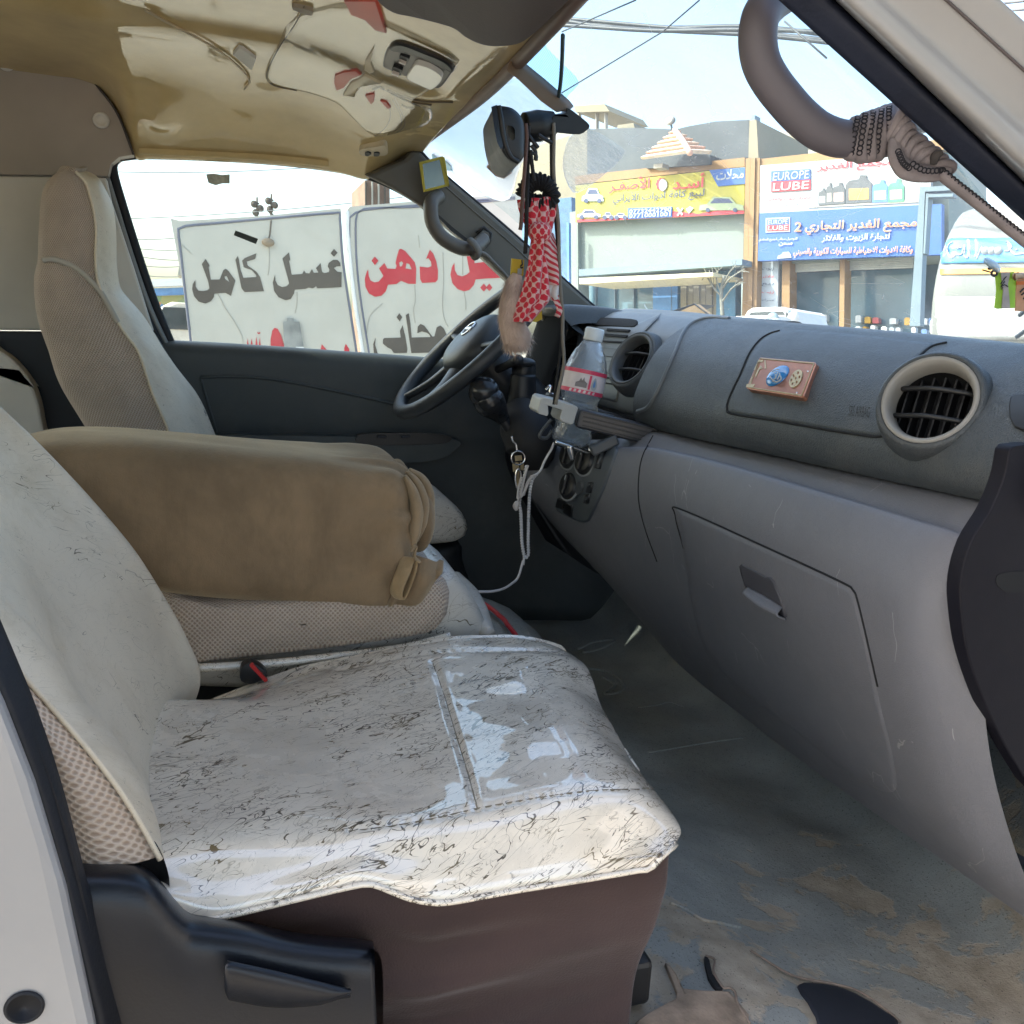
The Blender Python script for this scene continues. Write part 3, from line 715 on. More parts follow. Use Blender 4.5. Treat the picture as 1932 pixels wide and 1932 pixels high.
# yellow sign
ys = thing('shop_sign', 'yellow sign with red Arabic lettering, cars and phone numbers', 'sign', PF(1240, 400, .3))
wall('panel', [(1086, 350), (1405, 315), (1404, 402), (1086, 419)], .25, .12, M_yel, ys)
wall('corner_flag', mp(T3, [(1465, 102), (1830, 75), (1830, 240), (1555, 268)]), .28, .03, M_blue, ys)
wall('red_strip', mp(T3, [(120, 605), (640, 590), (1100, 520), (1360, 545), (1822, 470), (1820, 545), (120, 632)]), .265, .015, M_redp, ys)
wall('number_plate', mp(T3, [(640, 490), (1088, 475), (1088, 580), (640, 600)]), .285, .03, M_blue, ys)
on_wall(arabic('محلات'), *T3(1535, 208), T3(1815, 0)[0], .29, ys, M_signw, hpx=19, bold=.02)
on_wall(arabic('الأصفـر'), *T3(440, 345), T3(855, 0)[0], .285, ys, M_redp, hpx=28, bold=.015)
on_wall(arabic('أسـد'), *T3(1090, 300), T3(1415, 0)[0], .285, ys, M_redp, hpx=27, bold=.015)
on_wall(arabic('لبيع كافة ادوات الأيراني'), *T3(480, 460), T3(1410, 0)[0], .285, ys, M_navy, hpx=22, bold=.012)
on_wall('07732442790', *T3(650, 548), T3(1078, 0)[0], .32, ys, M_signw, hpx=8.5, bold=.02)
on_wall('07710001001', *T3(650, 592), T3(1070, 0)[0], .32, ys, M_signw, hpx=8.5, bold=.02)
# lion-head emblem between the words: a plain ragged disc with a mane
mane = []
for i in range(18):
    a = 2 * math.pi * i / 18; r = (70 if i % 2 else 54); mane.append(T3(975 + r * .85 * math.cos(a), 245 + r * math.sin(a)))
wall('emblem_mane', mane, .285, .02, M_redp, ys)
wall('emblem_face', fine(mp(T3, [(985, 190), (1030, 215), (1035, 270), (1000, 315), (965, 300), (955, 240)]), 3), .29, .02, M_signw, ys)
def print_car(u, v, wd, ht, mat, name='printed_car'):
    sd_ = [(0, .2), (.02, .5), (.18, .58), (.32, 1), (.7, .98), (.82, .6), (.98, .5), (1, .2)]
    wall(name, [T3(u + wd * x, v - ht * z) for x, z in sd_], .292, .02, mat, ys)
    wall('printed_glass', [T3(u + wd * x, v - ht * z) for x, z in ((.25, .62), (.35, .92), (.66, .9), (.76, .64))], .297, .02, M_navy, ys)
    for x in (.2, .8):
        c = [T3(u + wd * x + 22 * math.cos(a), v - ht * .22 + 22 * math.sin(a)) for a in np.linspace(0, 2 * math.pi, 12, endpoint=False)]
        wall('printed_wheel', c, .3, .02, M_navy, ys)
print_car(170, 450, 220, 165, m_plain('print_pale_blue', (.45, .62, .66)))
print_car(120, 600, 245, 95, m_plain('print_pale', (.62, .62, .55)))
print_car(380, 600, 110, 70, m_plain('print_grey', (.45, .42, .40)))
print_car(495, 598, 140, 60, m_plain('print_grey_b', (.50, .50, .45)))
print_car(1360, 545, 460, 170, m_plain('print_green', (.30, .36, .22)))
wall('printed_part', mp(T3, [(1130, 490), (1150, 480), (1200, 550), (1185, 565)]), .29, .02, M_signw, ys)
wall('printed_part', mp(T3, [(1190, 485), (1205, 492), (1150, 570), (1135, 560)]), .29, .02, M_signw, ys)
wall('printed_part', mp(T3, [(1230, 500), (1270, 470), (1305, 490), (1260, 545)]), .29, .02, m_plain('print_mint', (.42, .66, .56)), ys)
# tan pillar, the beam to the right, and the oil shop
sh2 = thing('shop_building', 'oil shop with white and blue signs, right of the tan pillar', 'building', PF(1600, 660))
for i in range(3):
    x0 = 1407 + 9 * i; wall('tan_pillar', [(x0, 299), (x0 + 8.6, 298), (x0 - 7 + 8.6 * .7, 720), (x0 - 10, 720)], .35 + (.05 if i == 1 else 0), .8, M_tan, sh2)
wall('tan_beam', [(1434, 300), (1780, 262), (1780, 282), (1434, 314)], .3, .8, M_tan, sh2)
wall('upper_wall', [(1434, 312), (1790, 280), (1790, 480), (1434, 500)], .0, 3, M_pale, sh2)
wall('rear_wall', [(1434, 498), (1790, 478), (1790, 720), (1434, 720)], -1.6, .2, m_plain('shop_inside', (.10, .15, .18), .7, .4, 1.2), sh2)
wall('notice_strip', mp(T4, [(75, 1080), (275, 1070), (262, 1900), (60, 1900)]), .1, .1, m_plain('notice_grey', (.40, .45, .50), .6, .12, 2), sh2)
for k in range(5): on_wall(arabic(('زيوت', 'فلاتر', 'بيع', 'زيت', 'محرك')[k]), *T4(112, 1165 + 75 * k), T4(228, 0)[0], .12, sh2, M_navy if k % 2 == 0 else M_redp, hpx=6)
wall('tan_post', mp(T4, [(310, 1070), (385, 1066), (378, 1900), (302, 1900)]), .1, .4, M_tan, sh2)
wall('tan_post', mp(T4, [(868, 1045), (915, 1043), (905, 1900), (858, 1900)]), .1, .4, M_tan, sh2)
for (u0, u1, v0, v1) in ((392, 862, 1075, 1185), (918, 1570, 1045, 1165)):
    for k in range(7):
        a0, a1 = k / 7, (k + .85) / 7
        wall('shutter_slat', mp(T4, [(u0, v0 + (v1 - v0) * a0), (u1, v0 - 25 + (v1 - v0) * a0), (u1, v0 - 25 + (v1 - v0) * a1), (u0, v0 + (v1 - v0) * a1)]), -.2, .06, M_shutter, sh2)
wall('shop_window', mp(T4, [(392, 1195), (862, 1175), (850, 1900), (380, 1900)]), -.9, .05, M_shopglass, sh2)
wall('shop_window', mp(T4, [(918, 1170), (1570, 1150), (1560, 1900), (905, 1900)]), -.9, .05, M_shopglass, sh2)
# goods stacked in the window: cans and cartons, each its own thing
GC = [m_plain('can_%s' % n, c, .4, .1) for n, c in (('grey', (.30, .34, .38)), ('pale', (.55, .58, .60)), ('amber', (.62, .36, .05)), ('blue', (.12, .22, .42)), ('red', (.5, .10, .10)), ('white', (.70, .70, .68)))]
gi = 0
for row, (yy, hh_) in enumerate(((648, 16), (626, 16), (606, 14))):
    rk = 0
    for k in range(17):
        x = 1506 + k * 15.4 + random.uniform(-3, 3)
        if 1573 < x + 10 and x < 1600: continue
        if random.random() < (.1, .3, .6)[row]: continue
        wd = random.uniform(8, 12.5); y = yy + .035 * (x - 1500) - random.uniform(0, 2); hh2 = hh_ * random.uniform(.75, 1.05)
        m_ = GC[(random.randrange(6))] if not (1628 < x < 1668 and row == 0) else GC[2 if x > 1645 else 5]
        q = [(x, y), (x + wd, y - .3), (x + wd, y - hh2 * .82), (x + wd * .7, y - hh2), (x + wd * .25, y - hh2), (x, y - hh2 * .82)]
        t = obj('oil_can', prism([PF(a, c_, -.45 - .1 * row) for a, c_ in q], -fn * .18), m_, None, smooth=False)
        cn = m_.name.split('_')[1]
        gi += 1
        tag(t, '%s oil container, %s from the left in the %s row of the shop window' % (cn, ('first second third fourth fifth sixth seventh eighth ninth tenth eleventh twelfth thirteenth fourteenth fifteenth sixteenth seventeenth'.split())[rk], ('bottom', 'middle', 'top')[row]), 'can', 'oil containers in the shop window'); rk += 1
# white sign
ws = thing('shop_sign', 'white oil sign with red and blue logo and a row of oil cans', 'sign', PF(1600, 360, .4))
wall('panel', mp(T4, [(98, 150), (1745, 20), (1745, 530), (92, 612)]), .4, .15, M_signw, ws)
def logo(par, u0, v0, u1, v1, off, tilt=18, frame=None):
    if frame: wall('logo_frame', mp(T4, [(u0 - 14, v0 - 12), (u1 + 14, v0 - 12 - tilt), (u1 + 14, v1 + 14 - tilt), (u0 - 14, v1 + 14)]), off - .01, .02, frame, par)
    vm = (v0 + v1) / 2
    wall('logo_blue', mp(T4, [(u0, v0), (u1, v0 - tilt), (u1, vm - tilt), (u0, vm)]), off, .02, M_blue, par)
    wall('logo_red', mp(T4, [(u0, vm + 3), (u1, vm + 3 - tilt), (u1, v1 - tilt), (u0, v1)]), off, .02, M_redp, par)
    k = .1953
    on_wall('EUROPE', *T4(u0 + (u1 - u0) * .04, vm - 6), T4(u0 + (u1 - u0) * .95, 0)[0], off + .012, par, M_signw, hpx=(vm - v0) * k * .80, bold=.008)
    on_wall('LUBE', *T4(u0 + (u1 - u0) * .04, v1 - 8), T4(u0 + (u1 - u0) * .95, 0)[0], off + .012, par, M_signw, hpx=(v1 - vm) * k * .76, bold=.010)
logo(ws, 203, 205, 582, 405, .43, 22)
on_wall(arabic('مجمع الغدير'), *T4(640, 228), T4(1378, 0)[0], .42, ws, M_redp, hpx=18, bold=.02)
on_wall(arabic('لتجارة الزيوت والفلاتر'), *T4(172, 500), T4(590, 0)[0], .42, ws, M_redp, hpx=8, bold=.01)
on_wall(arabic('جميع انواع الزيوت والفلاتر'), *T4(180, 555), T4(580, 0)[0], .42, ws, M_stripe, hpx=6)
def can(u, v, wd, ht, mat, lab=None, par=ws):
    wall('printed_can', mp(T4, [(u, v), (u + wd, v - .06 * wd), (u + wd, v - ht * .72), (u + wd * .8, v - ht * .9), (u + wd * .8, v - ht), (u + wd * .55, v - ht), (u + wd * .5, v - ht * .86), (u + wd * .12, v - ht * .8), (u, v - ht * .66)]), .43, .02, mat, par)
    wall('printed_label', mp(T4, [(u + wd * .12, v - ht * .12), (u + wd * .88, v - ht * .15), (u + wd * .88, v - ht * .55), (u + wd * .12, v - ht * .52)]), .436, .01, lab or M_signw, par)
M_cg = m_plain('print_dark_grey', (.10, .11, .12)); M_or = m_plain('print_orange', (.6, .35, .1)); M_gn = m_plain('print_green_can', (.10, .45, .20)); M_bc = m_plain('print_blue_can', (.10, .22, .60)); M_pk = m_plain('print_pinkish', (.6, .42, .38))
can(660, 535, 75, 165, M_cg); can(735, 530, 60, 215, M_cg, M_conc); can(795, 525, 120, 210, M_cg, M_pk); can(925, 518, 250, 275, M_cg, M_or); can(1180, 510, 150, 220, M_bc); can(1335, 505, 150, 225, M_gn, M_pk)
wall('printed_shelf', mp(T4, [(560, 548), (1745, 470), (1745, 500), (560, 560)]), .42, .01, M_conc, ws)
# blue sign
bs = thing('shop_sign', 'blue sign with orange Arabic lettering over the oil shop windows', 'sign', PF(1600, 450, .5))
wall('panel', mp(T4, [(92, 612), (1850, 520), (1850, 1010), (75, 1072)]), .5, .2, M_blue, bs)
logo(bs, 165, 670, 372, 785, .53, 10, M_signw)
M_org = m_plain('print_orange_red', (.66, .20, .10))
def outlined(tx, u0, v, u1, hpx, mat, off=.53):
    on_wall(tx, *T4(u0, v), T4(u1, 0)[0], off, bs, M_signw, hpx=hpx, bold=.03)
    on_wall(tx, *T4(u0, v), T4(u1, 0)[0], off + .03, bs, mat, hpx=hpx, bold=.0)
outlined(arabic('مجمع الغدير التجاري'), 525, 820, 1605, 25, M_org)
outlined('2', 425, 790, 492, 18, M_org)
on_wall(arabic('لتجارة الزيوت والفلاتر'), *T4(690, 895), T4(1345, 0)[0], .53, bs, M_signw, hpx=15, bold=.035)
outlined(arabic('وكافة الادوات الاحتياطية للسيارات الكورية والصيني'), 415, 1040, 1570, 18, M_org)
on_wall(arabic('التوصيل مجاني لجميع المناطق'), *T4(80, 888), T4(455, 0)[0], .53, bs, M_signw, hpx=7, bold=.04)
on_wall(arabic('شحن'.replace('ش', 'س')), *T4(275, 930), T4(408, 0)[0], .53, bs, M_signw, hpx=8, bold=.05)
wall('printed_car', mp(T4, [(262, 1050), (268, 1022), (300, 1010), (318, 988), (372, 982), (392, 1008), (400, 1040)]), .53, .02, M_signw, bs)
# beige blocks and towers behind
b1 = thing('building', 'beige flat-roofed block behind the oil shop, right of the pale pier', 'building', PF(1500, 600, -20))
def wallb(name, pxs, off, mat, par, d=3): return wall(name, pxs, off, d, mat, par)
wallb('wall', mp(A4, [(272, 850), (900, 850), (900, 1100), (272, 1100)]), -20, M_conc, b1)
wallb('shade_band', mp(A4, [(274, 880), (900, 872), (900, 925), (274, 930)]), -19.8, M_beige, b1, .2)
for k in range(5): wallb('window', mp(A4, [(300 + k * 13, 975), (308 + k * 13, 975), (308 + k * 13, 990), (300 + k * 13, 990)]), -19.9, M_steel, b1, .2)
wallb('down_pipe', mp(A4, [(424, 950), (429, 950), (429, 1010), (424, 1010)]), -19.8, M_slate, b1, .2)
b2 = thing('building', 'beige rendered block left of the dark roof, behind the mirror stalk', 'building', PF(1060, 600, -6))
wallb('wall', [(935, 300), (1110, 245), (1112, 470), (935, 470)], -6, M_beige, b2)
wallb('upper_wall', [(940, 262), (1106, 240), (1106, 300), (940, 320)], -6.4, M_conc, b2)
wallb('blue_gate', [(900, 395), (1078, 372), (1082, 600), (900, 600)], -4, m_plain('blue_gate_paint', (.07, .16, .28), .5, .2), b2, .3)
b3 = thing('roof_terrace', 'flat slab on thin posts standing on a roof behind the mirror arm', 'shelter', PF(1120, 240, -12))
wallb('slab', [(1082, 200), (1140, 196), (1150, 210), (1086, 212)], -12, M_beige, b3)
for x in (1090, 1123, 1140): wallb('post', [(x, 210), (x + 2, 210), (x + 2, 260), (x, 260)], -12.2, M_conc, b3, .2)
wallb('roof_hut', [(1165, 236), (1195, 232), (1198, 244), (1165, 246)], -8, M_beige, b3)
# bare pruned tree by the pillar
tr = thing('bare_tree', 'pruned leafless tree with pale branches in front of the blue post', 'tree', PF(1362, 640, 1.2))
M_bark = m_plain('pale_bark', (.20, .20, .17), .8, .2, 8)
obj('trunk', tube([PF(1362, 660, 1.2), PF(1363, 600, 1.2), PF(1361, 555, 1.2), PF(1366, 520, 1.2)], [.06, .05, .045, .04], 8, 16), M_bark, tr)
for L in ([(1362, 560), (1345, 540), (1338, 510)], [(1363, 545), (1375, 528), (1392, 515), (1405, 508)], [(1362, 570), (1380, 545), (1398, 532)], [(1361, 552), (1352, 528), (1356, 505)], [(1365, 535), (1378, 512), (1390, 500)], [(1345, 540), (1335, 525), (1325, 520)]):
    for q_ in range(3):
        x_, y_ = L[-1]; obj('twig', tube([PF(L[-2][0], L[-2][1], 1.2), PF((L[-2][0] + x_) / 2 + random.uniform(-6, 6), (L[-2][1] + y_) / 2, 1.3), PF(x_ + random.uniform(-14, 10), y_ + random.uniform(-10, 14), 1.3)], .008, 5, 10), M_bark, tr)
    obj('branch', tube([PF(x, y, 1.2 + .1 * i) for i, (x, y) in enumerate(L)], [.028, .018, .010], 6, 12), M_bark, tr)
# steel gantry frame
gt = thing('steel_frame', 'blue-grey steel gantry frame standing beside the tanker', 'frame', PF(1735, 660, 3))
for L in ([(1640, 355), (1692, 353), (1640, 1700), (1540, 1700)], [(1700, 420), (1725, 420), (1690, 1000), (1672, 1000)], [(1692, 356), (1960, 340), (1960, 388), (1690, 402)], [(1700, 428), (1960, 420), (1960, 450), (1722, 456)]):
    wall('beam', mp(T4, L), 3.0, .25, M_steel, gt)
# road tanker
tk = thing('tanker_truck', 'white road tanker with blue lettered band and orange stripe', 'truck', fpt(1900, 13) + (0, 0, -1))
tD = 12.5
def PT(x, y, off=0.0):
    q = fpt(1900, tD); d = ray(x, y); nn = fn
    return d * ((q + fn * off).dot(nn) / d.dot(nn))
M_tank = m_plain('tank_white', (.21, .22, .21), .3, .06, 1.2)
# elliptical barrel lying along the wall direction
ctr = PT(1757, 560); top = PT(1802, 386); bot = PT(1760, 705)
ry = abs(top[2] - bot[2]) / 2 + .1; cz = (top[2] + bot[2]) / 2; cen0 = np.array([ctr[0], ctr[1], cz]) - fn * 1.0
V = []; nsg = 40; Ls = [0, .02, .08, .25, .6, 7]; rs = [.62, .86, .96, 1.0, 1.0, 1.0]
for L_, r_ in zip(Ls, rs):
    for j in range(nsg):
        a = 2 * math.pi * j / nsg; V.append(cen0 + fd * (L_ * 1.0) + fn * (1.15 * r_ * math.cos(a)) + UPV * ry * r_ * math.sin(a))
F_ = grid_faces(len(Ls), nsg, True); F_.append(tuple(range(nsg)))
tank = (V, F_); obj('barrel', tank, M_tank, tk); tb = bvh(tank)
def on_tank(name, mapper, pts, off, mat):
    g = patch(tb, np.array(fine(mp(mapper, pts), 5)), off, .002); return obj(name, g, mat, tk)
def band(name, x0, x1, ytop, ybot, mat, off):
    rows = []
    for t in np.linspace(0, 1, 8):
        r_ = []
        for x in np.linspace(x0, x1, 24):
            r_.append(cast(tb, x, np.interp(x, [1765, 1932], ytop) * (1 - t) + np.interp(x, [1765, 1932], ybot) * t, off))
        ok = [p for p in r_ if p is not None]
        if len(ok) > 1: rows.append(cr(np.array(ok), 14))
    return obj(name, surf(rows, 12, 24), mat, tk, solid=.01)
M_tb = m_plain('tanker_blue', (.09, .30, .62), .35, .06)
band('blue_band', 1777, 1985, (452, 450), (498, 496), M_tb, .012)
band('orange_stripe', 1765, 1985, (508, 506), (519, 517), m_plain('tanker_orange', (.62, .33, .08), .35), .012)
band('lower_panel', 1757, 1985, (560, 560), (640, 640), m_plain('tanker_grey', (.48, .50, .50), .5), .01)  # grey stands for shade on the tank's lower side, not a separate panel
for L in ([(200, 490), (150, 520), (115, 590), (140, 680), (190, 720), (240, 690), (240, 655)], [(240, 655), (280, 680), (320, 670), (340, 640)], [(340, 640), (365, 590), (375, 540), (375, 640), (365, 670)], [(430, 450), (440, 540), (445, 640), (430, 710)], [(545, 450), (560, 540), (555, 640), (535, 710)], [(640, 560), (600, 640), (555, 740)], [(360, 680), (400, 720), (420, 720)],
          [(270, 585), (285, 585)], [(300, 578), (315, 578)], [(965, 620), (1020, 620), (1060, 560), (1020, 500), (980, 490)], [(1020, 500), (1060, 600), (1110, 660), (1180, 660), (1260, 650)], [(1130, 600), (1160, 600), (1160, 605)]):
    p = castline(tb, mp(T5, L), .02)
    if len(p) > 2: obj('lettering', tube(p, .028 if len(L) > 2 else .03, 6, smooth=False, squash=.4), M_signw, tk)
for u in (680, 770, 870):
    p = cast(tb, *T5(u, 620), .015); obj('lettering', ellipsoid(p, (.06, .06, .06), nu=8, nv=10), M_signw, tk)
obj('chassis', box(cen0 + fd * 3.5 + np.array([0, 0, -ry - .15]), (7, 1.2, .35), (fd, -fn, UPV)), M_black, tk, smooth=False)
for k in (1.2, 2.4, 5.6):
    obj('wheel', lathe([(.1, 0), (.48, 0), (.52, .06), (.52, .3), (.1, .3)], cen0 + fd * k + fn * .7 + np.array([0, 0, GZ - cz + .52]), fn, 24), M_black, tk)
# small white pickup in front of the shop
pc = thing('parked_pickup', 'small white pickup parked nose-out in front of the oil shop', 'pickup', PF(1440, 700, 5))
def PC(u, v, off): return PF(*T6(u, v), off)
obj('cab', prism([PC(*p, 6) for p in ((95, 165), (125, 110), (170, 80), (300, 72), (480, 70), (520, 100), (545, 200), (560, 330), (80, 330))], -fn * 1.6), M_white, pc, smooth=False, bevel=.04)
obj('windscreen', prism([PC(*p, 6.03) for p in ((130, 152), (160, 122), (300, 116), (470, 112), (490, 148))], -fn * .03), M_carglass, pc, smooth=False)
obj('bonnet', prism([PC(*p, 6.6) for p in ((-40, 175), (20, 160), (250, 158), (440, 160), (455, 330), (-60, 330))], -fn * .6), M_white, pc, smooth=False, bevel=.05)
obj('badge', lathe([(.02, 0), (.10, 0), (.10, .02), (.02, .02)], PC(375, 185, 6.62), fn, 14), M_steel, pc)
obj('side_window', prism([PC(*p, 6.03) for p in ((500, 120), (516, 122), (535, 215), (510, 225))], -fn * .03), M_carglass, pc, smooth=False)
obj('wing_mirror', ellipsoid(PC(578, 185, 6.1), (.1, .08, .12)), M_white, pc)
for k in (10, 400): obj('headlight', ellipsoid(PC(k, 235, 6.65), (.13, .1, .09)), M_signw, pc)
# service cables over the street
M_wire = m_plain('cable_black', (.05, .06, .07), .5)
for i, L in enumerate(([(1000, 38), (1090, 44), (1240, 52), (1420, 50), (1560, 66), (1760, 92)], [(1000, 30), (1100, 38), (1260, 52), (1420, 62), (1560, 76), (1760, 104)], [(1000, 26), (1120, 48), (1260, 58), (1420, 66), (1560, 80), (1760, 108)], [(1000, 44), (1100, 50), (1240, 58), (1400, 56), (1560, 62), (1760, 88)])):
    tag(obj('power_line', tube([PF(x, y, 8 + .2 * i) for x, y in L], .03, 6, 40), M_wire), 'dark bundled cable over the shop roofs, %s of the four' % ('second highest at the right', 'third highest at the right', 'lowest at the right', 'highest at the right')[i], 'power line', 'bundled cables over the shops')
for i, L in enumerate(([(1060, 175), (1250, 60), (1320, 0)], [(1060, 60), (1200, 0)], [(1480, 40), (1560, 110)], [(1880, 8), (1990, -4)], [(1880, 22), (1990, 14)])):
    tag(obj('power_line', tube([PF(x, y, 9 + .3 * i) for x, y in L], .012, 5, 12, smooth=False), M_wire),
        ('%s thin wire in the corner of sky outside the white pillar' % ('upper', 'lower')[i - 3] if i > 2 else ('long thin wire slanting up from the mirror arm', 'short thin wire crossing the bundled cables at the upper left', 'short thin wire running down inside the loop of the near grab handle')[i]), 'power line', 'thin wires by the white pillar' if i > 2 else 'thin wires over the roofs')

# ================================================================== THE VAN SHELL
def xfit(Y, Z, poly):
    """X at which the point (x, Y, Z) is seen on the line poly (sorted by y)"""
    px, py = zip(*poly); lo, hi = -1.5, 2.5
    for _ in range(40):
        m = (lo + hi) / 2; x, y = proj((m, Y, Z))
        if x < np.interp(y, py, px): lo = m
        else: hi = m
    return (lo + hi) / 2
YN, YF, ZFL = .62, 2.20, -.68
M_head = m_headliner('roof_lining', (.60, .455, .22))
M_trim = m_grain('warm_grey_trim', (.34, .30, .265), .5, 700, .2)
M_trim_l = m_grain('pale_grey_trim', (.62, .60, .56), .45, 700, .2)
M_apil = m_grain('pillar_trim', (.105, .10, .085), .5, 700, .25)
M_door = m_grain('door_plastic', (.050, .060, .064), .5, 600, .3, dust=.25)
M_navy_d = m_plain('dark_navy_panel', (.018, .021, .030), .5, .2, 6)
M_seal = m_plain('rubber_seal', (.007, .009, .014), .6, .2, 10, .2, 300)
M_sealn = m_plain('blue_black_seal', (.020, .026, .048), .55, .2, 10, .2, 300)
M_body = m_plain('van_white_paint', (.345, .345, .35), .3, .10, 2, coat=.3)
van = thing('van', 'white passenger van open at its front passenger door, tan headliner and dark door trim', 'van', (0, 1.4, GZ))

def Zc(X): 
    t = min(1, max(0, (.43 - X) / .32)); return .43 + .055 * t * t * (3 - 2 * t)
wt = [(-80, 66), (0, 72), (45, 75), (100, 92), (150, 122), (190, 167), (222, 212), (247, 278), (255, 291), (342, 294), (478, 301), (560, 308), (625, 316), (694, 332), (745, 312), (779, 284), (813, 255)]
def headz(X, Y):
    zc = Zc(X); zs = zfit(min(X, .40), 2.16, wt) if X > -.42 else .52
    zs = min(zs, zc - .01)
    if X > .36: zs = zs + (.405 - zs) * min(1, (X - .36) / .06)
    d = abs(Y - 1.38) / .78
    if Y < 1.0: zs = zc - .015
    z = zc - (zc - zs) * min(1, d) ** 5
    # soft hump over the pillar joint and the pressed centre panel
    z -= .028 * math.exp(-((X + .10) / .05) ** 2 - ((Y - 2.03) / .06) ** 2)
    z += .008 * math.tanh((.25 - abs(Y - 1.45)) / .02) * (1 if X < .38 else .3)
    return z
hx = [-3.0, -1.6, -.8, -.45, -.36, -.30, -.26, -.22, -.19, -.16, -.13, -.1, -.05, 0, .05, .1, .16, .22, .28, .33, .37, .405, .43, .446]
hy = [.60, .66, .75, .9, 1.05, 1.15, 1.19, 1.23, 1.35, 1.5, 1.65, 1.69, 1.73, 1.8, 1.88, 1.95, 2.0, 2.05, 2.1, 2.135, 2.16]
hl = surf([[(x, y, headz(x, y)) for x in hx] for y in hy], 90, 110)
obj('headliner', hl, M_head, van, solid=.01, solid_off=1)
hb = bvh(hl)
obj('roof_panel', surf([[(x, y, .58 - (.02 if y < 1 else .12) * (abs(y - 1.4) / .84) ** 4) for x in (-3.05, -1.5, 0, .3, .46)] for y in (.56, .7, 1.1, 1.7, 2.1, 2.24)], 12, 12), M_body, van, solid=.02)
# header bar along the top of the windscreen
hdr = [(779, 284), (813, 256), (899, 191), (964, 131), (1030, 62), (1087, 0), (1140, -60)]
hp3 = [pX(x, y, .452) if i < 3 else pZ(x, y, .425) for i, (x, y) in enumerate(hdr)]
hp3 = hp3 + [np.array([.42, .95, .425]), np.array([.33, .76, .40])]
obj('header_trim', tube(hp3, .011, 10, 50), m_plain('header_brown', (.17, .12, .10), .5), van)
# windscreen
wtop = crs(hp3[::-1], 9); wtop[:, 0] += .012; wtop[:, 2] += .004
nA = [pY(1480, 0, .745), pY(1700, 195, .745), pY(1932, 400, .745)]
wbase = np.array([(1.00, .745, -.03), (1.03, .85, -.02), (1.06, 1.05, -.02), (1.08, 1.3, -.02), (1.08, 1.5, -.02), (1.06, 1.75, 0), (1.03, 1.95, .02), (.98, 2.1, .05), (.94, 2.17, .07)])
wmid = (wtop + wbase) / 2 + np.array([.02, 0, .03]); wmid[0] = pY(1740, 232, .745)
M_ws = m_glass('windscreen_glass', (.69, .79, .81), dust=.185, refl=.35)
wsg = surf([wtop, wmid, wbase], 24, 40)
wso = obj('windscreen', wsg, M_ws, van); wb = bvh(wsg)
def on_glass(x, y, off=.004): return cast(wb, x, y, off)
def glass_sheet(name, pts, mat, off=.004, par=None, rounded=3):
    P = fine(pts, rounded) if rounded > 1 else [V3(p) for p in pts]
    return obj(name, patch(wb, np.array(P), off, .001), mat, par or wso)
M_film = m_gloss_clear('clear_film', (.97, .98, .97), .05, .7, .16)
M_milky = m_gloss_clear('milky_film', (.93, .94, .90), .12, .6, .38)
glass_sheet('clear_film', mp(A2, [(1000, 760), (1250, 570), (1420, 420), (1600, 520), (1680, 640), (1640, 760), (1500, 900), (1430, 1100), (1300, 1080), (1120, 960), (960, 860)]), M_milky)
glass_sheet('clear_film', mp(A3, [(150, 480), (300, 420), (550, 560), (560, 640), (430, 760), (300, 860), (180, 900), (100, 700)]), M_film)
b = NB('perforated_tint'); sx = b.n('TexWave'); sx.inputs['Scale'].default_value = 120; b.l(b.coord(rot=(0, .6, .5)), sx.inputs[0])
tr_ = b.n('BsdfTransparent'); tr_.inputs[0].default_value = (.45, .68, .82, 1); t2 = b.n('BsdfTransparent'); t2.inputs[0].default_value = (.80, .92, .97, 1)
mxs = b.n('MixShader'); b.l(sx.outputs[1], mxs.inputs[0]); b.l(tr_.outputs[0], mxs.inputs[1]); b.l(t2.outputs[0], mxs.inputs[2]); b.l(mxs.outputs[0], b.out.inputs[0])
glass_sheet('tint_sheet', mp(A2, [(1470, 340), (1600, 215), (1640, 270), (1740, 370), (1800, 430), (1810, 470), (1770, 510), (1720, 545), (1600, 450)]), b.m, .004, None, 2)
glass_sheet('paper_scrap', mp(A2, [(1385, 835), (1445, 885), (1452, 945), (1410, 975), (1360, 960), (1310, 910), (1350, 870)]), m_plain('pink_paper', (.62, .48, .42), .8, .1), .006, None, 1)
M_stk = m_plain('blue_sticker', (.12, .42, .62), .4)
for L in ([(1005, 850), (1040, 860), (1100, 905), (1125, 935), (1090, 930), (1030, 880)], [(1010, 845), (1012, 870), (1025, 875), (1024, 848)], [(1085, 880), (1118, 912), (1108, 920), (1078, 892)]):
    glass_sheet('sticker_scrap', mp(A2, L), M_stk, .005, None, 1)
# aerial lead hanging down the inside of the glass
tag(obj('hanging_wire', tube([q for q in (on_glass(*A2(u, v), .01) for u, v in ((1745, 40), (1748, 160), (1742, 300), (1733, 420), (1722, 500), (1714, 560))) if q is not None], .0032, 7, 40), m_plain('teal_wire', (.03, .06, .07), .5)),
    'dark teal wire hanging down the inside of the windscreen above the mirror arm', 'wire')

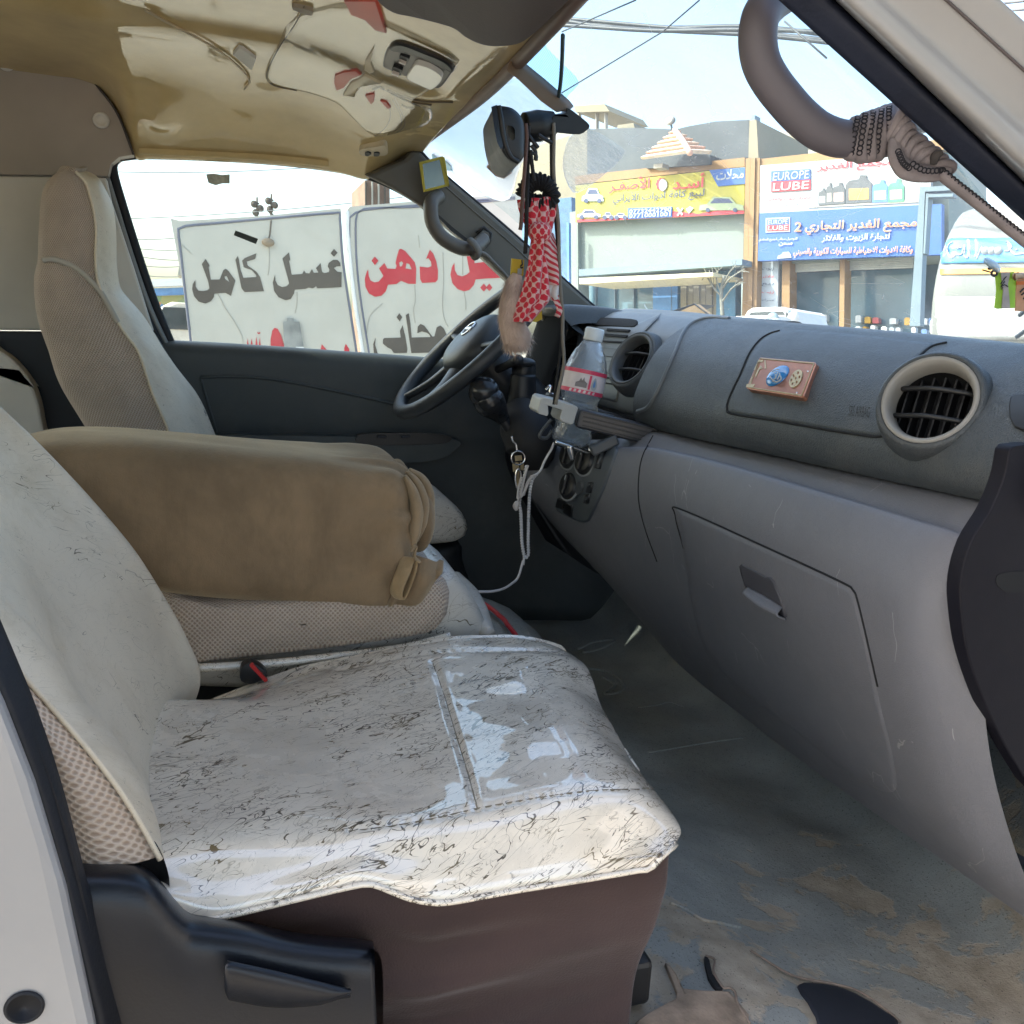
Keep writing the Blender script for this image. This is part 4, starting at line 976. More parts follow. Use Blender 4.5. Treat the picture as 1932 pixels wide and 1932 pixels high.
# far windscreen pillar with its trim
ap = mp(A2, [(845, 885), (890, 832), (938, 835), (1000, 900), (1100, 988), (1280, 1140), (1480, 1312), (1700, 1512), (1960, 1745), (1990, 1900), (1700, 1900), (1560, 1680), (1430, 1562), (1250, 1392), (1100, 1268), (960, 1150), (800, 1050), (640, 972), (745, 925)])
obj('windscreen_pillar', prism([pY(x, y, 2.10) for x, y in ap], (.0, .09, .02)), M_apil, van, smooth=False, bevel=.008)
obj('pillar_seal', tube([pY(x, y, 2.11) for x, y in mp(A2, [(900, 828), (938, 836), (1000, 902), (1100, 990), (1280, 1142), (1480, 1314), (1700, 1514), (1960, 1747)])], .0045, 8, 50), M_seal, van)
obj('pillar_crease', tube([pY(x, y, 2.10) for x, y in mp(A2, [(1000, 960), (1240, 1170), (1480, 1380), (1700, 1600)])], .002, 6, 30), M_apil, van)
# driver's door: sill, card, armrest, seals, glass
sill = [(150, 634), (310, 641), (440, 648), (600, 659), (780, 672), (960, 688), (1200, 712)]
xs = np.linspace(-.32, 1.12, 12)
rows = []
for (y, dz) in ((2.235, -.005), (2.19, .0), (2.155, -.002), (2.135, -.014), (2.128, -.04), (2.130, -.10), (2.135, -.17), (2.145, -.24), (2.15, -.4), (2.15, -.66)):
    rows.append([(x, y, zfit(x, 2.17, sill) + dz) for x in xs])
dc = surf(rows, 60, 60)
door = obj('driver_door', dc, M_door, van, solid=.01, solid_off=1); db = bvh(dc)
obj('door_crease', tube(castline(db, [(378, 712), (440, 710), (520, 716), (620, 735), (700, 752), (770, 768)], .0), .004, 8, 40), M_door, door)
obj('door_crease', tube(castline(db, [(378, 712), (392, 760), (410, 820)], .0), .003, 8, 20), M_door, door)
arm = [(405, 826), (500, 822), (660, 824), (850, 828), (858, 850), (800, 872), (600, 876), (430, 872)]
obj('armrest', prism([pY(x, y, 2.085) for x, y in fine(arm, 4)], (0, .07, 0)), M_door, door, bevel=.014, bseg=4, smooth=True, auto=50)
obj('switch_panel', prism([pY(x, y, 2.078) for x, y in fine([(672, 826), (690, 818), (790, 817), (845, 822), (850, 832), (820, 838), (700, 840), (674, 836)], 3)], (0, .02, .0)), M_black, door, smooth=False, bevel=.003)
for k in range(2):
    obj('window_switch', box(pY(720 + 45 * k, 824, 2.076), (.022, .012, .006)), M_navy_d, door, smooth=False, bevel=.002)
go = [(312, 640), (285, 560), (255, 470), (225, 370), (213, 325), (214, 306), (228, 295), (300, 292), (478, 300), (620, 315), (700, 333), (780, 372), (900, 450), (1040, 560), (1140, 650), (1200, 720), (900, 690), (600, 662)]
M_sg = m_glass('side_glass', (.80, .85, .83), .03, False, .4)
obj('door_glass', prism([pY(x, y, 2.195) for x, y in go], (0, .004, 0)), M_sg, door, smooth=False)
seal_px = [(322, 650), (290, 572), (258, 478), (226, 375), (213, 328), (213, 307), (228, 294), (300, 291), (478, 299), (620, 314), (700, 332), (780, 371), (900, 452)]
obj('window_seal', tube([pY(x, y, 2.165) for x, y in seal_px], .011, 10, 120, squash=.8), M_seal, door)
obj('frame_edge', tube([pY(x - 13, y + 3, 2.15) for x, y in ((338, 670), (296, 580), (262, 484), (230, 382), (214, 330))], .006, 8, 40), m_plain('frame_light', (.20, .21, .21), .4), door)
obj('frame_seal', tube([pY(x - 22, y + 6, 2.145) for x, y in ((338, 670), (296, 580), (262, 484), (230, 382), (214, 332))], .007, 8, 40), M_seal, door)
obj('frame_cover', tube([pY(x - 34, y + 9, 2.14) for x, y in ((342, 680), (300, 590), (262, 490), (230, 392), (218, 350))], .011, 8, 40), M_trim_l, door)
# stickers left on the door glass
def on_dg(name, pts, mat, **kw): return obj(name, prism([pY(x, y, 2.190) for x, y in pts], (0, .003, 0)), mat, door, smooth=False, **kw)
on_dg('sticker', mp(A1, [(1300, 1272), (1425, 1318), (1413, 1347), (1290, 1298)]), m_plain('green_black_sticker', (.035, .05, .045), .5, .3, 40))
on_dg('sticker', mp(A1, [(1138, 962), (1180, 958), (1225, 966), (1268, 962), (1268, 1012), (1225, 1012), (1190, 1022), (1150, 1008)]), m_plain('torn_sticker', (.42, .44, .38), .8, .4, 90))
# pillar behind the driver: upper and lower trim, screws
up = [(-80, 70), (0, 76), (45, 78), (100, 95), (150, 125), (190, 170), (222, 215), (248, 280), (252, 292), (225, 296), (209, 310), (204, 332), (-80, 328)]
ub = obj('pillar_trim_upper', prism([pY(x, y, 2.125) for x, y in fine(up[:9], 4, False) + up[9:]], (0, .06, 0)), M_trim, van, smooth=False, bevel=.006)
obj('trim_seam', tube([pY(x, y, 2.122) for x, y in up[1:9]], .0028, 6, 60), m_plain('seam_brown', (.05, .04, .035)), van)
obj('pillar_trim_lower', prism([pY(x, y, 2.120) for x, y in ((-80, 331), (200, 335), (210, 380), (250, 500), (285, 610), (290, 625), (-80, 622))], (0, .06, 0)), M_trim_l, van, smooth=False, bevel=.004)
obj('pillar_base', prism([pY(x, y, 2.115) for x, y in ((-80, 624), (290, 627), (330, 690), (345, 900), (-80, 900))], (0, .06, 0)), M_navy_d, van, smooth=False, bevel=.004)
obj('rear_quarter_trim', prism([pY(x, y, 2.06) for x, y in fine([(-60, 640), (0, 662), (35, 690), (62, 730), (78, 790), (80, 880), (-60, 880)], 4)], (0, .05, 0)), M_trim_l, van, smooth=False, bevel=.008)
for (x, y) in ((191, 227), (12, 118)):
    c = pY(x, y, 2.122); s_ = obj('trim_screw', lathe([(.016, 0), (.016, .002), (.011, .004), (.011, .002), (.002, .002)], c, (0, -1, 0), 20), M_trim_l, ub)
# rest of the cabin shell, behind and below
for (yy, s_) in ((2.24, 1), (.56, -1)):
    x1 = -.25
    obj('side_panel', box(((x1 - 3.05) / 2, yy, -.72), (x1 + 3.05, .03, 1.30)), M_body, van, smooth=False)
    obj('side_rail', box(((x1 - 3.05) / 2, yy, .43), (x1 + 3.05, .03, .16)), M_body, van, smooth=False)
    obj('rear_glass', box(((x1 - 3.05) / 2, yy, .14), (x1 + 3.05, .006, .42)), m_glass('rear_tint_%d' % s_, (.78, .82, .81), .05, False), van, smooth=False)
obj('rear_wall', box((-3.05, 1.4, -.55), (.03, 1.7, 1.0)), M_trim, van, smooth=False)
obj('rear_window', box((-3.05, 1.4, .2), (.006, 1.6, .5)), m_glass('rear_pane', (.78, .82, .81), .05, False), van, smooth=False)
obj('door_skin', box((.4, 2.262, -.72), (1.45, .02, 1.28)), M_body, van, smooth=False)
obj('front_panel', prism([(1.10, .56, -.02), (1.10, 2.24, .02), (1.16, 2.24, -.6), (1.14, 2.24, -1.35), (1.14, .56, -1.35), (1.16, .56, -.6)], (.03, 0, 0)), M_body, van, smooth=False)
obj('door_rail', box((.02, .595, .53), (.56, .06, .08)), M_body, van, smooth=False, bevel=.02)
for (x, y) in ((.55, .62), (-2.3, .62), (.55, 2.1), (-2.3, 2.1)):
    t = obj('wheel', lathe([(.1, 0), (.27, 0), (.32, .03), (.33, .1), (.32, .17), (.27, .2), (.1, .2)], (x, y, GZ + .33), (0, 1, 0), 28), M_black, van)
obj('underbody', box((-.95, 1.4, -1.02), (4.2, 1.5, .06)), M_black, van, smooth=False)
# near windscreen pillar: seal and painted flange
def edge2(a, b_, Y, ext=(-.7, 1.6), n=9):
    return [pY(a[0] + (b_[0] - a[0]) * t, a[1] + (b_[1] - a[1]) * t, Y) for t in np.linspace(ext[0], ext[1], n)]
e0 = edge2(A4(345, 0), A4(1932, 1430), .735); e1 = edge2(A4(710, 0), A4(1932, 1180), .715)
e2 = edge2(A4(760, 0), A4(1932, 1090), .66); e2b = edge2(A4(940, 0), A4(1932, 915), .65); e3 = edge2(A4(1120, 0), A4(1932, 740), .645); e4 = edge2(A4(1420, 0), A4(1932, 450), .635); e5 = edge2(A4(1750, 0), A4(1932, 115), .62, (-.7 * 2, 4))
obj('pillar_weatherstrip', surf([e0, [(a + b_) / 2 + (0, -.012, 0) for a, b_ in zip(e0, e1)], e1], 10, 30, flip=True), M_sealn, van, solid=.012, solid_off=1)
p5 = pY(*A4(1841, 57), .62); d4 = e4[-1] - e4[0]; d4 /= np.linalg.norm(d4); q5 = e4[0] + d4 * (p5 - e4[0]).dot(d4)
e5 = [p + (p5 - q5) for p in e4]
obj('windscreen_pillar', surf([e1, e2, e2b, [p + (0, .006, 0) for p in e3], e4, e5], 24, 24), M_body, van, solid=.01)
obj('flange_seam', tube(edge2(A4(1430, 0), A4(1932, 455), .633), .0012, 6, 30), m_plain('seam_dark', (.10, .08, .08)), van)
# near door pillar at the lower left
bp = obj('door_pillar', prism([pY(x, y, .585) for x, y in ((-300, 900), (-60, 1210), (0, 1337), (60, 1490), (120, 1690), (175, 1945), (200, 2100), (-300, 2100))], (0, .03, 0)), M_body, van, smooth=False, bevel=.01)
sA = [pY(x, y, .60) for x, y in ((-60, 1200), (0, 1330), (60, 1485), (118, 1680), (172, 1935), (200, 2080))]
sB = [pY(x, y, .622) for x, y in ((-20, 1120), (44, 1272), (82, 1370), (120, 1490), (161, 1648), (200, 1790), (239, 1932), (270, 2080))]
sA, sB = crs(sA, 12), crs(sB, 12)
obj('door_weatherstrip', surf([sA, (sA + sB) / 2 + (0, -.012, 0), sB], 10, 40, flip=True), M_seal, van, solid=.012, solid_off=1)
c = pY(45, 1903, .580)
obj('pillar_hole', lathe([(.0005, -.004), (.0095, -.004), (.0102, .0008), (.0112, -.0005), (.0122, -.001)], pY(45, 1903, .583), (0, -1, 0), 28), M_seal, bp)

# ---- roof fittings
def rp(x, y, off=.0): return cast(hb, x, y, off)
film = obj('protective_film', patch(hb, np.array(fine(mp(A2, [(250, 90), (150, 250), (85, 380), (105, 455), (300, 500), (470, 560), (560, 640), (690, 750), (860, 720), (990, 680), (1000, 600), (900, 560), (1000, 490), (1160, 330), (900, 180), (720, 100), (540, 10)]), 3)), .004, .001), m_gloss_clear('roof_film', (.95, .94, .90), .06, .55, .22, .06), van)
obj('film_edge', tube(castline(hb, mp(A2, [(300, 20), (255, 110), (150, 270), (95, 390), (120, 455), (260, 490)]), .004), .0010, 6, 60), m_plain('film_edge_dark', (.16, .13, .09)), van)
obj('film_edge', tube(castline(hb, mp(A1, [(800, 40), (960, 130), (1150, 230), (1300, 340), (1375, 430), (1350, 480)]), .004), .0022, 6, 60), m_plain('film_edge_pale', (.50, .42, .28)), van)
for L in ([(770, 545), (775, 640), (745, 700), (690, 745)], [(790, 540), (830, 620), (835, 680), (790, 720)], [(800, 530), (850, 640), (850, 690), (800, 730)]):
    obj('film_fold', tube(castline(hb, mp(A2, L), .003), .0007, 6, 40), m_plain('film_fold', (.25, .2, .14)) if 'film_fold' not in bpy.data.materials else bpy.data.materials['film_fold'], van)
lamp = obj('map_lamp', patch(hb, np.array(fine(mp(T8, [(195, 450), (235, 290), (310, 180), (420, 135), (560, 160), (850, 275), (1130, 390), (1262, 520), (1180, 680), (1080, 800), (980, 820), (760, 725), (500, 625), (240, 525)]), 4)), .006, .004), m_plain('lamp_taupe', (.06, .048, .040), .4), van)
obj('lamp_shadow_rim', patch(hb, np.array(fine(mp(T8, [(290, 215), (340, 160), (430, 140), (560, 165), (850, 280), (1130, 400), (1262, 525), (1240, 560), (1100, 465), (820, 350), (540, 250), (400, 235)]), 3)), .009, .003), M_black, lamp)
obj('lamp_lens', patch(hb, np.array(fine(mp(T8, [(700, 388), (800, 395), (950, 450), (1090, 555), (1100, 620), (1040, 700), (950, 775), (880, 765), (720, 690), (568, 605), (620, 500)]), 3)), .014, .006), m_plain('lens_white', (.66, .65, .60), .15, .05, coat=.5), lamp)
for k, (u, v) in enumerate(((530, 345), (425, 520))):
    obj('lamp_switch', patch(hb, np.array(mp(T8, [(u - 80, v - 15), (u - 50, v - 75), (u + 85, v - 20), (u + 60, v + 70), (u - 70, v + 20)])), .011, .003), M_black, lamp)
    obj('switch_rocker', patch(hb, np.array(mp(T8, [(u - 70, v + 0), (u - 55, v - 15), (u + 40, v + 22), (u + 30, v + 40)])), .016, .003), m_plain('rocker_pale_%d' % k, (.55, .5, .45), .3), lamp)
obj('film_mark', patch(hb, np.array(mp(A2, [(470, 400), (520, 380), (590, 372), (620, 395), (560, 420), (520, 470), (480, 485), (466, 440)])), .006, .001), m_plain('red_reflection', (.55, .10, .07), .4), van)  # red lettering mirrored in the film, its reflection painted as a patch
for L in ([(640, 510), (690, 500), (688, 545), (670, 560)], [(722, 540), (755, 545), (780, 580), (765, 585)], [(520, -20), (700, -20), (760, 165), (700, 150), (640, 90), (560, 60)]):
    obj('film_mark', patch(hb, np.array(mp(A2, L)), .006, .001), bpy.data.materials['red_reflection'], van)  # further patches of the painted red reflection
obj('tape_scrap', patch(hb, np.array(mp(A1, [(1320, 245), (1345, 255), (1415, 310), (1390, 372), (1345, 335), (1285, 285)])), .006, .001), m_plain('tape_white', (.62, .60, .55), .6), van)
obj('tape_scrap', patch(hb, np.array(mp(A1, [(1610, 15), (1650, 20), (1730, 40), (1725, 68), (1660, 50), (1615, 30)])), .006, .001), m_plain('tape_grey', (.30, .26, .2), .6), van)
obj('film_mark', patch(hb, np.array(mp(A2, [(515, 510), (560, 440), (640, 395), (735, 440), (650, 440), (590, 470), (580, 520)])), .007, .001), m_plain('film_cream', (.60, .52, .36), .4), van)
obj('film_mark', patch(hb, np.array(mp(A2, [(690, 240), (640, 320), (635, 370), (665, 390), (690, 380), (670, 330)])), .007, .001), bpy.data.materials['film_cream'], van)
for L in ([(760, 490), (850, 530), (960, 555), (1120, 560)], [(780, 510), (880, 555), (1000, 575)], [(840, 575), (870, 590), (910, 595)], [(680, 490), (720, 475), (740, 490)]):
    obj('torn_edge', tube(castline(hb, mp(A2, L), .001), .0022, 6, 30), m_plain('torn_brown', (.13, .10, .06)) if 'torn_brown' not in bpy.data.materials else bpy.data.materials['torn_brown'], van)
cl = obj('visor_clip', patch(hb, np.array(fine(mp(A2, [(610, 800), (700, 780), (745, 770), (760, 800), (740, 830), (640, 835), (612, 825)]), 3)), .012, .008), m_plain('clip_cream', (.5, .42, .28), .4), van)
for u in (655, 700): obj('clip_hole', patch(hb, np.array(fine(mp(A2, [(u - 16, 815), (u, 806), (u + 16, 812), (u + 8, 826), (u - 12, 828)]), 2)), .015, .003), M_black, cl)
obj('lining_lip', surf([[rp(x, y - 14, .004), rp(x, y - 6, .010), rp(x, y - 2, .004)] for x, y in ((262, 290), (342, 294), (478, 301), (560, 308), (620, 315))], 20, 8, flip=True), M_head, van)
vz = .405
vis = [pZ(x, y, vz + .012 * math.sin(x * .01)) for x, y in fine(mp(A2, [(690, -90), (700, 0), (790, 70), (900, 95), (1040, 130), (1130, 160), (1190, 205), (1260, 240), (1340, 256), (1470, 245), (1550, 200), (1640, 120), (1770, -10), (1850, -100)]), 4)]
tag(obj('sun_visor', prism(vis, (0, 0, .022)), m_plain('visor_brown_grey', (.085, .07, .065), .55, .12, 8, .2, 300), None, smooth=False, bevel=.007, bseg=3), 'folded brown-grey sun visor above the front passenger seat', 'sun visor')

# ================================================================== DASHBOARD
M_dash = m_grain('dash_dark_grain', (.056, .066, .074), .38, 330, .8, .1, .35)
M_low = m_grain('dash_grey_grain', (.150, .155, .176), .42, 460, .4, .08, .2, scratch=.5)
M_cons = m_grain('console_grey', (.125, .138, .148), .36, 700, .15, .1, .2)
M_gap = m_plain('dark_gap', (.006, .007, .009), .8)
dash = thing('dashboard', 'dark grained dashboard over a grey lower panel with round air vents', 'dashboard', (.85, 1.4, -.2))
crest = [(1000, 572), (1060, 578), (1130, 585), (1180, 588), (1250, 591), (1325, 598), (1450, 606), (1600, 618), (1760, 632), (1932, 650), (2100, 668)]
seam = [(900, 745), (1000, 765), (1235, 812), (1330, 833), (1450, 858), (1600, 892), (1740, 922), (1870, 950), (1932, 964), (2100, 1000)]
ys_ = np.array([.63, .66, .70, .74, .80, .90, 1.0, 1.1, 1.2, 1.3, 1.38, 1.44, 1.48, 1.53])
def padrow(f): return [f(y) for y in ys_]
rows = []
rows.append([(1.10, y, -.04) for y in ys_])
rows.append([(1.02, y, zfit(.88, y, crest) - .022) for y in ys_])
rows.append([(.94, y, zfit(.88, y, crest) - .003) for y in ys_])
rows.append([(.88, y, zfit(.88, y, crest)) for y in ys_])
def prof(t, bx):
    out = []
    for y in ys_:
        zc, zs = zfit(.88, y, crest), zfit(.765, y, seam); out.append((bx, y, zc + (zs - zc) * t))
    return out
rows += [prof(.06, .845), prof(.17, .808), prof(.34, .775), prof(.55, .752), prof(.74, .740), prof(.88, .742), prof(.96, .752), prof(1.0, .768), [(.85, y, zfit(.765, y, seam) - .012) for y in ys_]]
pad = surf(rows, 90, 90)
pb = bvh(pad)
def cut(g, holes):
    """leave out the faces behind round openings: (centre, axis, radius)"""
    P = np.asarray(g[0], float); F = []
    for q in g[1]:
        c = P[list(q)].mean(0); keep = True
        for h, n, r in holes:
            n = V3(n) / np.linalg.norm(n); d = c - h; d = d - n * d.dot(n)
            if np.linalg.norm(d) < r and abs((c - h).dot(n)) < .08: keep = False
        if keep: F.append(q)
    return g[0], F, g[2]
vc = cast(pb, *A6(1510, 638), .004) + V3((-.010, -.006, .002))
obj('upper_pad', cut(pad, [(vc, (-.80, -.42, .38), .053)]), M_dash, dash)
# lower panel
yl = np.array([.655, .67, .69, .72, .78, .88, 1.0, 1.12, 1.24, 1.36, 1.46, 1.54, 1.62, 1.70, 1.77, 1.81, 1.84])
la = [(1000, 825), (1044, 833), (1166, 828), (1235, 815), (1330, 836), (1450, 861), (1600, 895), (1740, 925), (1870, 953), (1932, 967), (2100, 1003)]
lb = [(1000, 840), (1035, 845), (1150, 848), (1222, 848), (1330, 872), (1432, 900), (1640, 962), (1790, 1008), (1870, 1035), (2100, 1110)]
lc = [(990, 880), (1015, 886), (1140, 905), (1212, 925), (1273, 955), (1440, 1022), (1610, 1100), (1760, 1170), (1860, 1225), (2100, 1330)]
ld = [(985, 930), (1003, 933), (1120, 965), (1200, 1015), (1400, 1140), (1640, 1290), (1850, 1420), (2100, 1570)]
le = [(1000, 965), (1038, 986), (1100, 1042), (1200, 1120), (1400, 1275), (1700, 1490), (1932, 1650), (2100, 1765)]
lf = [(1000, 968), (1060, 1010), (1135, 1085), (1280, 1250), (1500, 1420), (1932, 1720), (2200, 1900)]
def rr(X0, X1, poly, xe=None):
    out = []
    for y in yl:
        x = np.interp(y, [.66, 1.3, 1.60, 1.84], [X0, X1, X1 - .03, X1 - .045]) if xe is None else np.interp(y, [.66, 1.3, 1.84], [X0, X1, xe])
        if y < .72: x += .05 * ((.72 - y) / .065) ** 2
        out.append((x, y, zfit(x, y, poly)))
    return out
rows = [[(x + .05, y, z) for x, y, z in rr(.765, .765, la)], rr(.765, .765, la), rr(.735, .735, [(x, y - 4) for x, y in lb]), rr(.700, .705, lb), rr(.672, .690, lc), rr(.700, .705, ld), rr(.775, .765, le), rr(.852, .84, lf, .80),
        [(x + .02, y, z - .012) for x, y, z in rr(.852, .84, lf, .80)], [(x + .10, y, z - .0) for x, y, z in rr(.852, .84, lf, .80)]]
low = surf(rows, 80, 90)
obj('lower_panel', low, M_low, dash); lb_ = bvh(low)
def lowline(name, pts, r, mat, par=dash, off=.0): return obj(name, tube(castline(lb_, pts, off), r, 8, max(20, len(pts) * 12)), mat, par)
def padline(name, pts, r, mat, par=dash, off=.0): return obj(name, tube(castline(pb, pts, off), r, 8, max(20, len(pts) * 12)), mat, par)
# boundary between the centre stack and the passenger side
lowline('panel_seam', [(1232, 822), (1212, 862), (1205, 905), (1206, 950), (1218, 1000), (1240, 1060)], .0013, M_gap)
# glovebox lid with its grip
gl = [(1273, 960), (1290, 962), (1440, 1030), (1590, 1100), (1612, 1116), (1622, 1142), (1640, 1215), (1664, 1330), (1690, 1440), (1690, 1500), (1620, 1478), (1540, 1415), (1440, 1338), (1350, 1262), (1310, 1180), (1285, 1040)]
glp = fine(gl, 5)
gbx = obj('glovebox_lid', patch(lb_, np.array(glp), .0010, .003), M_low, dash)
lowline('lid_gap', [tuple(p) for p in fine([(1290, 1035), (1274, 972), (1285, 961), (1440, 1030), (1585, 1097), (1610, 1114), (1620, 1140), (1638, 1215), (1656, 1295)], 4, False)], .0014, M_gap, gbx)
rec = fine(mp(A6, [(560, 1405), (600, 1412), (690, 1460), (728, 1480), (790, 1655), (740, 1645), (640, 1590), (608, 1555)]), 2)
hnd = obj('lid_grip', patch(lb_, np.array(rec), .0036, .002), m_plain('grip_dark', (.055, .055, .065), .5), gbx)
grip = []
for (u, v, o) in ((608, 1556, .012), (790, 1662, .012)): pass
gA = [cast(lb_, *A6(*p), o) for p, o in (((606, 1556), .003), ((700, 1612), .004), ((792, 1662), .003))]
gB = [cast(lb_, *A6(*p), o) for p, o in (((616, 1530), .014), ((705, 1588), .016), ((784, 1632), .013))]
gC = [cast(lb_, *A6(*p), o) for p, o in (((605, 1510), .003), ((700, 1560), .003), ((772, 1610), .003))]
obj('grip_lip', surf([gA, gB, gC], 12, 16, flip=True), M_low, hnd, solid=.002)
# airbag cover on the pad
ab = mp(A6, [(560, 480), (600, 390), (650, 320), (700, 285), (760, 268), (840, 262), (1000, 275), (1250, 300), (1460, 325), (1500, 335), (1440, 385), (1390, 450), (1350, 540), (1318, 650), (1290, 730), (1262, 768), (1230, 782), (1150, 775), (900, 735), (700, 700), (520, 672), (495, 650), (500, 610), (525, 550)])
abg = patch(pb, np.array(fine(ab, 4)), .0016, .002)
abo = obj('airbag_cover', abg, M_dash, dash)
padline('cover_gap', [tuple(p) for p in fine(mp(A6, [(750, 270), (700, 285), (650, 318), (600, 385), (560, 478), (525, 550), (500, 610), (495, 648), (520, 672), (700, 700), (900, 735), (1150, 775), (1228, 782), (1262, 768), (1290, 730), (1318, 650), (1350, 540), (1390, 450), (1440, 382), (1490, 345), (1560, 328)]), 3, False)], .0020, M_gap, abo)
o_ = cast(pb, *A6(1090, 687), .003); e_ = cast(pb, *A6(1190, 696), .003); u_ = (e_ - o_) / np.linalg.norm(e_ - o_)
n_ = np.cross(u_, (0, 0, 1)); n_ /= np.linalg.norm(n_); v_ = np.cross(n_, u_); v_ = v_ if v_[2] > 0 else -v_
obj('lettering', text_mesh('SRS AIRBAG', o_, u_, v_, np.linalg.norm(e_ - o_), .013), m_plain('moulded_letters', (.03, .033, .038), .5), abo, smooth=False)
# round vents
M_ringp = m_plain('vent_ring_pale', (.25, .245, .23), .4, .06)
M_ringd = m_plain('vent_ring_dark', (.07, .078, .085), .4, .1)
def vent(par, c, n, R, ringmat, label=None, wire=False):
    """swivelling louvre: outer ring, inner ring, dark throat, two cross vanes and upright vanes"""
    u, v, n = frame3(n); 
    vt = obj('air_vent', lathe([(R * 1.26, -.022), (R * 1.21, -.004), (R * 1.14, .008), (R * 1.06, .012), (R, .010), (R * .97, .0), (R * .96, -.01)], c, n, 48, cap=False), M_dash, par)
    obj('throat', lathe([(R * .97, -.006), (R * .92, -.05), (R * .3, -.055), (.001, -.055)], c, n, 48, cap=False), M_gap, vt)
    obj('vent_ring', lathe([(R * 1.03, .006), (R * .99, .013), (R * .90, .011), (R * .84, .003), (R * .82, -.012)], c, n, 48, cap=False), ringmat, vt)
    for k in (-1, 1):
        w = math.sqrt(1 - .32 ** 2) * R * .79
        obj('vane', tube([c + v * (k * R * .32) - u * w - n * .006, c + v * (k * R * .32) + n * .002, c + v * (k * R * .32) + u * w - n * .006], .0042, 8, 12, squash=.7), M_black, vt)
    for k in range(-3, 4):
        h = math.sqrt(max(.05, 1 - (k * .24) ** 2)) * R * .76
        obj('upright_vane', box(c + u * (k * R * .24) - n * .028, (.002, 2 * h, .018), (u, v, n)), M_black, vt, smooth=False)
    return vt
def vent_at(bv, x, y, off): return cast(bv, x, y, off)
vent(dash, vc, (-.80, -.42, .38), .0505, M_ringp)
# black switch blank at the far right of the pad
obj('switch_blank', patch(pb, np.array(fine([(1908, 752), (1940, 748), (1990, 752), (1985, 815), (1915, 808)], 3)), .003, .003), M_black, dash)
# end panel beside the door opening
ep = fine([(1905, 850), (1895, 900), (1870, 962), (1832, 1025), (1813, 1095), (1814, 1160), (1826, 1235), (1855, 1320), (1895, 1405), (1940, 1480)], 4, False)
epx = [(1940, 838), (1912, 842)] + [tuple(p) for p in ep] + [(2150, 1700), (2250, 838)]
M_end = m_grain('end_panel_dark', (.007, .007, .012), .55, 700, .15, spec=.22)
epo = obj('end_panel', prism([pY(x, y, .645) for x, y in epx], (0, .018, 0)), M_end, dash, smooth=True, bevel=.009, bseg=4, auto=60)
obj('end_recess', prism([pY(x, y, .6445) for x, y in fine([(1880, 1090), (1900, 1080), (1990, 1078), (1990, 1110), (1910, 1118), (1885, 1108)], 3)], (0, .01, 0)), M_gap, epo, smooth=False)
# centre console: bulging surround with two vents, slot bin, radio and buttons
ccz = .0
yc = np.array([1.44, 1.46, 1.50, 1.58, 1.70, 1.82, 1.94, 2.02, 2.06])
cr2 = [(900, 575), (1000, 572), (1040, 576), (1100, 585), (1180, 588), (1250, 592), (1325, 600), (1400, 606)]
cbot = [(900, 740), (1060, 748), (1180, 782), (1250, 800), (1400, 840)]
def conrow(X, t):
    out = []
    for y in yc:
        e = min(1, min(y - 1.44, 2.06 - y) / .05); x = X + .06 * (1 - e) ** 2
        zt, zb = zfit(.90, y, cr2), zfit(.80, y, cbot); out.append((x, y, zt + (zb - zt) * t + .0))
    return out
crow = [[(1.06, y, -.03) for y in yc], conrow(.97, .0), conrow(.90, .0), conrow(.865, .05), conrow(.835, .16), conrow(.815, .34), conrow(.795, .6), conrow(.785, .85), conrow(.79, .97), conrow(.83, 1.02)]
con = surf(crow, 60, 60); cb = bvh(con)
v1 = cast(cb, *A5(1722, 565), .006); v2 = cast(cb, *A5(1262, 485), .006)
if v1 is None: v1 = pX(*A5(1722, 565), .81)
if v2 is None: v2 = pX(*A5(1262, 485), .81)
v1 = v1 + V3((-.012, 0, 0)); v2 = v2 + V3((-.012, 0, 0))
cno = obj('centre_console', cut(con, [(v1, (-.87, -.22, .40), .056), (v2, (-.87, -.22, .40), .056)]), M_cons, dash)
def cpatch(name, cr_, pts, off, mat, par=cno, r=2): return obj(name, patch(cb, np.array(fine(mp(cr_, pts), r) if r > 1 else mp(cr_, pts)), off, .003), mat, par)
cpatch('radio_panel', A5, [(1395, 440), (1440, 330), (1640, 335), (1850, 245), (1780, 330), (1690, 420), (1635, 480), (1600, 620), (1565, 790), (1545, 822), (1440, 795), (1330, 760), (1340, 600)], .003, M_cons)
cpatch('slot_bin', A5, [(1405, 288), (1440, 282), (1600, 288), (1695, 300), (1680, 340), (1560, 335), (1400, 325)], .004, M_gap)
for L in ([(1505, 352), (1655, 362), (1645, 375), (1500, 365)], [(1492, 385), (1640, 395), (1632, 410), (1490, 400)], [(1480, 428), (1620, 436), (1615, 446), (1478, 438)], [(1470, 655), (1555, 668), (1552, 676), (1468, 664)], [(1465, 690), (1548, 702), (1545, 710), (1462, 698)]):
    cpatch('button_row', A5, L, .006, M_gap, r=1)
for L in ([(1475, 470), (1590, 482), (1580, 540), (1470, 525)], [(1480, 560), (1580, 548), (1545, 640), (1478, 630)]):
    cpatch('radio_button', A5, L, .006, M_ringd, r=1)
cpatch('radio_knob', A5, [(1570, 560), (1578, 545), (1560, 620), (1535, 650), (1530, 630)], .012, M_black, r=2)
padline('surround_edge', mp(A6, [(505, 212), (430, 208), (370, 215), (310, 245), (275, 295), (245, 370), (200, 470), (155, 570), (110, 640), (60, 662)]), .004, M_cons)
vent(dash, v1, (-.87, -.22, .40), .054, M_ringd); vent(dash, v2, (-.87, -.22, .40), .054, M_ringd)
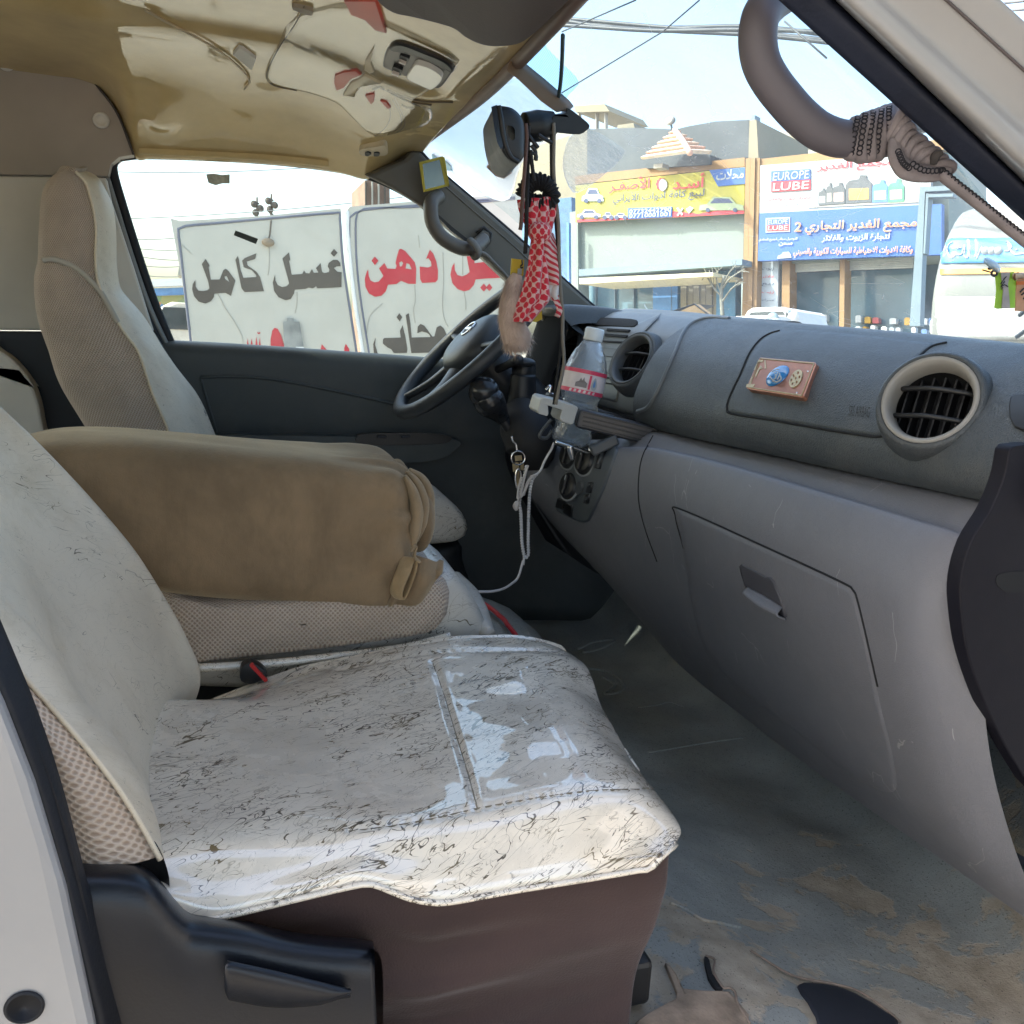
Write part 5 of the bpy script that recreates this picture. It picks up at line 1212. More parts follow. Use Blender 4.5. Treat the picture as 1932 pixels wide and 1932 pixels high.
# instrument binnacle beyond the wheel
yb = np.array([1.95, 1.97, 2.01, 2.06, 2.11, 2.15, 2.17])
bt = [(850, 575), (1000, 575), (1045, 575), (1075, 590), (1130, 590)]
def bro(X, z, k=.04): return [(X + k * (1 - min(1, min(y - 1.95, 2.17 - y) / .03)) ** 2, y, z - .04 * (1 - min(1, min(y - 1.95, 2.17 - y) / .03)) ** 2) for y in yb]
obj('instrument_hood', surf([bro(1.05, .05), bro(.92, .090), bro(.79, .096), bro(.735, .088), bro(.742, .078), bro(.78, .06)], 30, 30), M_dash, dash)
obj('instrument_face', surf([bro(.765, .08, 0), bro(.742, .0, 0), bro(.715, -.10, 0), bro(.70, -.2, 0)], 20, 20), m_plain('instrument_matt', (.010, .011, .013), .9, spec=.05), dash)
obj('knee_panel', surf([[(.70, y, -.16) for y in (1.80, 2.0, 2.16)], [(.70, y, -.30) for y in (1.80, 2.0, 2.16)], [(.82, y, -.50) for y in (1.80, 2.0, 2.16)]], 16, 12), M_navy_d, dash)
# climate panel on the centre stack
M_clim = m_plain('climate_panel', (.085, .098, .11), .35, .1)
cl_out = mp(A5, [(1275, 1090), (1400, 1085), (1500, 1095), (1568, 1105), (1545, 1200), (1480, 1380), (1395, 1560), (1370, 1590), (1320, 1592), (1185, 1525), (1168, 1490), (1200, 1380), (1240, 1220)])
clp = obj('climate_panel', patch(lb_, np.array(fine(cl_out, 4)), .004, .003), M_clim, dash)
nstk = V3((-.93, -.25, .25)); nstk /= np.linalg.norm(nstk)
M_kring = m_plain('knob_ring_grey', (.20, .21, .22), .3)
def knob(u, v, r, par=clp):
    c = cast(lb_, *A5(u, v), .004)
    k = obj('climate_knob', lathe([(r * 1.12, -.002), (r * 1.1, .003), (r * .98, .002), (r * .92, .010), (r * .8, .012), (.001, .011)], c, nstk, 28, cap=False), M_black, par)
    obj('knob_ring', lathe([(r * 1.06, .002), (r * 1.14, .006), (r * 1.22, .002)], c, nstk, 28, cap=False), M_kring, par)
    ku, kv, kn = frame3(nstk); obj('knob_grip', box(c + nstk * .014, (r * .22, r * 1.5, .008), (ku, kv, kn)), M_black, k, smooth=False, bevel=.002)
    obj('knob_mark', box(c + nstk * .0185 + kv * r * .5, (r * .06, r * .4, .0012), (ku, kv, kn)), M_signw, k, smooth=False)
for (u, v) in ((1375, 1200), (1272, 1165), (1272, 1355)): knob(u, v, .026)
def lpatch(name, pts, off, mat, par=clp, r=2): return obj(name, patch(lb_, np.array(fine(mp(A5, pts), r) if r > 1 else mp(A5, pts)), off, .003), mat, par)
lpatch('climate_button', [(1335, 1325), (1350, 1325), (1355, 1370), (1340, 1405), (1320, 1400), (1318, 1360)], .009, M_ringd)
for L in ([(1395, 1330), (1422, 1335), (1405, 1400), (1378, 1395)], [(1378, 1405), (1400, 1410), (1385, 1465), (1362, 1460)], [(1470, 1130), (1508, 1135), (1465, 1255), (1432, 1250)], [(1195, 1430), (1240, 1445), (1228, 1500), (1180, 1485)], [(1245, 1455), (1290, 1480), (1280, 1550), (1230, 1520)]):
    lpatch('switch', L, .008, M_black, r=1)
for L in ([(1483, 1150), (1496, 1152), (1468, 1225), (1456, 1222)], [(1400, 1340), (1412, 1342), (1404, 1358), (1392, 1356)], [(1383, 1420), (1393, 1422), (1386, 1440), (1376, 1438)], [(1294, 1438), (1308, 1440), (1302, 1452), (1288, 1450)]):
    lpatch('switch_mark', L, .010, M_ringd, r=1)
for k in range(9):
    pass
# cup-holder drawer pulled out of the dash, holding a bottle
ch = thing('cup_holder', 'pulled-out dashboard cup holder with black rails and pale grey clip end', 'cup holder', pX(1130, 820, .65))
def H(u, v, Y): return pY(*A5(u, v), Y)
M_rail = m_plain('rail_black', (.035, .037, .045), .3, .1)
M_clip = m_plain('clip_silver', (.46, .46, .43), .35, .08)
def bar(name, a, b_, w, h, mat, par, bev=.002):
    a, b_ = V3(a), V3(b_); d = b_ - a; L = np.linalg.norm(d); d /= L; s_ = np.cross(d, (0, 0, 1)); s_ /= np.linalg.norm(s_); t = np.cross(s_, d)
    return obj(name, box((a + b_) / 2, (L, w, h), (d, s_, t)), mat, par, smooth=False, bevel=bev)
rA, rB = H(1300, 915, 1.53), H(1770, 1030, 1.49)
bar('rail', rA, rB, .05, .034, M_rail, ch, .004)
for k in range(4): bar('rail_rib', rA + (0, -.0265, .012 - .008 * k), rB + (0, -.0265, .012 - .008 * k), .004, .003, M_black, ch, 0)
bar('rail_cap', H(1340, 885, 1.53) + (0, 0, .002), H(1510, 915, 1.53) + (0, 0, .002), .05, .006, M_ringd, ch, .002)
bar('rail', H(1290, 850, 1.67) + (0, .03, 0), H(1760, 985, 1.62) + (0, .03, 0), .012, .02, M_rail, ch, .003)
e1_ = obj('clip_end', prism([H(u, v, 1.50) for u, v in ((1190, 810), (1300, 845), (1310, 860), (1280, 955), (1262, 965), (1205, 945), (1190, 925), (1205, 870), (1115, 840), (1120, 895), (1110, 910), (1060, 895), (1047, 878), (1070, 800), (1085, 788), (1105, 790))], (.0, .05, .004)), M_clip, ch, smooth=False, bevel=.003)
bar('clip_bar', H(1110, 765, 1.56), H(1200, 805, 1.56), .02, .008, M_rail, ch)
obj('spring', tube([H(1100, 740, 1.56), H(1130, 715, 1.56), H(1125, 760, 1.56), H(1150, 770, 1.56)], .003, 6, 20), M_chrome, ch)
arms = [(1160, 1075), (1260, 1105), (1370, 1140), (1395, 1110), (1480, 1060)]
obj('arm_bar', tube([H(u, v, 1.52) for u, v in arms], .0042, 8, 40), M_chrome, ch)
obj('arm_bar', tube([H(u, v, 1.62) for u, v in ((1150, 1075), (1230, 1095), (1370, 1020), (1500, 980))], .004, 8, 30), M_rail, ch)
obj('arm_bar', tube([H(u, v, 1.60) for u, v in ((1135, 930), (1060, 1030), (1105, 1050), (1140, 1000))], .0035, 8, 30), M_ringd, ch)
bar('lower_arm', H(1390, 1135, 1.50), H(1560, 1055, 1.49), .02, .02, M_ringd, ch, .004)
obj('plug_tip', tube([H(1255, 1100, 1.52), H(1262, 1140, 1.52), H(1272, 1190, 1.52)], [.007, .006, .004], 10, 12), M_chrome, ch)
# bottle
b0, b1v = H(1255, 1085, 1.58), H(1425, 315, 1.58)
ax_ = b1v - b0; BL = np.linalg.norm(ax_); ax_ /= BL; k = BL / .24
btl = thing('water_bottle', 'half-full clear plastic water bottle with red and white label in the cup holder', 'bottle', b0)
pr = [(.0, .004), (.028, .0), (.038, .006), (.040, .02), (.037, .03), (.040, .045), (.0405, .075), (.0375, .085), (.040, .10), (.042, .105), (.042, .145), (.040, .155), (.036, .17), (.028, .188), (.019, .203), (.0165, .208), (.0165, .214)]
pr = [(r * k * 1.0, h * k) for r, h in pr]
M_pet = m_gloss_clear('clear_plastic', (.95, .97, .98), .03, .95, .24)
obj('bottle_body', lathe([tuple(p) for p in cr(np.array(pr), 50)], b0, ax_, 40, cap=False), M_pet, btl)
M_water = m_gloss_clear('water', (.90, .94, .95), .02, .8, .16)
obj('water', lathe([(.0005, .006 * k), (.034 * k, .008 * k), (.0375 * k, .02 * k), (.035 * k, .03 * k), (.0378 * k, .05 * k), (.038 * k, .07 * k), (.0005, .0705 * k)], b0, ax_, 30, cap=False), M_water, btl)
obj('cap', lathe([(.0185 * k, 0), (.019 * k, .002), (.019 * k, .022 * k), (.0175 * k, .025 * k), (.001, .0255 * k)], b0 + ax_ * .206 * k, ax_, 36), m_plain('cap_pale', (.66, .70, .70), .35, .05), btl)
M_lab = m_plain('label_pale', (.62, .56, .56), .3, .12, 40); M_labr = m_plain('label_red', (.62, .06, .12), .3, .1, 30)
obj('label', lathe([(.0428 * k, .102 * k), (.0428 * k, .147 * k)], b0, ax_, 40, cap=False), M_lab, btl)
for (h0, h1) in ((.1015, .109), (.140, .1475)): obj('label_band', lathe([(.0433 * k, h0 * k), (.0433 * k, h1 * k)], b0, ax_, 40, cap=False), M_labr, btl)
lu, lv, ln = frame3(ax_, (0, 1, 0))
def on_label(a, h): return b0 + ax_ * h * k + .0438 * k * (math.cos(a) * lu + math.sin(a) * lv)
view = -b0 / np.linalg.norm(b0); va = math.atan2(view.dot(lv), view.dot(lu))
def lab_poly(name, pts, mat): return obj(name, prism([on_label(va + s_ * a, h) for a, h in pts], view * .0006), mat, btl, smooth=False)
tst = on_label(va + .3, .12); s_ = 1 if proj(tst)[0] > proj(on_label(va, .12))[0] else -1
lab_poly('label_drop', fine([(.52, .136), (.66, .122), (.62, .113), (.52, .111), (.42, .113), (.38, .122)], 3), M_signw)
lab_poly('label_drop_core', fine([(.52, .131), (.58, .121), (.52, .116), (.46, .121)], 3), m_plain('label_blue', (.12, .25, .5)))
lab_poly('label_scene', [(-.35, .113), (.18, .113), (.18, .122), (.05, .126), (.0, .133), (-.06, .126), (-.14, .131), (-.2, .124), (-.35, .121)], m_plain('label_grey', (.22, .20, .20)))
for i in range(6): lab_poly('label_letter', [(-.6 + .22 * i, .1025), (-.48 + .22 * i, .1025), (-.46 + .22 * i, .1082), (-.56 + .22 * i, .1078)], M_lab)
lab_poly('label_band_wide', [(.24, .138), (.34, .138), (.34, .111), (.24, .111)], M_labr)
# copper plate with a blue badge
pq = [cast(pb, *T7(*p), .006) for p in ((435, 150), (1625, 275), (1330, 1020), (130, 825))]
pq = [q if q is not None else pX(*T7(435, 150), .75) for q in pq]
ctr_ = sum(pq) / 4; ux = (pq[1] + pq[2] - pq[0] - pq[3]) / 2; vy = (pq[0] + pq[1] - pq[2] - pq[3]) / 2; nn_ = np.cross(ux, vy); nn_ /= np.linalg.norm(nn_)
if nn_.dot(ctr_) > 0: nn_ = -nn_
def plate(x, y, off):
    d = ray(*T7(x, y)); q = ctr_ + nn_ * off; return d * (q.dot(nn_) / d.dot(nn_))
cp = thing('plaque', 'small copper plate with blue oval badge stuck on the airbag cover', 'plaque', ctr_)
M_cop = m_plain('copper', (.42, .20, .14), .32, .12, 40, metal=.6); M_goldp = m_plain('pale_gold_inlay', (.50, .43, .28), .4, .2, 60)
obj('plate', prism([plate(*p, .004) for p in fine([(435, 150), (1600, 255), (1628, 300), (1370, 985), (1320, 1020), (165, 832), (128, 805), (160, 740), (400, 190)], 1)], -nn_ * .010), M_cop, cp, smooth=False, bevel=.0012)
obj('plate_rim', tube([plate(*p, .0045) for p in ((450, 180), (1590, 290), (1320, 975), (190, 800))], .0009, 6, closed=True, smooth=False), M_goldp, cp)
bc_ = plate(805, 555, .004); bu = plate(945, 330, .004) - bc_; bw = plate(985, 600, .004) - bc_; bw = bw - bu * bw.dot(bu) / bu.dot(bu)
M_bblue = m_plain('badge_blue', (.03, .20, .50), .15, .2, 60, coat=.8)
obj('badge', ellipsoid(bc_, (np.linalg.norm(bu), np.linalg.norm(bw), .006), (bu / np.linalg.norm(bu), bw / np.linalg.norm(bw), nn_)), M_bblue, cp)
for L in ([(640, 560), (700, 640), (760, 600), (760, 520)], [(760, 620), (800, 520), (820, 470)], [(800, 640), (850, 540), (845, 500)], [(700, 660), (800, 680), (880, 620), (870, 560)], [(690, 470), (760, 430), (840, 420)], [(730, 500), (800, 460)]):
    obj('badge_script', tube([plate(x, y, .0098 - .000006 * math.hypot(x - 805, y - 555)) for x, y in L], .0011, 6, 24), M_signw, cp)
hexp = fine([(1290, 430), (1345, 490), (1330, 600), (1265, 730), (1180, 800), (1110, 810), (1065, 740), (1075, 640), (1140, 520), (1210, 450)], 3)
obj('honeycomb', prism([[plate(x, y, .0042) for x, y in hexp]] + [[plate(cx + 22 * math.cos(a), cy + 34 * math.sin(a), .0042) for a in np.linspace(0, 2 * math.pi, 8, endpoint=False)] for cx, cy in ((1258, 500), (1285, 590), (1205, 610), (1160, 560), (1110, 655), (1225, 695), (1135, 735))], nn_ * .0012), M_goldp, cp, smooth=False)
for L in ([(400, 220), (500, 215), (480, 265), (380, 260), (330, 430), (300, 430)], [(520, 230), (550, 220), (570, 400), (540, 410)], [(490, 400), (420, 420), (340, 600), (330, 540), (380, 430), (450, 330)], [(150, 735), (200, 735), (260, 570), (270, 600), (240, 740), (330, 735), (280, 800), (130, 800)]):
    obj('inlay', prism([plate(x, y, .0042) for x, y in L], nn_ * .0006), M_goldp, cp, smooth=False)
for (x, y) in ((1460, 470), (1220, 930)): obj('rivet', ellipsoid(plate(x, y, .004), (.0018,) * 3, nu=6, nv=10), M_chrome, cp)
# folded card on top of the dash
cd = thing('cardboard', 'folded brown card standing on top of the dashboard behind the console', 'cardboard', pX(1300, 590, 1.0))
M_card = m_plain('brown_card', (.24, .17, .10), .8, .12, 20)
def K(u, v): return pX(*A3(u, v), .99)
obj('front_flap', prism([K(960, 1850), (K(1118, 1768)), K(1240, 1865), K(1230, 1900), K(950, 1900)], (.012, .0, .0)), M_card, cd, smooth=False)
obj('side_flap', prism([K(900, 1845), K(975, 1812), K(1000, 1812), K(1120, 1768), K(960, 1850)], (.05, 0, 0)), M_black, cd, smooth=False)
obj('dark_edge', tube([K(900, 1846), K(975, 1816), K(1118, 1770), K(1245, 1866)], .0016, 6, 24, smooth=False), M_black, cd)
tag(obj('thin_wire', tube([pX(*A3(u, v), .98) for u, v in ((730, 1775), (750, 1810), (790, 1835), (860, 1848), (930, 1835))], .0014, 6, 30), M_steel), 'thin pale wire curling on top of the dashboard beside the folded card', 'wire')

# ================================================================== FLOOR
M_fl = m_floor('worn_vinyl')
gx = np.linspace(-1.0, 1.12, 70); gy = np.linspace(.56, 2.18, 70)
from mathutils import noise as mnoise
def fz(x, y):
    z = -.655 - .07 * (1 / (1 + math.exp(-(x - .62) / .05)))
    z += .010 * mnoise.noise(Vector((x * 5, y * 5, 0))) + .005 * mnoise.noise(Vector((x * 14, y * 14, 3)))
    if x > .95: z += ((x - .95) / .15) ** 1.5 * .22
    hump = math.exp(-(((y - 1.62) / .20) ** 4)) * (1 / (1 + math.exp((x - .66) / .035)))     # engine cover between the seats
    return z + .15 * hump + .006 * mnoise.noise(Vector((x * 9, y * 9, 7)))
fv = [(x, y, fz(x, y)) for y in gy for x in gx]
flo = obj('floor', (fv, grid_faces(70, 70), [(p[0], p[1]) for p in fv]), M_fl, None, solid=.02)
tag(flo, 'worn dark vinyl floor of the cab with sandy stains by the door', kind='structure')
fbv = bvh((fv, grid_faces(70, 70)))
def fl(x, y, off=.002): return cast(fbv, x, y, off)
# loose vinyl pieces, folds and a tear
def flpatch(name, pts, mat, off=.006, par=None, lab=None, r=2):
    return obj(name, patch(fbv, np.array(fine(pts, r)), off, .002), mat, par)
obj('vinyl_fold', tube(castline(fbv, [(1222, 1420), (1270, 1412), (1340, 1400), (1402, 1392)], -.0005), .0025, 8, 30), M_fl, flo)
obj('vinyl_fold', tube(castline(fbv, [(1205, 1335), (1240, 1330), (1262, 1325), (1290, 1334)], -.0005), .002, 8, 30), M_fl, flo)
M_tear = m_plain('torn_backing', (.22, .17, .135), .9, .3, 60, .4, 300)
obj('vinyl_fold', tube(castline(fbv, mp(B4, [(215, 1350), (290, 1380), (370, 1430), (450, 1445), (560, 1470)]), .001), .0025, 8, 40), M_fl, flo)
flpatch('black_mat', mp(B4, [(830, 1755), (900, 1745), (1010, 1760), (1120, 1800), (1250, 1880), (1330, 1960), (980, 1990), (920, 1900), (880, 1830)]), M_navy_d, .004, flo)
obj('torn_edge', tube(castline(fbv, mp(B4, [(600, 1590), (760, 1690), (850, 1725), (1010, 1755), (1130, 1790), (1260, 1880), (1330, 1940)]), .004), .0014, 8, 40), M_tear, flo)
flpatch('tear', mp(B4, [(380, 1620), (405, 1640), (420, 1720), (470, 1780), (440, 1775), (400, 1720)]), M_gap, .005, flo)
obj('torn_edge', tube(castline(fbv, mp(B4, [(385, 1620), (430, 1640), (425, 1700), (470, 1775), (500, 1775), (530, 1800), (540, 1850), (600, 1950)]), .005), .0014, 8, 40), M_tear, flo)
flpatch('torn_backing', mp(B4, [(190, 1650), (240, 1700), (280, 1780), (470, 1790), (530, 1820), (600, 1990), (60, 1990), (110, 1900), (240, 1830), (235, 1760)]), m_plain('sandy_backing', (.26, .20, .15), .9, .35, 40, .4, 300), .005, flo)
for L in ([(1085, 1270), (1110, 1262), (1150, 1270), (1175, 1290), (1168, 1306), (1140, 1310), (1160, 1292), (1135, 1278)], [(1090, 1225), (1120, 1212), (1160, 1208), (1130, 1225), (1100, 1232)]):
    q = castline(fbv, L, .0)
    if len(q) > 3: obj('moulded_rib', tube(q, .004, 8, 40), M_fl, flo)
tag(obj('red_cable', tube(castline(fbv, mp(B5, [(325, 512), (380, 548), (430, 585), (480, 630), (530, 690), (580, 750)]), .012), .0045, 8, 40), m_plain('red_wire', (.45, .03, .04), .4)), 'red cable lying on the grey engine cover behind the front seat', 'cable')

# ================================================================== SEATS
M_vin = m_marble('marbled_vinyl_gloss', (.80, .735, .63), .22, 1.0, .06, .45, .82)
M_vinb = m_marble('marbled_vinyl_satin', (.62, .55, .435), .42, .0, .22, .8, -.05, .6)
M_vind = m_marble('marbled_vinyl_far', (.56, .53, .475), .35, .2, .2, .3, .3, .8)
M_mesh = m_mesh('beige_spacer_mesh', (.60, .50, .41), (.34, .26, .20), .0056)
M_meshd = m_mesh('driver_spacer_mesh', (.56, .48, .41), (.30, .235, .19), .0050)
M_skirt = m_plain('brown_skirt_cloth', (.046, .026, .025), .8, .25, 7, .35, 500, sheen=.2)
# -- front passenger seat
ps = thing('passenger_seat', 'nearest seat, in glossy marbled white vinyl with a brown cloth base', 'seat', (.2, .9, -.6))
lip = [(290, 1705), (335, 1725), (376, 1736), (410, 1731), (540, 1700), (660, 1672), (699, 1667), (738, 1681), (775, 1695), (810, 1701), (848, 1701), (973, 1679), (1129, 1654), (1246, 1632), (1281, 1611), (1297, 1582)]
front = [(1000, 1150), (1075, 1222), (1110, 1265), (1150, 1330), (1200, 1415), (1260, 1505), (1288, 1550), (1300, 1590), (1290, 1660)]
front = [(x, y) for x, y in front]
far_ = [(300, 1370), (370, 1338), (470, 1298), (560, 1268), (640, 1248), (760, 1222), (860, 1208), (960, 1200), (1030, 1205), (1075, 1222), (1110, 1240)]
tt = np.linspace(0, 1, 13)
L0 = crs(np.array([pY(x, y, .66) for x, y in lip]), 61)
def lipat(X): return np.interp(X, L0[:, 0], L0[:, 2])
rows = []
yy_ = [.66, .664, .676, .70, .76, .84, .92, 1.0, 1.07, 1.115, 1.135, 1.145, 1.15]
for i, Y in enumerate(yy_):
    zf = {0: None}.get(i, None)
    row = []
    zfr = -.432 + .012 * math.sin((Y - .66) / .49 * math.pi)
    xf_ = xfit(Y, zfr - .004, front) if Y < 1.13 else xfit(1.13, zfr, front) - (Y - 1.13) * 1.2
    cr_r = .045
    if Y - .66 < cr_r: xf_ -= (cr_r - math.sqrt(max(0, cr_r ** 2 - (cr_r - (Y - .66)) ** 2))) * .8
    for j, t in enumerate(np.linspace(-.02, 1, 15)):
        x = -.10 + (xf_ + .10) * t
        zt = -.408 - .012 * math.sin(math.pi * min(1, max(0, t))) * math.sin(math.pi * (Y - .66) / .49)
        # the crown over the thighs and the roll at the front edge
        zt += .008 * math.exp(-((t - .80) / .15) ** 2); zt -= .036 * max(0, (t - .86) / .14) ** 2
        if Y > 1.1: zt = min(zt, zfit(x, 1.13, far_)) if Y <= 1.135 else zfit(x, 1.13, far_) - (.004 if i == 11 else .05 if i == 12 else 0)
        if Y > 1.05 and Y < 1.135: zt = zt * .5 + .5 * zfit(x, 1.13, far_)
        lz = lipat(x)
        k = max(0, min(1, (Y - .66) / .05)); k = math.sin(k * math.pi / 2)
        z = lz + (zt - lz) * k
        if i == 0: z = lz - .0
        if i == 1: z = lz + .010
        row.append((x, Y, z))
    # turn under at the front
    x, y, z = row[-1]; tk_ = min(1, (Y - .66) / .06); row.append((x + .003 * tk_, Y, z - .012 * tk_ - .0005)); row.append((x - .002 * tk_, Y, z - .03 * tk_ - .001))
    rows.append(row)
SEAM = []
def groove(G):
    """press the sewn seams into the cover"""
    P = G.reshape(-1, 3); Q = np.array([proj(p) for p in P]); c = -P / np.linalg.norm(P, axis=1)[:, None]
    for line in SEAM:
        A = crs(np.array(line, float), 60); d = np.min(np.linalg.norm(Q[:, None, :] - A[None, :, :], axis=2), axis=1)
        P[:, 2] -= .0028 * np.exp(-(d / 4.0) ** 2) - .0004 * np.exp(-((d - 12) / 8.0) ** 2)
    for i, p in enumerate(P):
        n = mnoise.noise(Vector((p[0] * 9, p[1] * 9, 1))) * .004 + mnoise.noise(Vector((p[0] * 18, p[1] * 22, 5))) * .0008
        if p[2] > -.45: P[i, 2] += n
    return P.reshape(G.shape)
SEAM = [mp(B3, [(400, 190), (450, 330), (520, 560), (575, 740), (615, 890)]), mp(B3, [(0, 1000), (200, 975), (420, 935), (615, 890), (900, 840), (1160, 805), (1440, 795)]), [(640, 1262), (760, 1240), (880, 1228), (1000, 1226), (1060, 1236)]]
pc_ = surf(rows, 170, 190, fn=groove)
cush = obj('seat_cushion', pc_, M_vin, ps, solid=.003)
cbv = bvh(pc_)
for L in SEAM[:2]:
    obj('seam', tube(castline(cbv, L, -.0006), .0009, 6, 80), m_plain('thread_tan', (.20, .17, .12), .8) if 'thread_tan' not in bpy.data.materials else bpy.data.materials['thread_tan'], cush)
hem = [p + (0, -.001, 0) for p in L0 if p[0] < rows[0][-3][0] - .004] + [V3(rows[i][-1]) + (.0, -.0005, 0) for i in range(0, 10)]
obj('cover_hem', tube(hem, .0026, 8, 120), M_vin, cush)
# brown cloth base
SK = []
top_l = [pY(x, y + 5, .676) for x, y in ((380, 1722), (540, 1694), (660, 1668), (700, 1664), (738, 1678), (775, 1692), (810, 1698), (973, 1670), (1129, 1645), (1235, 1622), (1262, 1612))]
top_l = crs(np.array(top_l), 12)
zb = -.665
def skrow(t):
    r = []
    for k, p in enumerate(top_l):
        fr = k / 11
        y = .678 + .012 * t + .006 * math.sin(t * 9 + fr * 2); x = p[0] - t * .022 * fr ** 3
        bulge = -.006 * math.exp(-((t - .12) / .1) ** 2) + .0065 * math.sin(t * 19 + 5 * fr) * (1 - fr) * (.4 + t) + .003 * math.sin(t * 41 + 9 * fr) * (1 - fr)
        r.append((x, y + bulge, p[2] + (zb - p[2]) * t))
    x, y, z = r[-1]
    r += [(x + .008 - .02 * t, y + .02, z), (x + .012 - .02 * t, y + .08, z), (x + .04, y + .25, z), (x + .05, y + .46, z)]
    return r
obj('seat_skirt', surf([skrow(t) for t in np.linspace(0, 1, 14)], 90, 90), M_skirt, ps)
obj('seat_foot', box(pY(1250, 1850, .70) + (-.035, .05, -.01), (.06, .08, .05)), M_black, ps, smooth=False, bevel=.006)
# backrest
Sp = [(-260, 470), (-120, 640), (0, 770), (75, 838), (160, 930), (240, 1020), (300, 1110), (350, 1200), (377, 1268), (374, 1315), (352, 1362)]
Op = [(-260, 840), (-130, 985), (0, 1128), (70, 1196), (132, 1291), (211, 1385), (264, 1462), (303, 1570), (314, 1660)]
Mp = [(-260, 950), (-130, 1080), (0, 1217), (48, 1277), (132, 1372), (220, 1482), (286, 1590), (300, 1618)]
Rp = [(-300, 1010), (-160, 1130), (-30, 1250), (20, 1310), (80, 1410), (120, 1500), (150, 1580), (166, 1634)]
nb_ = 12
S3 = crs(np.array([pY(x, y, 1.09) for x, y in Sp]), nb_); O3 = crs(np.array([pY(x, y, .725) for x, y in Op]), nb_)
M3 = crs(np.array([pY(x, y, .665) for x, y in Mp]), nb_); R3 = crs(np.array([pY(x, y, .650) for x, y in Rp]), nb_)
brow = []
for i in range(nb_):
    s3, o3 = S3[i], O3[i]; row = [M3[i], (M3[i] + o3) / 2 + (.004, -.006, 0), o3]
    for t in (.08, .2, .4, .6, .8, .93):
        p = o3 * (1 - t) + s3 * t; dish = -.030 * math.sin(math.pi * t) ** .7
        p = p + np.array([dish + .006 * math.sin(i * 1.3 + t * 5) * .5, 0, 0]); row.append(p)
    row += [s3, s3 + (-.012, .022, 0), s3 + (-.05, .040, 0), s3 + (-.11, .045, 0)]
    brow.append(row)
bk = surf(brow, 110, 110, flip=True)
obj('backrest_cover', bk, M_vinb, ps)
srow = [[M3[i] + (0, .0015, 0), (M3[i] * .6 + R3[i] * .4) + (0, -.004, 0), R3[i], R3[i] + (-.06, .03, 0), R3[i] + (-.09, .2, 0)] for i in range(nb_)]
obj('side_mesh', surf(srow, 80, 50), M_mesh, ps)
obj('side_piping', tube(list(M3 + (.001, -.003, 0)), .0022, 8, 80), M_vinb, ps)
# upholstery shoulder and recliner cover low at the rear corner
obj('hinge_boot', surf([[pY(x, y, .668) for x, y in ((150, 1628), (215, 1610), (280, 1586), (300, 1600), (318, 1650), (320, 1700))], [pY(x, y, .675) for x, y in ((160, 1660), (225, 1660), (275, 1650), (300, 1670), (318, 1720), (330, 1750))]], 10, 30), M_black, ps)
rc_out = [(150, 1634), (219, 1636), (258, 1641), (288, 1664), (311, 1690), (330, 1714), (352, 1731), (393, 1739), (461, 1748), (533, 1766), (615, 1777), (672, 1781), (702, 1787), (717, 1802), (723, 1832), (724, 2080), (180, 2080)]
M_rec = m_plain('recliner_plastic', (.005, .007, .012), .34, .15, 30, .1, 400)
# moulded cover: ridge line, shoulder and face as one loft
ridge = crs(np.array(rc_out[0:13], float), 16)
lo1 = [(x, y) for x, y in zip(np.linspace(160, 718, 16), np.full(16, 2090.0))]
rws = []
for t, Yp in ((-.02, .70), (0, .665), (.03, .640), (.10, .628), (.25, .622), (.55, .620), (1.0, .624)):
    rws.append([pY(r_[0] * (1 - max(0, t)) + l_[0] * max(0, t), r_[1] + (l_[1] - r_[1]) * max(0, t) + (2 if t < 0 else 0), Yp) for r_, l_ in zip(ridge, lo1)])
recg = surf(rws, 60, 60); reco = obj('recliner_cover', recg, M_rec, ps, solid=.004)
rbv = bvh(recg)
obj('cover_end', surf([[pY(x, y, Y) for Y in (.622, .632, .66, .72)] for x, y in ((698, 1787), (714, 1800), (722, 1832), (723, 1950), (723, 2090))], 20, 12, flip=True), M_rec, ps)
recess = fine(mp(B2, [(1150, 1480), (1200, 1462), (1400, 1490), (1700, 1530), (1990, 1560), (2030, 1640), (2040, 1900), (2030, 2080), (1420, 2080), (1300, 1890), (1235, 1720), (1180, 1600)]), 3)
obj('lever_recess', patch(rbv, np.array(recess), .0016, .002), M_black, reco)
lv_ = [[pY(*B2(*p), Y) for p in L] for L, Y in (([(1240, 1640), (1500, 1700), (1800, 1765), (1935, 1755)], .612), ([(1255, 1580), (1500, 1632), (1800, 1705), (1938, 1738)], .604), ([(1240, 1640), (1500, 1700), (1800, 1760), (1935, 1756)], .598), ([(1240, 1740), (1500, 1790), (1750, 1810), (1925, 1770)], .602), ([(1260, 1800), (1500, 1840), (1750, 1830), (1915, 1780)], .614))]
obj('recliner_lever', surf(lv_, 24, 30, flip=True), M_rec, reco, solid=.004)
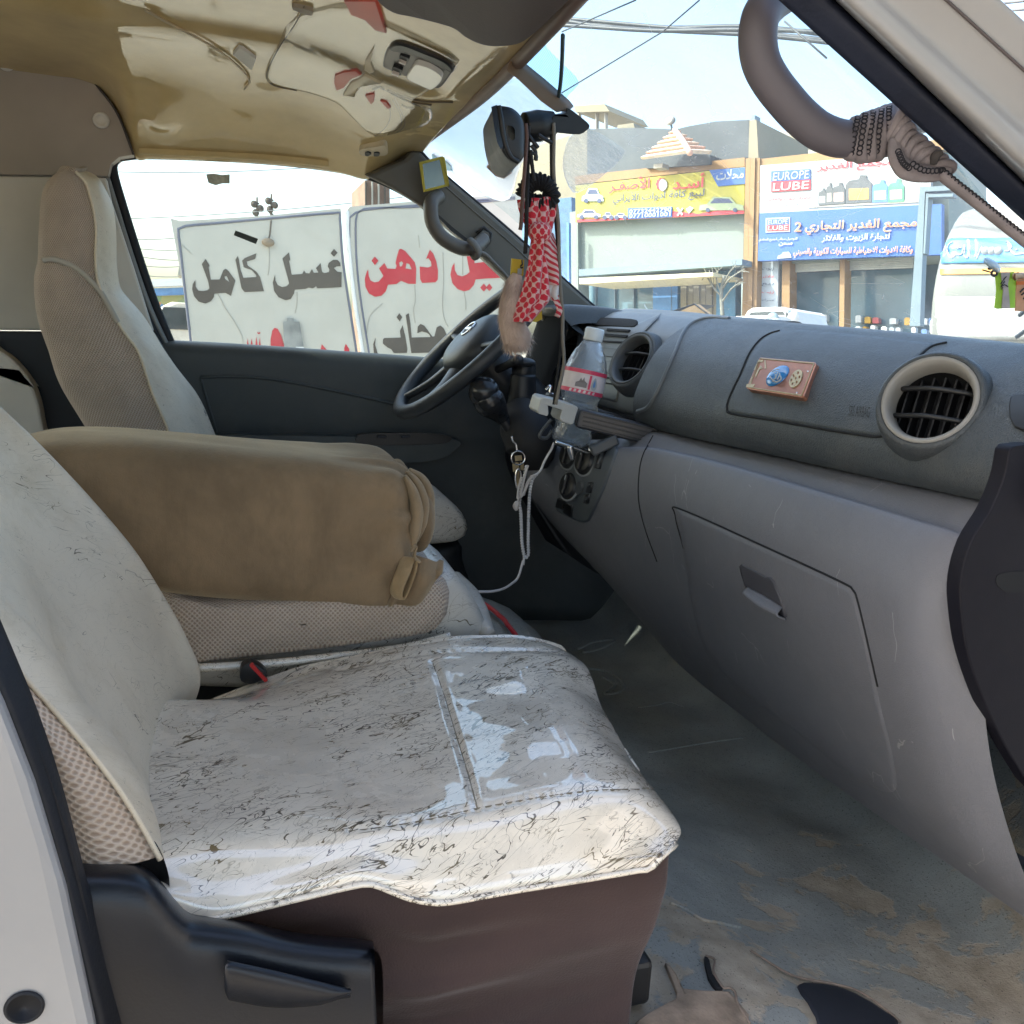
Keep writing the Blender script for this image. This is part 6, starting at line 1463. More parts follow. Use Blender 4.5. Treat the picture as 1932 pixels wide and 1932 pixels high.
# -- middle seat, folded flat
ms = thing('middle_seat', 'folded middle seat with beige mesh back lying under the brown cushion', 'seat', (.2, 1.35, -.5))
def slab(name, outline, Y0, Y1, mat, par, rnd=.035):
    """pillow-like slab: outline (side view, pixels at Y0) swept to Y1 with rounded flanks"""
    O = crs(np.array(fine(outline, 5) + [V3(outline[0])]), 60)[:-1]; P0 = np.array([pY(x, y, Y0) for x, y in O]); c = P0.mean(0); rows = []
    for f, y in ((.0, Y0 + .0), (.75, Y0 + .001), (.93, Y0 + .008), (1.0, Y0 + rnd), (1.03, (Y0 + Y1) / 2), (1.0, Y1 - rnd), (.93, Y1 - .008), (.0, Y1)):
        ref = P0 if f != 0 else P0
        q = c + (P0 - c) * max(f, .02); q[:, 1] = y; rows.append(q)
    V = np.vstack(rows); m = len(O); F = grid_faces(len(rows), m, True)
    d = np.r_[0, np.cumsum(np.linalg.norm(np.diff(P0, axis=0), axis=1))]
    uv = []
    for ri, q in enumerate(rows):
        for j in range(m): uv.append((q[j][0] * .9 + q[j][1] * .0, q[j][2] + q[j][1] * .8))
    me = (V, F, uv); o = obj(name, me, mat, par); return o
slab('folded_backrest', [(300, 1138), (400, 1140), (600, 1130), (760, 1105), (830, 1092), (856, 1115), (858, 1150), (845, 1188), (800, 1204), (650, 1226), (500, 1243), (385, 1256), (300, 1262)], 1.165, 1.52, M_mesh, ms)
slab('seat_cushion', [(320, 1255), (500, 1238), (700, 1205), (800, 1130), (840, 1080), (875, 1100), (905, 1140), (925, 1180), (935, 1225), (900, 1300), (320, 1300)], 1.20, 1.55, M_vind, ms)
obj('front_roll', tube([pY(860, 1090, 1.56), pY(880, 1120, 1.45), pY(905, 1170, 1.28), pY(920, 1200, 1.2)], [.012, .02, .02, .012], 12, 30), M_vind, ms)
obj('cover_hem', tube([pY(x, y, 1.164) for x, y in ((372, 1260), (420, 1258), (520, 1251), (640, 1238), (760, 1222), (850, 1200))], .006, 8, 50), M_vin, ms)
obj('seat_base', box((.1, 1.36, -.60), (.5, .34, .16)), M_black, ms, smooth=False, bevel=.01)
bkl = thing('seat_buckle', 'black seat belt buckle with a red release, between the two front seats', 'buckle', pY(480, 1270, 1.13))
obj('buckle', prism([pY(x, y, 1.13) for x, y in fine([(455, 1262), (470, 1252), (490, 1258), (505, 1275), (480, 1290), (455, 1285)], 3)], (0, .02, 0)), M_black, bkl, bevel=.003)
obj('release', prism([pY(x, y, 1.125) for x, y in ((470, 1256), (477, 1253), (506, 1285), (500, 1288))], (0, .008, 0)), m_plain('buckle_red', (.55, .03, .03), .35), bkl, smooth=False, bevel=.001)
# -- driver's seat
ds = thing('driver_seat', 'driver seat with tall headrest, white marbled front and beige mesh sides, by the far window', 'seat', (.0, 1.9, -.6))
lf = mp(A1, [(330, 945), (285, 985), (252, 1060), (240, 1180), (232, 1300), (228, 1430), (212, 1500), (206, 1560), (215, 1680), (240, 1800), (290, 1940)]) + [(120, 725), (158, 790), (202, 860), (235, 900)]
bd = mp(A1, [(420, 950), (470, 1000), (500, 1080), (525, 1190), (535, 1300), (530, 1430), (545, 1560), (575, 1640), (630, 1740), (700, 1850), (770, 1950)]) + [(290, 745), (312, 795), (333, 850), (350, 900)]
rt = mp(A1, [(440, 935), (520, 965), (575, 1040), (615, 1120), (632, 1210), (640, 1330), (645, 1480), (670, 1600), (740, 1680), (810, 1770), (900, 1920)]) + [(338, 700), (378, 755), (415, 843), (440, 900)]
nd = 26
Ld = crs(np.array([pY(x, y, 1.76) for x, y in lf]), nd); Bd = crs(np.array([pY(x, y, 1.735) for x, y in bd]), nd); Rd = crs(np.array([pY(x, y, 1.93) for x, y in rt]), nd)
# parametrise all three by height so rows line up
def byz(A, z): o = np.argsort(A[:, 2]); return np.array([np.interp(z, A[o, 2], A[o, i]) for i in range(3)])
zt_ = [Ld[0][2], -.28]
rows_m, rows_f = [], []
for i in range(nd):
    l, b_, r_ = Ld[i], Bd[i], Rd[i]
    rows_m.append([l + (-.01, .20, 0), l + (-.012, .05, 0), l, l * .66 + b_ * .34 + (0, -.014, 0), l * .33 + b_ * .67 + (0, -.014, 0), b_])
    rows_f.append([b_, b_ * .75 + r_ * .25 + (.012, -.006, 0), b_ * .4 + r_ * .6 + (.012, 0, 0), r_, r_ + (-.012, .10, 0), r_ + (-.05, .20, 0), l + (-.01, .34, 0)])
obj('side_mesh', surf(rows_m, 110, 50), M_meshd, ds); obj('front_cover', surf(rows_f, 110, 50), M_vinb, ds)
# rounded crown of the headrest
obj('headrest_crown', surf([[rows_m[0][1], rows_m[0][2], rows_m[0][3], rows_m[0][5], rows_f[0][2], rows_f[0][3], rows_f[0][4]], [p + V3((0, .02, .010)) for p in (rows_m[0][1], rows_m[0][2], rows_m[0][3], rows_m[0][5], rows_f[0][2])] + [rows_f[0][3] + V3((0, .01, .006)), rows_f[0][4] + V3((0, 0, .006))], [V3(rows_m[0][3]) + (.0, .10, .008)] * 7], 14, 40), M_meshd, ds)
obj('piping', tube(list(Bd + (.0, -.004, 0)), .003, 8, 110), M_vinb, ds)
obj('headrest_seam', tube([pY(*A1(u, v), 1.732) for u, v in ((235, 1440), (270, 1430), (330, 1440), (420, 1480), (500, 1550), (560, 1620), (650, 1780))], .005, 8, 60), m_plain('piping_beige', (.40, .37, .32), .7), ds)
slab('seat_cushion', [(500, 960), (700, 920), (805, 925), (850, 945), (878, 972), (890, 998), (886, 1015), (872, 1025), (790, 1032), (500, 1040)], 1.74, 2.12, M_vind, ds)
slab('seat_base', [(520, 1040), (800, 1034), (872, 1028), (880, 1060), (880, 1200), (520, 1200)], 1.76, 2.1, M_black, ds)
# ================================================================== BROWN CUSHION
M_vel = m_velvet('brown_velvet', (.245, .170, .098))
cu = thing('bolster_cushion', 'brown velvet bolster cushion with a tied end lying on the folded middle seat', 'cushion', pY(500, 1150, 1.3))
st = [(-40, 862, 960), (20, 842, 985), (80, 831, 1030), (160, 828, 1078), (240, 830, 1104), (330, 837, 1128), (450, 847, 1141), (560, 855, 1149), (640, 861, 1156), (700, 867, 1155), (740, 874, 1147), (768, 884, 1128), (782, 896, 1100), (790, 912, 1072)]
rows = []; ns_ = 56
for k, (x, yt, yb_) in enumerate(st):
    pt, pb_ = pY(x, yt, 1.215), pY(x, yb_, 1.20); cz, hz_ = (pt[2] + pb_[2]) / 2, (pt[2] - pb_[2]) / 2; X = (pt[0] + pb_[0]) / 2
    hy = .135 * (1 if x < 740 else max(.35, 1 - ((x - 740) / 60) ** 2 * .9)); e = .46 if x < 740 else .46 + .4 * (x - 740) / 50
    ring = []
    for j in range(ns_):
        a = 2 * math.pi * j / ns_; sg = lambda q: math.copysign(abs(q) ** e, q)
        xr = X + (pt[0] - pb_[0]) / 2 * sg(math.sin(a)) * .6
        ring.append((xr, 1.29 + hy * sg(math.cos(a)), cz + hz_ * sg(math.sin(a))))
    rows.append(ring + [ring[0]])
def wrinkle(G):
    P = G.reshape(-1, 3); x1 = rows[-1][0][0]
    for i, p in enumerate(P):
        g = min(1, max(0, (p[0] - (x1 - .13)) / .11)); ang = math.atan2(p[2] + .25, 1.29 - p[1])
        w = .006 * mnoise.noise(Vector((p[0] * 6, p[1] * 6, p[2] * 6))) + g * .007 * math.sin(ang * 15 + 4 * mnoise.noise(Vector((p[0] * 9, ang * 2, 2)))) + .003 * mnoise.noise(Vector((p[0] * 5, p[1] * 18, p[2] * 18)))
        d = np.array([0, p[1] - 1.29, (p[2] + .25)]); d /= max(np.linalg.norm(d), 1e-6); P[i] = p + d * w
    return P.reshape(G.shape)
obj('cover', surf(rows, 150, 170, fn=wrinkle, flip=True), M_vel, cu)
M_vel2 = m_velvet('brown_velvet_light', (.30, .22, .135))
for i, L in enumerate(([(772, 886), (795, 902), (808, 930), (806, 965), (798, 1000), (786, 1030)], [(768, 890), (786, 912), (797, 945), (795, 985), (786, 1020)], [(764, 898), (778, 925), (786, 960), (783, 1000), (776, 1040)], [(790, 912), (805, 945), (806, 985), (793, 1020), (782, 1040)])):
    Yv = (1.24, 1.20, 1.175, 1.30)[i]
    obj('gathered_fold', tube([pY(x, y, Yv) for x, y in L], [.005, .012, .015, .013, .005], 12, 40, squash=.6), M_vel2, cu)
obj('end_disc', ellipsoid(pY(786, 970, 1.28), (.022, .075, .055)), M_vel, cu)
flp = [[pY(x, y, Y) for x, y in L] for L, Y in (([(762, 1050), (790, 1052), (815, 1060), (838, 1066)], 1.165), ([(764, 1080), (786, 1090), (808, 1088), (836, 1082)], 1.145), ([(745, 1110), (775, 1115), (800, 1108), (826, 1092)], 1.15), ([(730, 1140), (760, 1138), (790, 1128), (812, 1112)], 1.165))]
obj('end_flap', surf(flp, 30, 30, fn=lambda G: G + np.stack([np.zeros(G.shape[:2]), .008 * np.sin(np.linspace(0, 9, G.shape[1]))[None, :].repeat(G.shape[0], 0), np.zeros(G.shape[:2])], -1)), M_vel, cu, solid=.006)
obj('tie_loop', tube([pY(x, y, Y) for x, y, Y in ((770, 1052, 1.15), (762, 1075, 1.135), (750, 1105, 1.13), (748, 1122, 1.135), (758, 1128, 1.14), (770, 1105, 1.14), (780, 1075, 1.145), (782, 1056, 1.15))], .010, 8, 60, squash=.22), m_velvet('tie_band', (.36, .25, .13)), cu)
obj('tie_end', tube([pY(x, y, 1.14) for x, y in ((775, 1040), (785, 1030), (782, 1050), (792, 1060))], .005, 8, 20, squash=.4), M_vel2, cu)

# ================================================================== WHEEL, LEVERS
sw = thing('steering_wheel', 'black steering wheel with padded hub in front of the driver seat', 'steering wheel', pY(885, 652, 1.92))
M_rim = m_grain('rim_grain', (.032, .037, .043), .38, 800, .2)
wc = pY(888, 650, 1.92); wn = V3((-.72, .0, .69)); wn /= np.linalg.norm(wn); wy = V3((0, 1, 0)); wu = np.cross(wn, wy); wu = wu if wu[2] > 0 else -wu
RW = .208
obj('rim', tube([wc + RW * (math.cos(a) * wy + math.sin(a) * wu) for a in np.linspace(0, 2 * math.pi, 48, endpoint=False)], .0155, 14, 120, closed=True), M_rim, sw)
hubp = []
for r_, h in ((.0, .052), (.035, .052), (.065, .046), (.085, .032), (.092, .012), (.088, -.02)):
    hubp.append([wc - wn * .02 + wn * h * .9 + r_ * (math.cos(a) * wy * 1.0 + math.sin(a) * wu * (1.0 if math.sin(a) > 0 else .85)) for a in np.linspace(0, 2 * math.pi, 33)])
obj('hub_pad', surf(hubp, 26, 64), M_rim, sw)
for a in (.12, math.pi - .12, -1.05, -2.09):
    d = math.cos(a) * wy + math.sin(a) * wu
    obj('spoke', tube([wc + d * .07 - wn * .015, wc + d * .13 - wn * .012, wc + d * RW], [.024, .016, .014], 12, 16, squash=.55), M_rim, sw)
ec = wc + wn * .028 + wu * .02
obj('emblem', tube([ec + .021 * math.cos(a) * wy + .019 * math.sin(a) * wu for a in np.linspace(0, 2 * math.pi, 20, endpoint=False)], .0025, 8, 40, closed=True), M_chrome, sw)
obj('emblem_bar', box(ec, (.048, .008, .004), (wy, wu, wn)), M_chrome, sw, smooth=False, bevel=.001)
obj('column_shroud', tube([wc - wn * .03, wc - wn * .12, wc - wn * .26], [.05, .06, .07], 20, 12), M_black, sw)
for L in ([(988, 690), (985, 720), (975, 745)], ): obj('stalk', tube([wc - wn * .07 + (0, -.05, 0), wc - wn * .06 + (0, -.16, .01), wc - wn * .055 + (0, -.215, .015)], [.009, .008, .011], 10, 20), M_black, sw)
gs = thing('gear_lever', 'black gear lever with a rounded glossy knob rising from its rubber boot', 'gear lever', pY(975, 850, 1.74))
def G(u, v, Y=1.72): return pY(*A5(u, v), Y)
M_knob = m_plain('knob_gloss', (.014, .015, .017), .22, .15, 20)
obj('knob', tube([G(690, 728), G(705, 760), G(735, 810), G(790, 880), G(830, 935)], [.010, .024, .030, .0315, .0315, .029, .025, .020, .016, .014], 24, 80), M_knob, gs)
obj('knob_top', ellipsoid(G(702, 752), (.032, .030, .030)), M_knob, gs)
obj('lever_rod', tube([G(800, 890), G(860, 985), G(930, 1090), G(990, 1160)], .011, 12, 24), M_black, gs)
obj('boot', tube([G(930, 870, 1.78), G(960, 980, 1.74), G(1010, 1100, 1.72), G(1020, 1240, 1.72)], [.035, .05, .055, .03], 20, 30), m_plain('boot_rubber', (.010, .010, .011), .7), gs)
hb_ = thing('hand_brake', 'black pull-type brake handle standing beside the steering column', 'lever', pY(985, 760, 1.80))
obj('grip', tube([G(965, 555, 1.80), G(960, 600, 1.80), G(955, 680, 1.80)], [.024, .027, .025], 4, 12, squash=.8), M_black, hb_)
obj('stem', tube([G(955, 640, 1.80), G(950, 760, 1.80), G(945, 900, 1.80)], [.027, .03, .034], 12, 16), M_black, hb_)
obj('grip_cap', ellipsoid(G(962, 562, 1.79), (.024, .02, .010)), M_rim, hb_)

# keys, beads, cable
ky = thing('key_ring', 'split ring with metal keys hanging below the gear lever', 'keys', G(920, 1180, 1.66))
M_brass = m_plain('key_brass', (.38, .30, .18), .35, .2, 60, metal=.8)
obj('chain', tube([G(880, 1040, 1.66), G(890, 1070, 1.66), G(908, 1090, 1.66), G(915, 1130, 1.66)], .0022, 6, 20), M_chrome, ky)
obj('ring', tube([G(922 + 44 * math.cos(a), 1178 + 44 * math.sin(a), 1.66) for a in np.linspace(0, 2 * math.pi, 16, endpoint=False)], .0016, 6, 40, closed=True), M_chrome, ky)
for L in ([(900, 1165), (945, 1160), (950, 1195), (905, 1200)], [(885, 1210), (925, 1205), (935, 1255), (890, 1270)], [(935, 1205), (960, 1210), (958, 1260), (938, 1255)], [(905, 1265), (930, 1262), (932, 1350), (918, 1370), (906, 1345)]):
    obj('key', prism([G(u, v, 1.66) for u, v in L], (0, .003, 0)), M_brass, ky, smooth=False, bevel=.0008)
obj('fob', tube([G(915, 1250, 1.66), G(905, 1300, 1.66), G(910, 1360, 1.66), G(925, 1375, 1.66), G(940, 1290, 1.66), G(930, 1255, 1.66)], .0022, 6, 30, closed=True), M_chrome, ky)
bd_ = thing('prayer_beads', 'long loop of white prayer beads hanging under the cup holder', 'beads', G(970, 1500, 1.62))
M_bead = m_plain('bead_white', (.62, .62, .64), .35, .05)
loop1 = [(1040, 1285), (1015, 1315), (1000, 1380), (992, 1480), (988, 1600), (986, 1720), (988, 1790), (980, 1815), (966, 1818), (955, 1780), (945, 1700), (942, 1600), (938, 1520), (930, 1470), (940, 1400), (955, 1330), (968, 1270), (975, 1235)]
pts = crs(np.array([G(u, v, 1.62) for u, v in loop1]), 66)
bme = None
def bead(p, r, par, shared={}):
    key = round(r, 5)
    if key not in shared:
        o = obj('bead', ellipsoid((0, 0, 0), (r, r, r * .9), nu=5, nv=7), M_bead, None); shared[key] = o.data
        o.parent = par; OFF[o.name] = OFF[par.name]; o.location = tuple(V3(p) - OFF[par.name]); return o
    return link('bead', shared[key], None, par, p)
for p in pts: bead(p, .0037, bd_)
for p in crs(np.array([G(u, v, 1.60) for u, v in ((1150, 1085), (1135, 1125), (1110, 1165), (1085, 1215), (1068, 1255), (1040, 1285))]), 30): bead(p, .0026, bd_)
obj('string', tube(list(pts) , .0007, 5, 90), M_bead, bd_)
for L in ([(985, 1225), (965, 1290), (945, 1380), (925, 1460), (915, 1500)], [(1030, 1285), (1000, 1310), (975, 1350), (955, 1420)], [(1010, 1290), (985, 1340), (960, 1400), (930, 1440), (912, 1470)], [(945, 1300), (925, 1370), (918, 1440)]):
    obj('strand', tube([G(u, v, 1.61) for u, v in L], .0026, 6, 30), m_plain('strand_white', (.55, .52, .50), .7) if 'strand_white' not in bpy.data.materials else bpy.data.materials['strand_white'], bd_)
obj('tassel', tube([G(918, 1460, 1.61), G(908, 1490, 1.61), G(912, 1515, 1.61)], [.005, .007, .003], 8, 14), bpy.data.materials['strand_white'], bd_)
tag(obj('white_cable', tube([G(960, 1815, 1.62), G(955, 1870, 1.62)] + [pY(*B5(u, v), Y) for u, v, Y in ((632, 230, 1.62), (600, 335, 1.60), (555, 380, 1.57), (500, 412, 1.53), (430, 428, 1.5), (350, 430, 1.47), (260, 438, 1.43), (235, 450, 1.42))], .0024, 8, 80), m_plain('cable_white', (.62, .60, .60), .5)), 'thin white charging cable curving from the prayer beads to the middle seat', 'cable')

# ================================================================== MIRROR AND WHAT HANGS FROM IT
def Bm(u, v, Y=1.40): return pY(*B6(u, v), Y)
M_mir = m_grain('mirror_black', (.020, .023, .028), .42, 900, .15)
mr = thing('rear_view_mirror', 'black interior mirror on a windscreen arm, seen end-on', 'mirror', Bm(150, 300))
cap = fine([(30, 118), (60, 106), (110, 106), (165, 122), (215, 165), (245, 225), (255, 300), (252, 400), (245, 480), (205, 520), (165, 512), (125, 485), (85, 430), (62, 370), (40, 260)], 4)
ring0 = np.array([Bm(u, v, 1.36) for u, v in cap]); c0 = ring0.mean(0)
dirm = V3((.20, 1, .06)); dirm /= np.linalg.norm(dirm); rws = []
for f, s_ in ((.25, -.004), (.7, -.002), (.92, .004), (1.0, .018), (1.0, .10), (1.0, .19), (.9, .215), (.4, .22)):
    rws.append(list(c0 + (ring0 - c0) * f + dirm * s_) + [c0 + (ring0[0] - c0) * f + dirm * s_])
obj('housing', surf(rws, 40, 80), M_mir, mr)
obj('glass_rim', tube([Bm(u, v, Y) for u, v, Y in ((62, 115, 1.352), (78, 200, 1.35), (92, 300, 1.35), (112, 400, 1.352), (150, 480, 1.356), (200, 515, 1.36))], .004, 8, 40), M_black, mr)
ft = [(25, 125), (60, 112), (75, 200), (90, 300), (108, 400), (90, 425), (65, 375), (45, 270)]
obj('mirror_glass', prism([Bm(u, v, 1.352) for u, v in ft], (-.004, -.002, 0)), m_plain('mirror_dark', (.012, .016, .028), .08), mr, smooth=False)
obj('arm', tube([Bm(245, 268, 1.42), Bm(330, 258, 1.42), Bm(455, 238, 1.42)], [.022, .024, .018], 12, 16), M_black, mr)
basep = fine([(450, 190), (480, 175), (545, 165), (560, 130), (620, 170), (700, 235), (712, 265), (690, 290), (640, 318), (540, 312), (465, 300), (445, 260)], 2)
obj('mirror_base', prism([Bm(u, v, 1.40) for u, v in basep], (.01, .05, .012)), M_black, mr, bevel=.005, bseg=3, auto=45)
st_ = mp(A2, [(1430, 338), (1470, 345), (1600, 450), (1740, 572), (1770, 610), (1690, 625), (1600, 560), (1480, 445), (1412, 392)])
obj('centre_strip', prism([pY(x, y, 1.42 - .02 * 0) for x, y in st_], (.012, .012, .01)), m_plain('strip_brown', (.17, .12, .08), .5, .2, 8), mr, smooth=False, bevel=.003)
for L in ([(345, 320), (390, 350), (445, 380)], [(280, 330), (310, 370), (345, 415)], [(200, 478), (250, 460), (310, 452), (330, 470), (328, 505)], [(295, 395), (325, 440), (325, 500)]):
    obj('twig_tie', tube([Bm(u, v, 1.38) for u, v in L], .003, 6, 20), M_black, mr)
def cordthing(label, L, Y, r, mat, name='cord'):
    return tag(obj(name, tube([Bm(u, v, Y) for u, v in L], r, 8, 80), mat), label, 'cord')
M_cordb = m_plain('cord_black', (.012, .012, .013), .8); M_cordr = m_plain('cord_brown', (.10, .055, .045), .7); M_cordg = m_plain('cord_grey_brown', (.17, .155, .13), .8)
cordthing('brown leather cord looped over the mirror arm holding the glass bottle charm', [(255, 240), (262, 330), (255, 480), (243, 640), (232, 800), (222, 960), (216, 1000)], 1.37, .0032, M_cordr)
cordthing('black cord hanging from the mirror to the black scrunchie', [(275, 260), (272, 400), (270, 560), (265, 760), (262, 900), (258, 1060), (252, 1170)], 1.385, .0034, M_cordb)
cordthing('black cord slanting from the mirror tie to the top of the scrunchie', [(290, 430), (300, 530), (312, 620), (318, 650)], 1.375, .0032, M_cordb)
cordthing('long grey-brown cord hanging from the mirror base down past the bottle', [(455, 235), (458, 330), (455, 560), (470, 760), (490, 960), (495, 1200), (505, 1420), (520, 1600), (520, 1760), (530, 1932), (520, 2010), (490, 2150), (470, 2250)], 1.40, .0030, M_cordg)
cordthing('thin dark cord hanging from the mirror arm beside the long grey-brown cord', [(435, 290), (437, 480), (440, 640), (455, 820), (470, 960), (492, 1250), (503, 1440), (515, 1610), (512, 1760), (500, 1900), (480, 2050), (455, 2250)], 1.41, .0024, M_cordb)
scr = thing('scrunchie', 'black ruffled elastic ring hanging at the top of the chequered scarf', 'hair tie', Bm(345, 720))
arc_ = [(240, 760), (255, 710), (290, 668), (345, 652), (400, 675), (432, 720), (445, 760), (420, 800), (345, 810), (265, 800)]
ap_ = crs(np.array([Bm(u, v, 1.40) for u, v in arc_]), 60)
sv = tube(list(ap_), [.0125 + .003 * math.sin(i * 2.4) for i in range(60)], 12, 120, closed=False)
obj('ring', sv, m_plain('elastic_black', (.010, .010, .012), .9, .2, 60, .5, 300), scr)
sc_ = thing('keffiyeh_scarf', 'red and white chequered scarf hanging knotted from the mirror', 'scarf', Bm(340, 1000))
M_kef = m_keffiyeh('keffiyeh'); M_kst = m_stripe('keffiyeh_stripe', (.60, .42, .38), (.48, .03, .045), 38, .9)
def cloth(name, left, right, Yl, Yr, mat, par, folds=3, depth=.012, nr=60, nc=40):
    l = crs(np.array([Bm(u, v, Yl) for u, v in left]), 14); r = crs(np.array([Bm(u, v, Yr) for u, v in right]), 14)
    rows = []
    for i in range(14):
        row = []
        for t in np.linspace(0, 1, 13):
            p = l[i] * (1 - t) + r[i] * t; row.append(p + np.array([0, -depth * math.sin(math.pi * t) - depth * .35 * math.sin(t * math.pi * 2 * folds + i * .4), 0]))
        rows.append(row)
    return obj(name, surf(rows, nr, nc), mat, par, solid=.003)
cloth('front_tail', [(285, 1010), (300, 1060), (280, 1180), (250, 1320), (215, 1480), (180, 1600), (168, 1660)], [(370, 1010), (380, 1060), (385, 1180), (400, 1330), (415, 1450), (410, 1510), (290, 1655)], 1.39, 1.385, M_kef, sc_, 2)
cloth('upper_wrap', [(200, 790), (198, 850), (215, 900), (240, 950), (278, 1000), (285, 1040)], [(470, 765), (468, 850), (450, 920), (440, 980), (430, 1030), (425, 1040)], 1.40, 1.40, M_kef, sc_, 3, .009)
cloth('side_tail', [(370, 1030), (375, 1120), (385, 1250), (400, 1340), (412, 1400)], [(440, 1025), (460, 1110), (480, 1240), (490, 1330), (488, 1400)], 1.40, 1.42, M_kst, sc_, 1, .012)
cloth('white_hem', [(412, 1395), (412, 1440), (420, 1470), (450, 1500)], [(488, 1395), (496, 1440), (490, 1480), (490, 1500)], 1.40, 1.42, m_plain('cotton_white', (.58, .54, .52), .9, .1, 30), sc_, 2, .01)
cloth('fringe', [(440, 1470), (455, 1520), (475, 1570), (472, 1620)], [(490, 1470), (498, 1530), (505, 1580), (480, 1625)], 1.40, 1.41, M_kst, sc_, 1, .006)
obj('knot', ellipsoid(Bm(355, 1020, 1.385), (.019, .018, .016), nu=12, nv=18), M_kef, sc_)
ch_ = thing('glass_charm', 'small faceted glass bottle charm with a wooden stopper hanging on the brown cord', 'charm', Bm(220, 1100))
obj('stopper', lathe([(.012, 0), (.0135, .002), (.0135, .018), (.012, .022)], Bm(222, 1070, 1.37), (0, 0, 1), 20), m_plain('stopper_wood', (.28, .13, .07), .5, .2, 60), ch_)
obj('glass_body', lathe([(.008, 0), (.014, .004), (.016, .016), (.016, .026), (.013, .032), (.008, .035)], Bm(215, 1212, 1.37), (0, 0, 1), 12), M_gclear if 'M_gclear' in globals() else m_gloss_clear('charm_glass', (.9, .92, .93), .04, .9, .18), ch_, smooth=False)
obj('glass_core', lathe([(.004, .002), (.008, .006), (.009, .026), (.004, .03)], Bm(215, 1205, 1.37), (0, 0, 1), 10), M_chrome, ch_, smooth=False)
yc_ = thing('yellow_tag', 'yellow card tag with small hook hanging left of the scarf', 'tag', Bm(200, 1260))
M_ycard = m_plain('yellow_card', (.50, .36, .03), .6, .08)
obj('card', prism([Bm(u, v, 1.42) for u, v in ((155, 1205), (245, 1215), (238, 1330), (148, 1320))], (0, .003, 0)), M_ycard, yc_, smooth=False)
obj('hook', tube([Bm(u, v, 1.412) for u, v in ((228, 1215), (232, 1245), (220, 1258), (222, 1272), (236, 1268))], .0012, 6, 24), M_black, yc_)
for k in range(3): obj('print', box(Bm(203 + 9 * k, 1298, 1.418), (.0025, .001, .009)), M_signw, yc_, smooth=False)
tag(obj('yellow_tag', prism([Bm(u, v, 1.43) for u, v in ((270, 1600), (372, 1560), (372, 1640), (330, 1660), (285, 1650))], (0, .003, 0)), M_ycard, None, smooth=False), 'lower yellow card tag showing under the tip of the chequered scarf', 'tag')
ftl = thing('fur_tail', 'beige fluffy fur tail charm hanging in front of the steering wheel', 'charm', Bm(190, 1500))
core = crs(np.array([Bm(u, v, 1.41) for u, v in ((195, 1320), (170, 1400), (155, 1480), (148, 1560), (150, 1640), (170, 1720), (195, 1790), (200, 1850))]), 30)
rad = np.interp(np.linspace(0, 1, 30), [0, .1, .35, .6, .85, .96, 1], [.008, .013, .017, .020, .0235, .020, .008])
b = NB('fur_beige'); nn = b.noise(b.coord(), 30, 3); b.bsdf(b.ramp(nn.outputs[0], [(.3, (.40, .30, .25)), (.7, (.60, .47, .40))]), .9, sheen=.4, sheen_tint=(.9, .8, .7)); M_fur = b.m
fbase = tube(list(core), list(rad), 24, 60)
obj('skin', fbase, M_fur, ftl)
hv, hf = [], []
rs_ = np.random.default_rng(3)
for i in range(5200):
    t = rs_.random(); k = t * 29; j = int(min(k, 28)); p = core[j] + (core[j + 1] - core[j]) * (k - j); T = core[j + 1] - core[j]; T /= np.linalg.norm(T)
    d = rs_.normal(size=3); d -= T * d.dot(T); d /= np.linalg.norm(d); r_ = np.interp(k, range(30), rad)
    root = p + d * r_ * .9; tip = root + d * rs_.uniform(.003, .007) + T * rs_.uniform(.008, .018) + rs_.normal(size=3) * .0025; s_ = np.cross(T, d) * .0007; o_ = len(hv)
    hv += [root + s_, root - s_, tip]; hf.append((o_, o_ + 1, o_ + 2))
tag(obj('fur', (hv, hf), M_fur, ftl), kind='stuff')

# far pillar: grab handle with a tied strap, yellow-framed card
gh = thing('grab_handle', 'grey-brown grab handle on the far windscreen pillar', 'grab handle', pY(880, 450, 2.06))
M_gh = m_grain('handle_grey', (.11, .10, .088), .42, 900, .2)
hpts = mp(A2, [(1040, 1085), (1005, 1110), (998, 1160), (1008, 1230), (1050, 1300), (1110, 1345), (1180, 1372), (1240, 1365), (1290, 1320)])
hp_ = [pY(x, y, Y) for (x, y), Y in zip(hpts, (2.085, 2.06, 2.045, 2.04, 2.04, 2.04, 2.045, 2.06, 2.085))]
obj('grip', tube(hp_, .0165, 16, 70), M_gh, gh)
for c_ in ((1030, 1090), (1290, 1305)):
    obj('mount', prism([pY(*A2(c_[0] + du, c_[1] + dv), 2.078) for du, dv in fine([(-25, -10), (0, -30), (28, -20), (30, 10), (5, 32), (-20, 25)], 3)], (0, .03, 0)), M_gh, gh, bevel=.004, auto=45)
obj('mount_frame', tube([pY(*A2(u, v), 2.09) for u, v in ((1250, 1290), (1290, 1255), (1330, 1290), (1325, 1330), (1280, 1375))], .004, 8, 30, smooth=False), M_black, gh)
obj('slot', prism([pY(*A2(u, v), 2.09) for u, v in ((1030, 1175), (1120, 1255), (1215, 1330), (1205, 1345), (1110, 1275), (1032, 1195))], (0, .004, 0)), M_black, gh, smooth=False)
